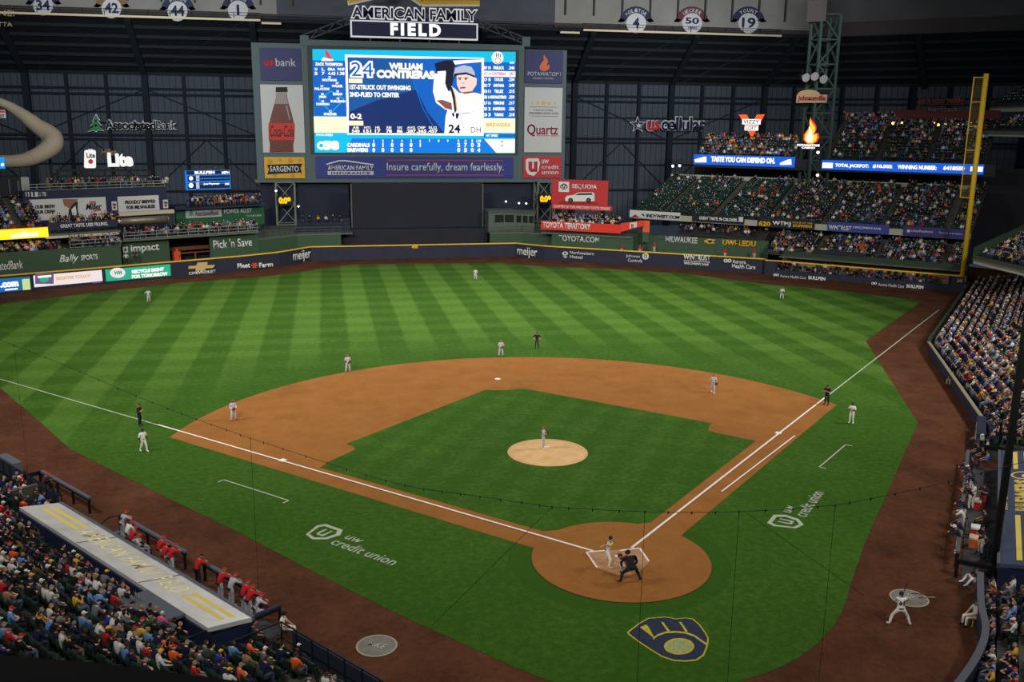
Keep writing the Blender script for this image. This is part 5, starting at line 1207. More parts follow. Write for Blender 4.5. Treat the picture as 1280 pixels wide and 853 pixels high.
def glove_mesh():
    b = MB(); b.lathe([(.03, -.02), (.09, .0), (.12, .06), (.115, .14), (.07, .2), (.01, .22)], 10)
    b.v = [(x, y*.45, z) for x, y, z in b.v]
    for i in range(4): b.tube([(-.09+.055*i, .01, .12), (-.1+.06*i, .02, .2), (-.09+.055*i, .03, .25)], [.028, .026, .018], 6)
    b.tube([(.1, .0, .04), (.14, .02, .12), (.13, .03, .17)], [.028, .026, .018], 6)
    return b.mesh('glove', True)
_GL = glove_mesh()
EYEM = mat('eye_dark', (40, 28, 26), .5)
SKINS = [mat('skin_light', (214, 164, 138), .6), mat('skin_tan', (186, 132, 102), .6), mat('skin_brown', (128, 84, 62), .6), mat('skin_deep', (88, 58, 46), .6)]
CMAT = {}
def cloth(rgb):
    if rgb not in CMAT: CMAT[rgb] = mat('cloth_%d_%d_%d' % rgb, rgb, .85)
    return CMAT[rgb]
RED, GREYU, CREAM, NAV, BLACKC, WHITEC = (196, 38, 44), (186, 188, 196), (232, 228, 218), (34, 40, 74), (28, 28, 32), (232, 232, 230)
def figure(label, loc, rz, pname, jersey, pants, sleeve=None, sock=None, shoe=BLACKC, skin=1, cap=None, capk='cap', glove=None, yaw=0.0, pitch=-.12, number=None, numc=NAV, size=1.0, girth=1.08, group=None, extra=None):
    me = body_mesh(pname, yaw, pitch).copy()
    for m in (cloth(jersey), cloth(pants), cloth(sock or pants), cloth(shoe), cloth(sleeve) if sleeve else SKINS[skin], SKINS[skin], EYEM): me.materials.append(m)
    o = bpy.data.objects.new('person', me); COL.objects.link(o); o.location = loc; o.rotation_euler = (0, 0, rz); o.scale = (size*girth, size*girth, size)
    tag(o, label, 'person', group); J = POSE[pname]
    def kid(name, mesh, mats, c, yw=0, pt=0, rx=None):
        k = bpy.data.objects.new(name, mesh.copy()); COL.objects.link(k); k.parent = o; k.location = c; k.rotation_euler = (pt, 0, yw)
        k.data.materials.clear()
        for m in mats: k.data.materials.append(m)
        return k
    if cap: kid('cap' if capk == 'cap' else capk, cap_mesh(capk), (cloth(cap), cloth(cap)), J['head'], yaw, pitch)
    else: kid('hair', cap_mesh('hair'), (cloth((44, 32, 26)),), J['head'], yaw, pitch)
    if glove: kid('glove', _GL, (cloth(glove[1]),), J[glove[0]+'_wr']+(J[glove[0]+'_pa']-J[glove[0]+'_wr'])*.4-V(0, 0, .1), 0, 0)
    b = MB(); c = J['pel']*.72+J['spine']*.28; b.lathe([(.15, -.02), (.15, .02)], 14); b.v = [(x*.98+c[0], y*.86+c[1], z+c[2]) for x, y, z in b.v]
    k = b.build('belt', cloth((30, 30, 36))); k.parent = o
    if number:
        t = text_mesh(number, .24, .22, .04, 0, .01).copy(); sp_ = (J['chest']-J['spine']); tilt = math.atan2(sp_[1], sp_[2])
        t.transform(Matrix.Translation(Vector(J['chest']-V(0, .172, .02))) @ Matrix.Rotation(math.pi, 4, 'Z') @ Matrix.Rotation(math.pi/2+tilt, 4, 'X')); k = link('number', t, cloth(numc)); k.parent = o
    return o
def bat(label, P, D, rgb=(214, 178, 118), L=.85):
    P, D = V(*P), V(*D); D = D/np.linalg.norm(D); t = empty('baseball_bat', tuple(P), 0, label, 'baseball bat')
    MB().tube([tuple(D*.0), tuple(D*.3), tuple(D*.55), tuple(D*.78), tuple(D*L)], [.013, .014, .026, .033, .03], 10).build('barrel', cloth(rgb), t, smooth=True)
    MB().tube([tuple(-D*.02), tuple(D*.02)], .024, 10).build('knob', cloth(rgb), t); MB().tube([tuple(D*.02), tuple(D*.26)], .0165, 10).build('grip_tape', cloth((40, 36, 36)), t)
def face(dx, dy): return math.atan2(dy, dx)-math.pi/2        # yaw that turns local +y towards (dx, dy)
def gp(px, py, z=0.03): p = at(px, py, z); return (float(p[0]), float(p[1]), z)

# ================================================================ STANDS
def LF_(s, n): return (.6112*s+.7914*n, -.7914*s+.6112*n)
def RF_(s, n): p = LF_(s, n); return (-p[0], p[1])
def offset_poly(poly, d, away=(0, 40)):
    P = [np.array(p, float) for p in poly]; N = []
    for a, b in zip(P, P[1:]):
        t = (b-a)/np.hypot(*(b-a)); n = np.array([-t[1], t[0]])
        if n @ ((a+b)/2-np.array(away)) < 0: n = -n
        N.append(n)
    out = []
    for i in range(len(P)):
        n = N[0] if i == 0 else N[-1] if i == len(P)-1 else (N[i-1]+N[i])/(1+N[i-1] @ N[i])
        out.append(P[i]+n*d)
    return out, N
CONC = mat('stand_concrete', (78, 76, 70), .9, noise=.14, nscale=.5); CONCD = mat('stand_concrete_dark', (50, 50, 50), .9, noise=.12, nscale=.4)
SEATG = (30, 46, 40)
PEOPLE = []      # (x, y, z, yaw, stand, row, order, standing)
SEATS = []       # (x, y, z, yaw, occupied, stand, row, order)
rng = random.Random(11)
def tier(name, poly, rows, depth, z0, rise, occ, aisle=9.5, zb=None, m=None, front=.9, gap=.52, start=0.0, standing=.0, seats=True, away=(0, 40), nm='seating_tier', occf=None):
    m = m or CONC; b = MB(); prev = z0-.02 if zb is None else zb
    for k in range(rows):
        z = z0+k*rise
        A, N = offset_poly(poly, k*depth, away); B, _ = offset_poly(poly, (k+1)*depth+.02, away)
        for i in range(len(A)-1):
            zl = (zb if zb is not None else 0) if k == 0 else z-rise-.02
            v = [(*A[i], zl), (*A[i+1], zl), (*A[i+1], z), (*A[i], z), (*B[i+1], z), (*B[i], z), (*B[i], zl), (*B[i+1], zl)]
            b.add(v, [(0, 1, 2, 3), (3, 2, 4, 5), (1, 7, 4, 2), (0, 3, 5, 6), (5, 4, 7, 6)])
        C, _ = offset_poly(poly, (k+.62)*depth, away); order = 0
        for i in range(len(C)-1):
            a, c = C[i], C[i+1]; L = np.hypot(*(c-a)); d = (c-a)/L; n = N[i]; yaw = face(-n[0], -n[1]); u = .5
            a0 = poly[i] if not hasattr(poly[i], 'shape') else poly[i]
            while u < L-.4:
                p = a+d*u; base = (p-np.array(a0, float)) @ d
                if aisle and (base+start) % aisle < 1.15: u += gap; continue
                f = occ(k, p) if callable(occ) else occ
                o = rng.random() < f
                order += 1
                if seats: SEATS.append((p[0], p[1], z, yaw, o, name, k, order))
                if o: PEOPLE.append((p[0]+n[0]*.05, p[1]+n[1]*.05, z, yaw+rng.uniform(-.35, .35), name, k, order, rng.random() < standing))
                u += gap
    return struct(b.build(nm, m, fixn=False))
ZL, DL = .34, .86
A_ = [LF_(-64, -21.7), LF_(14, -21.7)]
def occ_left(k, p): return .7 if k < 7 else .52
tier('left', A_, 19, DL, 1.1, ZL, occ_left, 9.2, 0, start=3)
tier('left corner', [LF_(-6.2, -18.2), LF_(14, -18.2)], 4, DL, .05, .28, lambda k, p: .35, 9.2, 0, start=3+57.8)
tier('left well', [LF_(-64, -18.2), LF_(-29.5, -18.2)], 4, DL, .05, .28, .5, 9.2, 0, start=2)
CP = [(79.5, 77.6), (48.5, 42.4), RF_(-35.0, -18.2)]
def occ_right(k, p):
    f = .8 if k < 13 else .8-.1*(k-13)
    if p[1] > 63: f *= .15
    return max(.06, f) if p[1] > 46 else (.8 if k < 12 else .7)
tier('right field corner', CP+[RF_(-28.5, -18.2)], 4, DL, .9, .2, .92, 0, 0)
c4, _n = offset_poly(CP+[RF_(14, -18.2)], 4*DL)
tier('right', [tuple(p) for p in c4], 27, DL, 1.75, .33, occ_right, 9.4, 0, start=1)
tier('right corner', [RF_(-5.0, -18.2), RF_(14, -18.2)], 4, DL, .05, .28, lambda k, p: .7, 9.2, 0, start=3)
# right second level
A2, B2 = at(1217, 323, 7.0)[:2], at(1280, 338, 7.0)[:2]
C2 = [tuple(A2), tuple(B2+(B2-A2)*1.5)]
EAST = (0, 45)
tier('right loge', C2, 10, .9, 7.4, .42, lambda k, p: .7 if k < 5 else .4, 10, 6.6, nm='loge_tier', away=EAST)
struct(wall_run('loge_fascia', C2, 6.3, 6.9, .3, FASC))
a2, n2 = np.array(C2[0]), offset_poly(C2, 1, EAST)[1][0]
struct(MB().add([(*(a2+n2*k), z) for k, z in ((0, 6.6), (9, 6.6), (9, 12.4), (0, 8.4))]+[(*(a2+n2*k+(a2-np.array(C2[1]))*.012), z) for k, z in ((0, 6.6), (9, 6.6), (9, 12.4), (0, 8.4))], [(0, 1, 2, 3), (7, 6, 5, 4), (3, 2, 6, 7), (0, 4, 5, 1), (1, 5, 6, 2), (3, 7, 4, 0)]).build('loge_end_wall', DKGREEN))
def far_poly(x0, x1, y, t0, t1): 
    p, q_ = CAM+ray(x0, y)*t0, CAM+ray(x1, y)*t1; return [tuple(p[:2]), tuple(q_[:2])], (p[2]+q_[2])/2
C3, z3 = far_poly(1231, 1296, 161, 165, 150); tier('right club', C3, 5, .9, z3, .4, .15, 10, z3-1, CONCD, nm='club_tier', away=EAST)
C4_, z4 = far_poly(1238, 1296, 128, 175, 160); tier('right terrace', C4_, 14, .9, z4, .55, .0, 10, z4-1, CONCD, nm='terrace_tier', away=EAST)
for pl, z0, nm in ((C3, z3-1.3, 'club_fascia'), (C4_, z4-1.6, 'terrace_fascia')): struct(wall_run(nm, pl, z0, z0+.9, .3, FASC))
bw, zb = far_poly(1216, 1300, 240, 165, 150); bw = [tuple(np.array(p)+[9, -3]) for p in bw]
struct(wall_run('concourse_wall', bw, 0, z3-1, .4, mat('concourse_brown', (74, 62, 56), .85)))
# right field: bleachers, loge, club and terrace
def rfl(px0, px1, o, y=300): return [tuple(aty(px0, y, PRo(o))[:2]), tuple(aty(px1, y, PRo(o))[:2])]
FAR = (0, 40)
tier('bleachers', rfl(958, 1203, 3.3), 10, .85, 3.1, .3, lambda k, p: .7 if k < 6 else .25, 9.5, 3.0, start=2)
tier('loge', rfl(789, 1213, LG0+.4), 22, .86, 7.9, .265, lambda k, p: (.06+.34*max(0, min(1, (p[0]-50)/22)))*(1.3 if k < 5 else .9), 9.5, 7.0, start=4)
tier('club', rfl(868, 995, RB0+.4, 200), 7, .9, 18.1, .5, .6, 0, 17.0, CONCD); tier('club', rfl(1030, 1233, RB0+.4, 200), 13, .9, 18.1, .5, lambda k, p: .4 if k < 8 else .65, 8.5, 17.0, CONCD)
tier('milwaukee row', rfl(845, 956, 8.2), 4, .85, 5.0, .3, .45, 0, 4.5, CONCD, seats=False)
# left field
def lfl(px0, px1, o, y=300): return [tuple(nlp(px0, y, o)[:2]), tuple(nlp(px1, y, o)[:2])]
tier('left bleachers', lfl(-70, 84, 2.6), 6, .85, 4.6, .25, .7, 0, 4.3)
tier('left upper bleachers', lfl(-70, 58, 3.8), 14, .85, 8.0, .42, lambda k, p: .85 if k < 7 else .35, 9, 7.0)
def crowd_line(name, pl, x0, x1, o, z, n, rows=1, standing=.7, y=280):
    for r in range(rows):
        a, b = aty(x0, y, (pl[0], pl[1], pl[2]+o+r*.8)), aty(x1, y, (pl[0], pl[1], pl[2]+o+r*.8)); k = n
        for i in range(k):
            t = (i+rng.uniform(.1, .9))/k; p = a+(b-a)*t
            PEOPLE.append((p[0], p[1], z, face(pl[0], pl[1])+math.pi+rng.uniform(-.9, .9), name, r, i, rng.random() < standing))
[crowd_line('drink balcony', NL, 62, 150, 4.5+.9*i, 7.5+.25*i, 22, 1, .8) for i in range(4)]; crowd_line('drink roof', NL, 58, 210, 10.5, 13.2, 34, 2, .6, 235)
crowd_line('bally deck', NL, 85, 148, 2.8, 5.25, 22, 2, .6); crowd_line('party deck', NL, 154, 322, 5.8, 5.65, 44, 2, .5); crowd_line('party deck back', NL, 154, 322, 9, 5.65, 24, 2, .8)
crowd_line('power deck', NL, 234, 326, 16, 9.2, 40, 2, .8, 250)
[crowd_line('red deck', NR1, 690, 775, 4.2+.8*i, 5.4+.25*i, 26, 1, .8) for i in range(4)]; crowd_line('bullpen', NR, 960, 1180, 1.5, .05, 46, 1, .3); crowd_line('bullpen', NR, 960, 1180, 2.4, .5, 36, 1, .6)
crowd_line('terrace top', NR, 1050, 1225, RB0+13, 24.8, 34, 2, .9, 165); crowd_line('balcony', (0, 1, 0), 372, 428, 131, 5.6, 6, 1, 0)

# ---------------------------------------------------------------- spectators
CLOTHS = [('navy', (30, 35, 66), 27), ('white', (216, 216, 214), 13), ('grey', (104, 106, 112), 14), ('black', (26, 26, 29), 22), ('light blue', (100, 142, 196), 7), ('royal blue', (40, 62, 146), 4),
          ('red', (176, 36, 40), 4), ('yellow', (214, 168, 50), 3), ('tan', (150, 124, 96), 4), ('orange', (222, 96, 44), 2), ('green', (46, 80, 56), 2), ('pink', (222, 90, 140), 1), ('brown', (96, 66, 50), 3)]
HATS = [(None, None, 52), ('white cap', (228, 228, 226), 10), ('navy cap', (32, 38, 72), 18), ('yellow cap', (228, 186, 60), 5), ('red cap', (190, 36, 40), 5), ('black cap', (28, 28, 30), 6), ('grey cap', (130, 130, 134), 4)]
HAIRS = [('dark hair', (36, 27, 24)), ('dark hair', (36, 27, 24)), ('brown hair', (74, 51, 36)), ('brown hair', (74, 51, 36)), ('fair hair', (160, 128, 84)), ('grey hair', (130, 128, 126))]
def pick(l): return rng.choices(l, [x[-1] for x in l])[0]
OBJC = object_colour_material('cloth_by_wearer'); OBJK = object_colour_material('cap_by_wearer', .7)
PANTS = object_colour_material('trousers', .85, [(40, 48, 72), (60, 74, 104), (34, 34, 38), (128, 112, 88), (88, 100, 126), (50, 56, 84)])
SKR = object_colour_material('skin_tones', .6, [(214, 164, 138), (196, 146, 118), (224, 178, 150), (150, 104, 80), (206, 156, 130), (100, 68, 54)])
SHOES = mat('shoe_dark', (52, 50, 52), .7)
def lumi(P, z=.9):
    x, y, d = project((P[0], P[1], P[2]+z)); return x, y, d
def hidden_by_ledge(x, y): return y > 822+x*.115 and x < 300
vis = []
for P in PEOPLE:
    x, y, d = lumi(P)
    if d > 1 and -15 < x < 1295 and -10 < y < 862 and not hidden_by_ledge(x, y+6): vis.append((d, x, y, P))
vis.sort(key=lambda t: t[0])
NEAR = vis[:300]; REST = vis[300:]
SITM = []
for pn, yw in (('sit', 0), ('sit_forward', 0), ('sit_drink', .3), ('sit_folded', -.4), ('sit', .5)):
    m = body_mesh(pn, yw, -.12, True, 1).copy(); m.name = 'person'
    for q_ in (OBJC, PANTS, PANTS, SHOES, OBJC if len(SITM) % 2 == 0 else SKR, SKR, EYEM): m.materials.append(q_)
    SITM.append((pn, yw, m))
mst = body_mesh('stand', 0, -.1, True, 1).copy(); [mst.materials.append(q_) for q_ in (OBJC, PANTS, PANTS, SHOES, SKR, SKR, EYEM)]
HM = {}
for k in ('cap', 'hair', 'long_hair'):
    HM[k] = cap_mesh(k).copy(); HM[k].materials.append(OBJK); HM[k].materials.append(OBJK)
def nth(n):
    return '%d%s' % (n, 'th' if 10 <= n % 100 <= 20 else {1: 'st', 2: 'nd', 3: 'rd'}.get(n % 10, 'th'))
rows_seen = {}
for t in NEAR: rows_seen.setdefault((t[3][4], t[3][5]), []).append(t)
WHERE = {'left': 'behind left dugout', 'left corner': 'left corner box', 'left well': 'far left box', 'right': 'behind right dugout', 'right corner': 'right corner box', 'right field corner': 'right field corner box'}
for (stand, row), lst in sorted(rows_seen.items()):
    lst.sort(key=lambda t: t[1])
    for i, (d, x, y, P) in enumerate(lst):
        cn, crgb, _w = pick(CLOTHS); hn, hrgb, _w = pick(HATS)
        pn, yw, me = rng.choice(SITM)
        o = bpy.data.objects.new('person', me); COL.objects.link(o); o.location = P[:3]; o.rotation_euler = (0, 0, P[3]); s_ = rng.uniform(.93, 1.04); o.scale = (s_, s_, s_)
        o.color = (*lin(crgb), 1)
        if hn is None: hn, hrgb = rng.choice(HAIRS); kind = rng.choice(('hair', 'hair', 'long_hair'))
        else: kind = 'cap'
        h = bpy.data.objects.new('cap' if kind == 'cap' else 'hair', HM[kind]); COL.objects.link(h); h.parent = o; h.location = POSE[pn]['head']; h.rotation_euler = (-.12, 0, yw); h.color = (*lin(hrgb), 1)
        tag(o, 'person in %s top, %s, row %d %s, %s from left' % (cn, hn, row+1, WHERE.get(stand, stand), nth(i+1)), 'person', 'spectators in the lower stands')
# the rest of the crowd as one object
def low_person(standing):
    b = MB(); J = POSE['stand' if standing else 'sit']; parts = []
    def t(pts, r, n, part):
        b.tube(pts, r, n); 
        while len(parts) < len(b.v): parts.append(part)
    t([J['pel'], J['spine'], J['chest'], J['neck']+V(0, 0, -.03)], [.15, .16, .19, .07], 6, 0)
    for s in 'LR':
        t([J[s+'_sh'], J[s+'_el'], J[s+'_wr']], [.075, .055, .04], 4, 0); t([J[s+'_wr'], J[s+'_pa']], [.045, .035], 4, 3)
        t([J[s+'_hip'], J[s+'_kn'], J[s+'_an']], [.1, .075, .05], 4, 1); t([J[s+'_an'], J[s+'_to']], [.055, .045], 4, 4)
    h = J['head']
    for z0, z1, part, n in ((-.12, .03, 3, 6), (.03, .13, 2, 6)):
        rr = [(.06, -.12), (.085, -.05), (.09, .03)] if part == 3 else [(.095, .02), (.09, .08), (.03, .135)]
        o = len(b.v); b.lathe(rr, n, tuple(h)); 
        while len(parts) < len(b.v): parts.append(part)
    return np.array(b.v), [tuple(f) for f in b.f], np.array(parts)
def merged(name, protos, items, label, cat):
    """items: (proto index, x, y, z, yaw, scale, [colours per part]); everything in one mesh with a colour attribute"""
    VV, FF, CC = [], [], []; o = 0; ll = []; 
    for pi, x, y, z, yaw, sc, cols in items:
        v, f, p = protos[pi]; c, s = math.cos(yaw), math.sin(yaw)
        w = np.empty_like(v); w[:, 0] = (v[:, 0]*c-v[:, 1]*s)*sc+x; w[:, 1] = (v[:, 0]*s+v[:, 1]*c)*sc+y; w[:, 2] = v[:, 2]*sc+z
        VV.append(w); CC.append(np.array(cols, float)[p])
        for q_ in f: FF.extend(i+o for i in q_); ll.append(len(q_))
        o += len(v)
    me = bpy.data.meshes.new(name); VV = np.concatenate(VV); CC = np.concatenate(CC)
    me.vertices.add(len(VV)); me.vertices.foreach_set('co', VV.astype(np.float32).ravel())
    me.loops.add(len(FF)); me.loops.foreach_set('vertex_index', FF); me.polygons.add(len(ll))
    st = np.concatenate([[0], np.cumsum(ll)[:-1]]); me.polygons.foreach_set('loop_start', st.astype(np.int32))
    me.update(calc_edges=True); me.validate()
    at_ = me.color_attributes.new('tint', 'FLOAT_COLOR', 'POINT'); at_.data.foreach_set('color', np.concatenate([CC, np.ones((len(CC), 1))], 1).astype(np.float32).ravel())
    m = bpy.data.materials.new(name+'_cloth'); m.use_nodes = True; nt = m.node_tree; a = nt.nodes.new('ShaderNodeAttribute'); a.attribute_name = 'tint'
    nt.links.new(a.outputs['Color'], nt.nodes['Principled BSDF'].inputs['Base Color']); nt.nodes['Principled BSDF'].inputs['Roughness'].default_value = .85; nt.nodes['Principled BSDF'].inputs['Specular IOR Level'].default_value = .15
    return tag(link(name, me, m), label, cat, None, 'stuff')
SK = [lin(c) for c in ((214, 164, 138), (196, 146, 118), (224, 178, 150), (150, 104, 80))]; PN_ = [lin(c) for c in ((40, 48, 72), (60, 74, 104), (34, 34, 38), (128, 112, 88), (88, 100, 126))]
items = []
for d, x, y, P in REST:
    cn, crgb, _w = pick(CLOTHS); hn, hrgb, _w = pick(HATS); hrgb = hrgb or rng.choice(HAIRS)[1]
    items.append((1 if P[7] else 0, P[0], P[1], P[2], P[3], rng.uniform(.93, 1.05), [lin(crgb), rng.choice(PN_), lin(hrgb), rng.choice(SK), lin((50, 48, 50))]))
merged('crowd', [low_person(False), low_person(True)], items, 'distant crowd of people filling the far stands and decks', 'crowd')
# ---------------------------------------------------------------- seats
def seat_builder(folded):
    b = MB(); 
    b.box((-.22, -.2, .42), (.22, -.15, .84)); b.box((-.19, -.235, .5), (.19, -.2, .8))
    if folded: b.box((-.2, -.14, .42), (.2, -.08, .8))
    else: b.box((-.2, -.15, .41), (.2, .24, .46))
    for sx in (-1, 1): b.box((sx*.245-.02, -.2, 0), (sx*.245+.02, .0, .62)); b.box((sx*.245-.03, -.2, .6), (sx*.245+.03, .16, .64))
    return b
SEATM = mat('seat_green', SEATG, .5); 
sm = [seat_builder(f).mesh('stadium_chair') for f in (True, False)]
for m in sm: m.materials.append(SEATM)
visS = []
for S in SEATS:
    x, y, d = project((S[0], S[1], S[2]+.6))
    if d > 1 and -15 < x < 1295 and -10 < y < 862 and not hidden_by_ledge(x, y): visS.append((d, x, y, S))
visS.sort(key=lambda t: (t[3][4], t[0]))           # empty ones first, nearest first
nearS = visS[:300]; restS = visS[300:]
rows_seen = {}
for t in nearS: rows_seen.setdefault((t[3][5], t[3][6]), []).append(t)
for (stand, row), lst in sorted(rows_seen.items()):
    lst.sort(key=lambda t: t[1])
    for i, (d, x, y, S) in enumerate(lst):
        o = bpy.data.objects.new('stadium_chair', sm[0]); COL.objects.link(o); o.location = S[:3]; o.rotation_euler = (0, 0, S[3])
        tag(o, 'empty green folding chair, row %d %s, %s empty from left' % (row+1, WHERE.get(stand, stand), nth(i+1)), 'chair', 'empty chairs in the lower stands')
b = MB(); b.box((-.22, -.2, .36), (.22, -.14, .84)); b.box((-.2, -.14, .4), (.2, .2, .46)); b.box((-.26, -.2, .0), (-.22, .1, .62)); n0 = len(b.v); b.box((-.29, -.16, .60), (-.19, .02, .72))
proto = (np.array(b.v), [tuple(f) for f in b.f], np.array([0]*n0+[1]*(len(b.v)-n0)))
SC_ = lin((40, 60, 54)); SW = lin((206, 210, 210))
merged('seat_rows', [proto], [(0, S[0], S[1], S[2], S[3], 1.0, [SC_, SW if rng.random() < .3 else SC_]) for d, x, y, S in restS], 'rows of dark green folding seats in all the stands', 'seats')

# ================================================================ DUGOUTS, RAILS, NETS, PEOPLE ON THE FIELD
PADN = mat('rail_pad_navy', (40, 46, 66), .6); PADG = mat('rail_pad_grey', (92, 96, 108), .6); BLKM = mat('rail_black', (24, 24, 28), .5)
ROOFG = mat('dugout_roof_grey', (226, 226, 224), .42, .3, noise=.14, nscale=.8, spec=.5); ROOFN = mat('dugout_roof_navy', (70, 78, 104), .5, noise=.08, nscale=.8, spec=.5)
ROOFT = mat('roof_letter_cream', (250, 238, 190), .7); ROOFY = mat('roof_stripe_yellow', (236, 210, 104), .7)
def dugout(side, s0, s1, n0, n1, zf, zbk, roofm, label):
    Fm = LF_ if side == 'L' else RF_
    o = empty('dugout', (*Fm((s0+s1)/2, n0), 0), 0, label, 'dugout'); ox, oy = o.location.x, o.location.y
    def q(s, n, z): p = Fm(s, n); return (p[0]-ox, p[1]-oy, z)
    def slab(a, b, c, d, t, name, m):
        v = [a, b, c, d]+[(p[0], p[1], p[2]-t) for p in (a, b, c, d)]
        return MB().add(v, [(0, 1, 2, 3), (7, 6, 5, 4), (0, 4, 5, 1), (1, 5, 6, 2), (2, 6, 7, 3), (3, 7, 4, 0)]).build(name, m, o)
    slab(q(s0, n0, zf), q(s1, n0, zf), q(s1, n1, zbk), q(s0, n1, zbk), .22, 'roof', roofm)
    slab(q(s0, n0, zf+.06), q(s1, n0, zf+.06), q(s1, n0-.16, zf+.08), q(s0, n0-.16, zf+.08), .3, 'front_gutter', PADG)
    slab(q(s0, n1+.1, zbk-.2), q(s1, n1+.1, zbk-.2), q(s1, n1-.1, zbk-.2), q(s0, n1-.1, zbk-.2), zbk-.25, 'back_wall', NAVY)
    for s in (s0, s1-.2): slab(q(s, n0-.1, zf-.2), q(s+.2, n0-.1, zf-.2), q(s+.2, n1, zf-.1), q(s, n1, zf-.1), zf-.25, 'end_wall', NAVY)
    slab(q(s0, n0+1.6, .05), q(s1, n0+1.6, .05), q(s1, n1, .05), q(s0, n1, .05), .04, 'floor', mat('dugout_floor', (66, 66, 70), .8, noise=.15, nscale=1.5))
    slab(q(s0+.4, n1+.75, .5), q(s1-.4, n1+.75, .5), q(s1-.4, n1+.25, .5), q(s0+.4, n1+.25, .5), .08, 'bench', mat('bench_wood', (120, 92, 62), .6))
    for i in range(6):
        s = s0+.6+(s1-s0-1.2)*i/5; p = q(s, n1+.5, 0); MB().box((p[0]-.1, p[1]-.1, .05), (p[0]+.1, p[1]+.1, .45)).build('bench_leg', BLKM, o)
    for i in range(4):
        s = s0+1+(s1-s0-2)*i/3; a = q(s, n0-.3, 0); MB().beam((a[0], a[1], .05), (a[0], a[1], zf-.2), .12).build('roof_post', PADN, o)
    # things painted on the roof: roof-plane coordinates (s, t) with t from the front edge 0 to the back edge 1
    def R_(s, t, h=.012): return q(s, n0+(n1-n0)*t, zf+(zbk-zf)*t+h)
    def stripe(a, b, t0, t1, m): MB().add([R_(a, t0), R_(b, t0), R_(b, t1), R_(a, t1), R_(a, t0, .002), R_(b, t0, .002), R_(b, t1, .002), R_(a, t1, .002)], [(0, 1, 2, 3), (7, 6, 5, 4), (0, 4, 5, 1), (1, 5, 6, 2), (2, 6, 7, 3), (3, 7, 4, 0)]).build('roof_stripe', m, o)
    def word(t, sa, sb, ta, tb, m, bold=.03):
        w, h = abs(sb-sa), abs(tb-ta)*abs(n1-n0); me = text_mesh(t, w, h, bold, 0, .006).copy()
        n = len(me.vertices); co = np.empty(n*3, np.float32); me.vertices.foreach_get('co', co); co = co.reshape(-1, 3)
        flip = 1 if side == 'L' else -1
        new = np.array([R_((sa+sb)/2+c[0]*flip, (ta+tb)/2-c[1]/abs(n1-n0), .01+c[2]) for c in co], np.float32); me.vertices.foreach_set('co', new.ravel()); me.update()
        link('roof_lettering', me, m, [c for c in o.children if c.name.startswith('roof') and 'post' not in c.name and 'stripe' not in c.name and 'letter' not in c.name][0])
    return o, stripe, word, slab, q, R_
dg, stripe, word, slab, q, R_ = dugout('L', -27.3, -7.3, -18.9, -21.3, 1.5, 1.95, ROOFG, 'left dugout under a weathered grey roof with cream lettering')
for a, b in ((-26.6, -22.2), (-11.2, -7.8)):
    for t in (.3, .52): stripe(a, b, t, t+.1, ROOFY)
word('AMERICAN FAMILY FIELD', -21.9, -11.5, .7, .24, ROOFT, .015)
for s in (-20.2, -13.6): stripe(s, s+.06, .02, .98, BLKM)
slab(q(-12.6, -21.3, 1.93), q(-9.2, -21.3, 1.93), q(-9.2, -23.4, 2.05), q(-12.6, -23.4, 2.05), .15, 'rear_hatch', PADG)
dg, stripe, word, slab, q, R_ = dugout('R', -26.2, -6.0, -18.9, -21.6, 1.5, 1.95, ROOFN, 'right dugout under a navy roof with yellow lettering')
for a, b in ((-25.8, -22.0), (-13.3, -6.6)):
    for t in (.34, .58): stripe(a, b, t, t+.1, ROOFY)
word('BREWERS', -14.0, -19.8, .74, .34, ROOFY, .05); word('HOME OF THE', -14.2, -19.4, .2, .12, ROOFY, .03)
# small glove emblem at the top of the lettering
eb = MB(); cen = (-20.7, .52)
for i in range(24):
    a, b = 2*math.pi*i/24, 2*math.pi*(i+1)/24
    eb.add([R_(cen[0]+.75*r*math.cos(x), cen[1]+.24*r*math.sin(x), h) for h in (.004, .014) for r, x in ((.82, a), (1, a), (1, b), (.82, b))], [(0, 1, 2, 3), (4, 5, 6, 7), (0, 1, 5, 4), (1, 2, 6, 5), (2, 3, 7, 6), (3, 0, 4, 7)])
eb.build('roof_emblem', ROOFY, bpy.data.objects['dugout.001'])
MB().add([R_(cen[0]+.1+.3*math.cos(x*.5236), cen[1]+.08+.1*math.sin(x*.5236), h) for h in (.004, .014) for x in range(12)], [tuple(range(12)), tuple(range(12, 24))]+[(i, (i+1) % 12, 12+(i+1) % 12, 12+i) for i in range(12)]).build('roof_emblem_ball', mat('emblem_cream', (226, 214, 180), .7), bpy.data.objects['dugout.001'])
def padded_rail(F_, a, b, label, z=1.05, posts=4, padm=PADG, w=.22):
    A, B = np.array(F_(*a)), np.array(F_(*b)); o = empty('dugout_rail', (*A, 0), 0, label, 'rail'); d = B-A
    MB().beam((0, 0, z), (*d, z), w, .12).build('top_pad', padm, o); MB().beam((0, 0, z-.14), (*d, z-.14), w*.7, .14).build('under_pad', BLKM, o)
    for i in range(posts): p = d*(i/(posts-1)*.96+.02); MB().beam((*p, 0), (*p, z-.1), .14).build('post', BLKM, o)
def sL(px, n, z):   # station along the left dugout line seen at that picture column
    lo, hi = -60., 25.
    for _ in range(40):
        m = (lo+hi)/2; x = project((*LF_(m, n), z))[0]
        if x < px: lo = m
        else: hi = m
    return m
padded_rail(LF_, (sL(52, -17, 1.05), -17), (sL(112, -17, 1.05), -17), 'padded rail at the photographers box beyond the left dugout')
padded_rail(LF_, (sL(52, -17, 1.05), -17.05), (sL(52, -17, 1.05), -20.5), 'side rail closing the far end of the left photographers box', posts=3, padm=BLKM, w=.1)
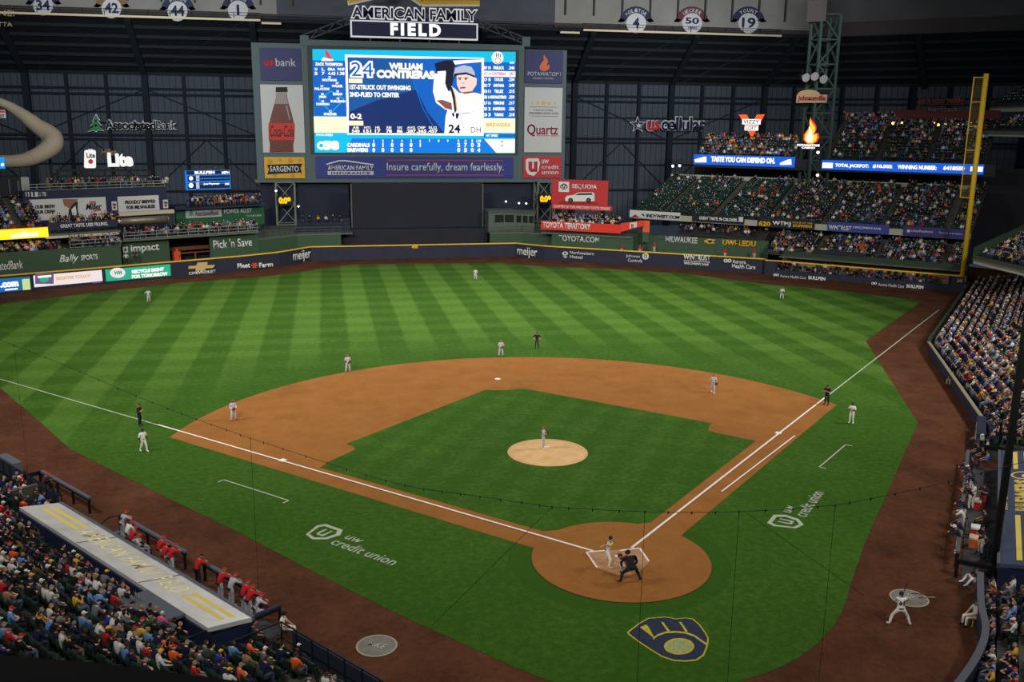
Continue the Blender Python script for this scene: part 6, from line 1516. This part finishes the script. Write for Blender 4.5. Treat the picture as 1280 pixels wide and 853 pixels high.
padded_rail(LF_, (sL(161, -17, 1.05), -17), (sL(232, -17, 1.05), -17), 'first padded rail with leaning players at the left dugout')
padded_rail(LF_, (sL(254, -17, 1.05), -17), (sL(326, -17, 1.05), -17), 'second padded rail with standing players at the left dugout', posts=5)
padded_rail(LF_, (sL(350, -17, 1.05), -17.0), (sL(350, -17, 1.05), -18.6), 'short dark end rail at the near end of the left dugout', posts=2, padm=PADN)
st_ = empty('step_rail', (*LF_(sL(127, -18.2, .5), -18.4), 0), 0, 'bent black handrail on the left dugout steps', 'handrail')
e0 = np.array(LF_(0, 0)); dn = np.array(LF_(0, 1.3))-e0; MB().tube([(0, 0, .1), (dn[0]*.1, dn[1]*.1, .9), (*dn*.55, 1.15), (*dn, 1.1), (*dn, 0)], .045, 8).build('bent_tube', BLKM, st_)
MB().beam((0, 0, 0), (*dn, 0.06), .3, .1).build('step', PADG, st_)
padded_rail(RF_, (-33.5, -17.6), (-28.4, -17.6), 'navy padded rail of the photographers box beyond the right dugout', padm=PADN); padded_rail(RF_, (-26.6, -17), (-7.6, -17), 'long grey padded rail with leaning players at the right dugout', posts=7)
padded_rail(RF_, (-28.4, -17.6), (-28.4, -21.0), 'cross rail between the right photographers box and the dugout', posts=3, padm=BLKM, w=.1)
padded_rail(RF_, (-6.6, -17), (-6.6, -18.9), 'dark end rail at the near end of the right dugout', posts=2, padm=BLKM)
struct(wall_run('field_wall_left', [LF_(14, -17.95), LF_(-5.6, -17.95)], 0, 1.1, .14, PADN)); struct(wall_run('field_wall_left', [LF_(-30, -17.95), LF_(-64, -17.95)], 0, 1.0, .14, PADN))
rw = spline([RF_(-5.2, -18.0), RF_(-1.5, -18.1), (13.9, -12.0), (12.2, -13.8), (9.6, -15.9), (6.5, -18.0)], 5, False)
struct(wall_run('field_wall_right', rw, 0, 1.15, .25, PADN)); struct(wall_run('field_wall_cap', rw, 1.15, 1.22, .32, PADG))
struct(wall_run('field_wall_right', [RF_(-29.2, -18.05), RF_(-35.0, -18.05), (48.4, 42.6)], 0, 1.15, .16, PADN)); struct(wall_run('field_wall_cap', [RF_(-29.2, -18.0), RF_(-35.0, -18.0), (48.4, 42.7)], 1.15, 1.25, .3, mat('wall_cap_tan', (136, 130, 114), .8)))
struct(wall_run('corner_wall_right', [(48.4, 42.6), (77.3, 75.6)], 0, 1.35, .16, DKGREEN)); struct(wall_run('corner_wall_cap', [(48.4, 42.6), (77.3, 75.6)], 1.35, 1.6, .3, DKGREEN))
s_a, s_b = RF_(-30.2, -17.8), RF_(-35.4, -17.75)
ws = empty('box_sign', (*s_b, 0), face(*(np.array(s_a)-np.array(s_b)))+math.pi/2, 'navy box sign with white words along the right stand wall', 'sign'); Lw = float(np.hypot(*(np.array(s_a)-np.array(s_b))))
MB().box((0, -.35, .25), (Lw, .3, 1.35)).build('box', PADN, ws); MB().box((-.02, -.42, 0), (Lw+.02, .3, .25)).build('base_ledge', PADG, ws)
for x0, x1 in ((.08, .32), (.68, .92)):
    b = MB(); [b.box((Lw*(x0+(x1-x0)*i/6), -.37, .62+.06*(i % 2)), (Lw*(x0+(x1-x0)*(i+.8)/6), -.34, .92+.05*(i % 3))) for i in range(6)]; b.build('white_word_shape', WHT, ws)
MB().box((Lw*.42, -.37, .45), (Lw*.5, -.34, 1.2)).build('picture_patch', mat('patch_green', (120, 140, 70), .7), ws); MB().box((Lw*.5, -.37, .5), (Lw*.57, -.34, 1.0)).build('picture_patch', OFFW, ws)
def box_rail(F_, pts, label, z=1.0, base=.0, k=2):
    P = [np.array(F_(*p)) for p in pts]; o = empty('box_rail', (*P[0], base), 0, label, 'rail')
    for h in np.linspace(z, .45, k):
        b = MB(); [b.beam((*(p-P[0]), h), (*(c-P[0]), h), .06) for p, c in zip(P, P[1:])]; b.build('rail', BLKM, o)
    b = MB()
    for p, c in zip(P, P[1:]):
        n = max(1, int(np.hypot(*(c-p))/1.1)); [b.beam((*(p+(c-p)*i/n-P[0]), 0), (*(p+(c-p)*i/n-P[0]), z), .05) for i in range(n+1)]
    tag(b.build('rail_posts', BLKM, o), kind='stuff')
box_rail(LF_, [(-6.6, -21.2), (-6.4, -18.1), (12, -18.1)], 'black pipe rail round the left corner box', 1.25, 0); box_rail(LF_, [(-29.0, -21.6), (-29.0, -18.2), (-48, -18.2)], 'grey pipe rail of the left stand beyond the photographers box', 1.3, 0)
box_rail(LF_, [(-6.9, -24.4), (-6.9, -21.6)], 'black stair rail at the near end of the left dugout roof', 1.1, 1.0); box_rail(RF_, [(-26, -22.0), (-8, -22.0)], 'black pipe rail behind the right dugout roof', .9, 1.75)
struct(MB().prism([LF_(-31.6, -18.6), LF_(-31.3, -18.6), LF_(-31.3, -21.6), LF_(-31.6, -21.6)], 0, 1.5).build('camera_well_wall', CONC))
tag(MB().prism([LF_(-39.6, -17.3), LF_(-37.0, -17.3), LF_(-37.0, -17.9), LF_(-39.6, -17.9)], 0, 1.2).build('rail_box', PADG), 'grey topped box on the left stand wall at the frame edge', 'box')
# --- protective net: hanging cable, clips and drop lines
PLn, PHn = (.7914, .6112, -17.3), (.19, .98, -17.5)
def cable(pts, label, clips=True, r=.011):
    P = [np.array(p) for p in pts]; o = empty('net_cable', tuple(P[0]), 0, label, 'net cable', 'cables of the protective net')
    Q = spline([tuple(p-P[0]) for p in P], 4, False) if len(P) > 2 else [tuple(p-P[0]) for p in P]
    MB().tube(Q, r, 5).build('wire', BLKM, o)
    if clips:
        b = MB(); k = 0
        for a, c in zip(Q, Q[1:]):
            b.box((a[0]-.018, a[1]-.018, a[2]-.07), (a[0]+.018, a[1]+.018, a[2]+.03))
        tag(b.build('clips', BLKM, o), kind='stuff')
top1 = [aty(*p, PLn) for p in ((-60, 400), (0, 425), (77, 455), (170, 495), (245, 524), (313, 548))]; top2 = [aty(*p, PLn) for p in ((313, 548), (409, 579), (506, 607))]+[aty(*p, PHn) for p in ((600, 621), (690, 634))]
top3 = [aty(*p, PHn) for p in ((690, 634), (806, 640), (924, 640), (1044, 632))]; cable(top1, 'sagging net cable with clips over the left foul ground'); cable(top2, 'sagging net cable with clips across the third base line'); cable(top3, 'net cable with clips in front of home plate')
cable([aty(1044, 632, PHn), aty(1150, 611, PHn), aty(1290, 575, PHn)], 'net cable running to the right over the first base ground')
def drop(px, py, pl, label, qx=None): 
    P = aty(px, py, pl); cable([P, (P[0], P[1], 0.0)], label, False, .009)
drop(17, 430, PLn, 'thin drop line of the net at the far left'); drop(313, 548, PLn, 'thin drop line of the net over the left coaching box'); drop(806, 640, PHn, 'thin drop line of the net right of home plate'); drop(924, 640, PHn, 'thin drop line of the net left of the right foul logo'); drop(1044, 632, PHn, 'thin drop line of the net through the right foul logo')
cable([aty(690, 634, PHn), aty(540, 783, PHn)], 'slanting net line left of home plate', False, .009); cable([aty(934, 642, PHn), aty(1080, 745, PHn)], 'slanting net line right of the home plate emblem', False, .009)
b0 = gp(1240, 722, 0); npole = empty('net_pole', b0, 0, 'thick dark net pole rising beside the right dugout roof', 'pole'); MB().tube([(0, 0, 0), (0, 0, 34)], .2, 14).build('shaft', mat('pole_dark', (44, 46, 50), .6), npole, smooth=True); MB().tube([(0, 0, 0), (0, 0, .25)], .34, 14).build('base_collar', BLKM, npole)
for z in (8, 16, 24): MB().tube([(0, 0, z), (0, 0, z+.2)], .24, 14).build('band', BLKM, npole)
# upper deck ledge in front of the camera seats
def ahead(px, py, t): return CAM+ray(px, py)*t
p0, p1, p2 = ahead(-260, 797, 7.0), ahead(120, 829, 7.0), ahead(330, 856, 7.0)
lb = MB()
for a, c in ((p0, p1), (p1, p2)):
    n = np.cross(c-a, [0, 0, 1]); n = n/np.linalg.norm(n); n = n if n @ (CAM-a) > 0 else -n; n[2] = 0
    lb.add([a, c, c+n*.5, a+n*.5, a-[0, 0, 2.5], c-[0, 0, 2.5], c+n*.5-[0, 0, 2.5], a+n*.5-[0, 0, 2.5]], [(0, 1, 2, 3), (7, 6, 5, 4), (0, 4, 5, 1), (1, 5, 6, 2), (2, 6, 7, 3), (3, 7, 4, 0)])
struct(lb.build('upper_deck_ledge', mat('ledge_black', (20, 18, 18), .9)))

# ---------------------------------------------------------------- people on the field
tocam = lambda x, y: face(-15.6-x, -47.3-y)
def fld(px, py, z=.04): return gp(px, py, z)
def F(label, px, py, pname, yaw_to, jersey, pants, z=.04, **k):
    P = fld(px, py, z); rz = face(yaw_to[0]-P[0], yaw_to[1]-P[1]); return figure(label, P, rz, pname, jersey, pants, **k)
HOME = (0, 0)
F('person in grey uniform and red cap standing in left field', 186, 378, 'akimbo', HOME, GREYU, GREYU, cap=RED, shoe=RED, skin=2)
F('person in grey uniform and red cap standing in deep centre field', 594.5, 350, 'stand', HOME, GREYU, GREYU, cap=RED, glove=('L', (120, 72, 44)))
F('person in grey uniform and red cap standing in right field', 977, 374.5, 'glove_front', HOME, GREYU, GREYU, cap=RED, glove=('L', (110, 66, 44)))
F('person in black umpire clothes standing on grass behind second base', 671, 436, 'akimbo', HOME, BLACKC, (52, 54, 60), cap=BLACKC, size=1.03)
F('person in grey uniform and red cap at the dirt edge behind second base', 626, 446, 'glove_front', HOME, GREYU, GREYU, cap=RED, glove=('L', (120, 72, 44)))
F('person in grey uniform and red cap standing on dirt between second and third', 435, 465.5, 'glove_front', HOME, GREYU, GREYU, sleeve=(60, 40, 50), cap=RED, glove=('L', (96, 56, 40)), shoe=RED)
F('person in grey uniform and red cap walking on dirt between first and second', 891, 491.5, 'stride', HOME, GREYU, GREYU, cap=RED, glove=('L', (112, 64, 42)), shoe=WHITEC)
F('person in grey uniform holding a red glove in front, behind third base', 292, 526, 'glove_front', HOME, GREYU, GREYU, sleeve=WHITEC, cap=RED, glove=('R', (150, 34, 40)), shoe=RED, skin=2)
F('person in black umpire clothes standing on the left foul line', 175, 532.5, 'set', (20, 20), BLACKC, BLACKC, cap=BLACKC, size=1.04)
F('person in cream uniform and dark sleeves standing beside the left foul line', 180, 565, 'stride', (10, -20), CREAM, CREAM, sleeve=NAV, cap=NAV, capk='helmet', shoe=WHITEC, skin=2)
F('person in black umpire clothes with hands raised on the right foul line', 1033, 506.5, 'set', (-12, 0), BLACKC, BLACKC, cap=BLACKC, size=1.03)
F('person in cream uniform and navy helmet standing right of the first base line', 1064, 529.5, 'set', (-14, -12), CREAM, CREAM, sleeve=NAV, cap=NAV, capk='helmet', shoe=WHITEC)
F('person in grey uniform and red cap on the mound, glove at the chest', 679, 561.5, 'set', (30, 6), GREYU, GREYU, z=.27, cap=RED, glove=('L', (52, 36, 32)), shoe=WHITEC)
Pb = fld(759.5, 706.5, .08); bt = figure('person in cream uniform and navy helmet batting at home plate', Pb, -math.pi/2-.15, 'batter', CREAM, CREAM, sleeve=(232, 200, 40), cap=NAV, capk='helmet', shoe=(226, 200, 120), skin=2, yaw=.9, number='24', size=1.0)
Mb = Matrix.Translation(Pb) @ Matrix.Rotation(-math.pi/2-.15, 4, 'Z'); h = Mb @ Vector((.21, .18, 1.53)); bat('pale wooden bat held over the shoulder of the batter', h, (-.78, -.30, -.18))
figure('person in black umpire clothes bending behind the catcher at home plate', fld(787.5, 727, .08), 0.05, 'umpire', BLACKC, (34, 34, 38), sleeve=BLACKC, cap=BLACKC, capk='helmet', size=1.06, girth=1.22, shoe=(40, 40, 42))
figure('person in grey uniform and dark red gear crouching as catcher', fld(784, 716, .08), 0.1, 'catcher', (120, 38, 44), GREYU, sleeve=(150, 120, 120), cap=(150, 34, 40), capk='helmet', glove=('L', (92, 58, 40)))
Pd = fld(1123.5, 781, .02); figure('person in cream uniform number 16 swinging a bat by the on-deck mat', Pd, face(.3, 1), 'swing', CREAM, CREAM, sleeve=(150, 110, 90), cap=NAV, capk='helmet', shoe=WHITEC, skin=2, number='16')
Md = Matrix.Translation(Pd) @ Matrix.Rotation(face(.3, 1), 4, 'Z'); bat('dark bat held out by the batter at the on-deck mat', Md @ Vector((.15, .49, 1.1)), (.45, .3, .75), (60, 44, 40))
for px, py, dx, z, w in ((1141, 742, .3, .04, 'dark weighted bat lying on the right on-deck mat'), (1148, 747, .7, .04, 'pale bat lying on the right on-deck mat')):
    P = fld(px, py, .06); bat(w, P, (.8, -.35+.3*dx, 0), (96, 74, 60) if dx < .5 else (190, 160, 120))
def stool(P, label, rgb, yaw=0):
    t = empty('stool', P, yaw, label, 'stool'); m = cloth(rgb); MB().lathe([(.19, .4), (.2, .45), (.01, .46)], 14).build('seat', m, t)
    for a in (.8, 2.4, 3.9, 5.5): MB().beam((.1*math.cos(a), .1*math.sin(a), .41), (.2*math.cos(a), .2*math.sin(a), 0), .035).build('leg', m, t)
for px, py, lab, jr, pn, dirn, rgb, hat in ((1216, 782, 'person in white shirt and dark cap seated by the right wall', (206, 206, 210), CREAM, (-1, .1), (216, 190, 70), NAV), (1189, 481, 'person in dark shirt and light shorts seated by the right stand wall', (50, 40, 44), (196, 170, 150), (-1, -.3), (60, 60, 60), BLACKC),
                            (356, 797, 'person in white shirt and black helmet seated at the left wall', WHITEC, CREAM, (1, -.2), (60, 60, 64), BLACKC)):
    P = fld(px, py, .02); stool(P, 'small %s stool under the person seated %s' % ('yellow' if rgb[0] > 200 else 'dark', 'by the right wall' if px == 1216 else 'at the right stand wall' if px == 1189 else 'at the left wall'), rgb)
    figure(lab, (P[0], P[1], .0), face(*dirn), 'sit', jr, pn, cap=hat, capk='helmet' if px == 356 else 'cap', shoe=BLACKC)
P = fld(1219, 731, .02); figure('person in dark jacket sitting on the ground at the near end of the right dugout', P, face(-1, .15), 'sit_low', (40, 42, 50), WHITEC, cap=BLACKC, shoe=WHITEC)
# left dugout people along the rail
outL = face(.7914, .6112); outR = face(-.7914, .6112)
def LD(label, px, n, pname, jersey, pants, turn=0, z=.05, **k): s = sL(px, n, .9); figure(label, (*LF_(s, n), z), outL+turn, pname, jersey, pants, **k)
LD('person in grey uniform and red cap at the far end of the first left rail', 152.5, -17.45, 'lean', GREYU, GREYU, cap=RED, number='9')
LD('person in white uniform top and red cap second along the first left rail', 159, -17.7, 'sit_forward', WHITEC, GREYU, cap=RED, z=.25)
LD('person in red hooded top third along the first left rail', 164, -17.9, 'sit_forward', RED, GREYU, cap=RED, z=.2, sleeve=RED)
LD('person in grey top with one black sleeve sitting at the first left rail', 174, -17.9, 'sit', GREYU, GREYU, cap=RED, z=.0, sleeve=BLACKC, turn=-.5)
LD('person in red hooded top leaning left of two on the first left rail', 199, -17.6, 'sit_forward', RED, GREYU, cap=RED, z=.3, sleeve=RED); LD('person in red hooded top behind the leaning pair on the first left rail', 204.5, -17.8, 'sit_forward', RED, GREYU, cap=RED, z=.25, sleeve=RED)
LD('person in red hooded top with an arm along the rail end', 213, -17.7, 'lean', RED, GREYU, cap=RED, sleeve=RED, z=-.1, shoe=RED)
LD('person in red top, dark trousers and black helmet at the gap in the left rails', 246.5, -17.6, 'lean', RED, (36, 38, 44), cap=BLACKC, sleeve=RED)
LD('person in red hooded top at the far end of the second left rail', 275, -17.65, 'lean', RED, GREYU, cap=RED, sleeve=RED); LD('person in grey uniform and red cap on the second left rail', 288.5, -17.6, 'lean', GREYU, GREYU, cap=RED, shoe=WHITEC)
LD('person in red hooded top on the second left rail, left of a pair', 304.5, -17.6, 'lean', RED, GREYU, cap=RED, sleeve=RED, shoe=WHITEC); LD('person in red hooded top on the second left rail, right of a pair', 311, -17.7, 'lean', RED, GREYU, cap=RED, sleeve=RED)
LD('person in grey number 27 uniform with one leg up at the left rail', 320.5, -17.9, 'lean_leg', GREYU, GREYU, cap=RED, sleeve=RED, number='27', shoe=RED, turn=-.2)
LD('person in dark top seated writing beside the near end of the left dugout', 318, -19.0, 'sit', (44, 50, 62), (44, 46, 56), z=0, turn=-.4)
LD('person in red shirt standing in the left photographers box', 31, -20.4, 'stand', (206, 40, 40), (150, 130, 110), z=.0, turn=.3); LD('person in dark top sitting in the left photographers box', 44, -19.6, 'sit', (36, 40, 60), (40, 44, 60), z=0)
LD('person in blue shirt sitting in the left photographers box', 49, -19.0, 'sit_forward', (96, 132, 196), (60, 70, 110), z=0); LD('person in pink shirt sitting nearest the roof in the left photographers box', 56, -19.2, 'sit_forward', (226, 170, 180), (50, 50, 60), z=0)
LD('person in red cap and dark clothes at the rail of the left photographers box', 54, -17.6, 'sit_forward', (60, 40, 46), (40, 40, 44), cap=RED, z=.2); LD('person in red shirt and black cap standing at the drop line by the left stand', 27.5, -18.5, 'stand', (206, 40, 40), (40, 42, 50), cap=BLACKC, z=-.3)
# right dugout people
def sR(px, py, z):
    p = at(px, py, z); return (-p[0]*.6112-p[1]*.7914), (-p[0]*.7914+p[1]*.6112)
def RD(label, px, py, pname, jersey, pants, hz=1.68, turn=0, z=.05, **k):
    lean_ = pname == 'lean'; P = at(px, py, 1.6 if lean_ else hz)-(np.array([-.7914, .6112, 0])*.34 if lean_ else 0); figure(label, (P[0], P[1], z), outR+turn, pname, jersey, pants, **k)
NJ = (36, 42, 66)
RD('person in navy jacket leaning out at the far end of the right rail', 1204, 578, 'lean', NJ, CREAM, cap=NAV, sleeve=NJ, turn=.2); RD('person in navy jacket standing at the far end of the right dugout', 1216, 573, 'stand', NJ, NJ, cap=NAV, sleeve=NJ)
RD('person in navy jacket and white cap at the far part of the right rail', 1209, 584, 'lean', NJ, CREAM, cap=WHITEC, sleeve=NJ); RD('person in navy jacket with bowed head on the right rail', 1211, 592, 'lean', NJ, CREAM, cap=NAV, sleeve=NJ)
RD('person in navy jacket with a yellow sleeve on the right rail', 1207, 607, 'lean', NJ, CREAM, cap=NAV, sleeve=(230, 196, 50)); RD('person in cream uniform standing back in the right dugout', 1219, 606, 'set', CREAM, CREAM, cap=NAV, skin=2)
RD('person in dark jacket holding something white in the right dugout', 1231, 607, 'set', (44, 44, 50), (150, 40, 44), cap=BLACKC, turn=1.2); RD('person in navy jacket in the middle of the right rail', 1200, 624, 'lean', NJ, CREAM, cap=NAV, sleeve=NJ)
RD('person in cream jersey with folded arms on the right rail', 1198, 635, 'lean', CREAM, CREAM, cap=NAV, skin=2, shoe=WHITEC); RD('person in navy jacket near the lower end of the right rail', 1195, 650, 'lean', NJ, CREAM, cap=NAV, sleeve=NJ)
RD('person in navy jacket and white helmet nearest on the right rail', 1192, 659, 'lean', NJ, CREAM, cap=WHITEC, capk='helmet', sleeve=NJ, shoe=WHITEC); RD('person in dark clothes sitting back in the right dugout', 1231, 640, 'sit', (40, 42, 48), (44, 44, 50), hz=1.25)
RD('person in black top and pale trousers standing by the coolers', 1229, 660, 'set', (34, 34, 40), (206, 200, 190), cap=BLACKC, turn=.6); RD('person in dark top bending near the coolers', 1228, 668, 'lean', (40, 40, 46), (40, 42, 48), hz=1.58, cap=NAV, turn=.6)
for i in range(6): RD('person seated in the right photographers box, %s from the far end' % ('first', 'second', 'third', 'fourth', 'fifth', 'last')[i], 1222+(i % 3)*6, 541+i*5.2, 'sit', ((180, 40, 44), (60, 60, 66), (200, 196, 190), (40, 44, 70), (60, 50, 50), (96, 130, 190))[i], (50, 54, 70), hz=1.2, cap=(None, WHITEC, NAV, None, BLACKC, None)[i])
def cooler(px, py, label, body, lid, s=.3):
    P = at(px, py, .35); t = empty('drink_cooler', (P[0], P[1], .05), outR, label, 'cooler', None)
    MB().box((-s, -s*.8, .0), (s, s*.8, .5)).build('body', cloth(body), t); MB().box((-s-.02, -s*.84, .5), (s+.02, s*.84, .62)).build('lid', cloth(lid), t); MB().box((-.05, -s*.8-.06, .08), (.05, -s*.8, .16)).build('tap', BLKM, t)
cooler(1219, 664, 'red drink cooler with a white lid in the right dugout', (196, 52, 44), WHITEC); cooler(1217, 677, 'orange drink cooler below the red one in the right dugout', (214, 96, 50), (226, 190, 160)); cooler(1221, 630, 'red drink cooler further back in the right dugout', (188, 44, 42), (200, 196, 190))
# bullpen people beyond the right centre wall
for i, (px, py) in enumerate(((777.5, 311), (800, 312), (818, 309), (906.5, 316.5), (943, 317))):
    P = aty(px, py, PR1(3.4 if i != 4 else 4.2)); figure('person in red top standing in the right centre bullpen, %s from the left' % ('first', 'second', 'third', 'fourth', 'fifth')[i], (P[0], P[1], P[2]-.95), face(-.53, -.85)+(.5 if i % 2 else -.4), 'stand', RED, GREYU, cap=RED, sleeve=RED)
for i, (px, py) in enumerate(((157.5, 322.5), (168.5, 319.5))):
    P = nlp(px, py, 3.0); figure('person in dark top and white cap standing under the impact lettering, %s of two' % ('left', 'right')[i], (P[0], P[1], P[2]-1.0), face(.47, -.88), 'akimbo', (50, 52, 56) if i else (206, 206, 206), (40, 42, 46), cap=WHITEC)
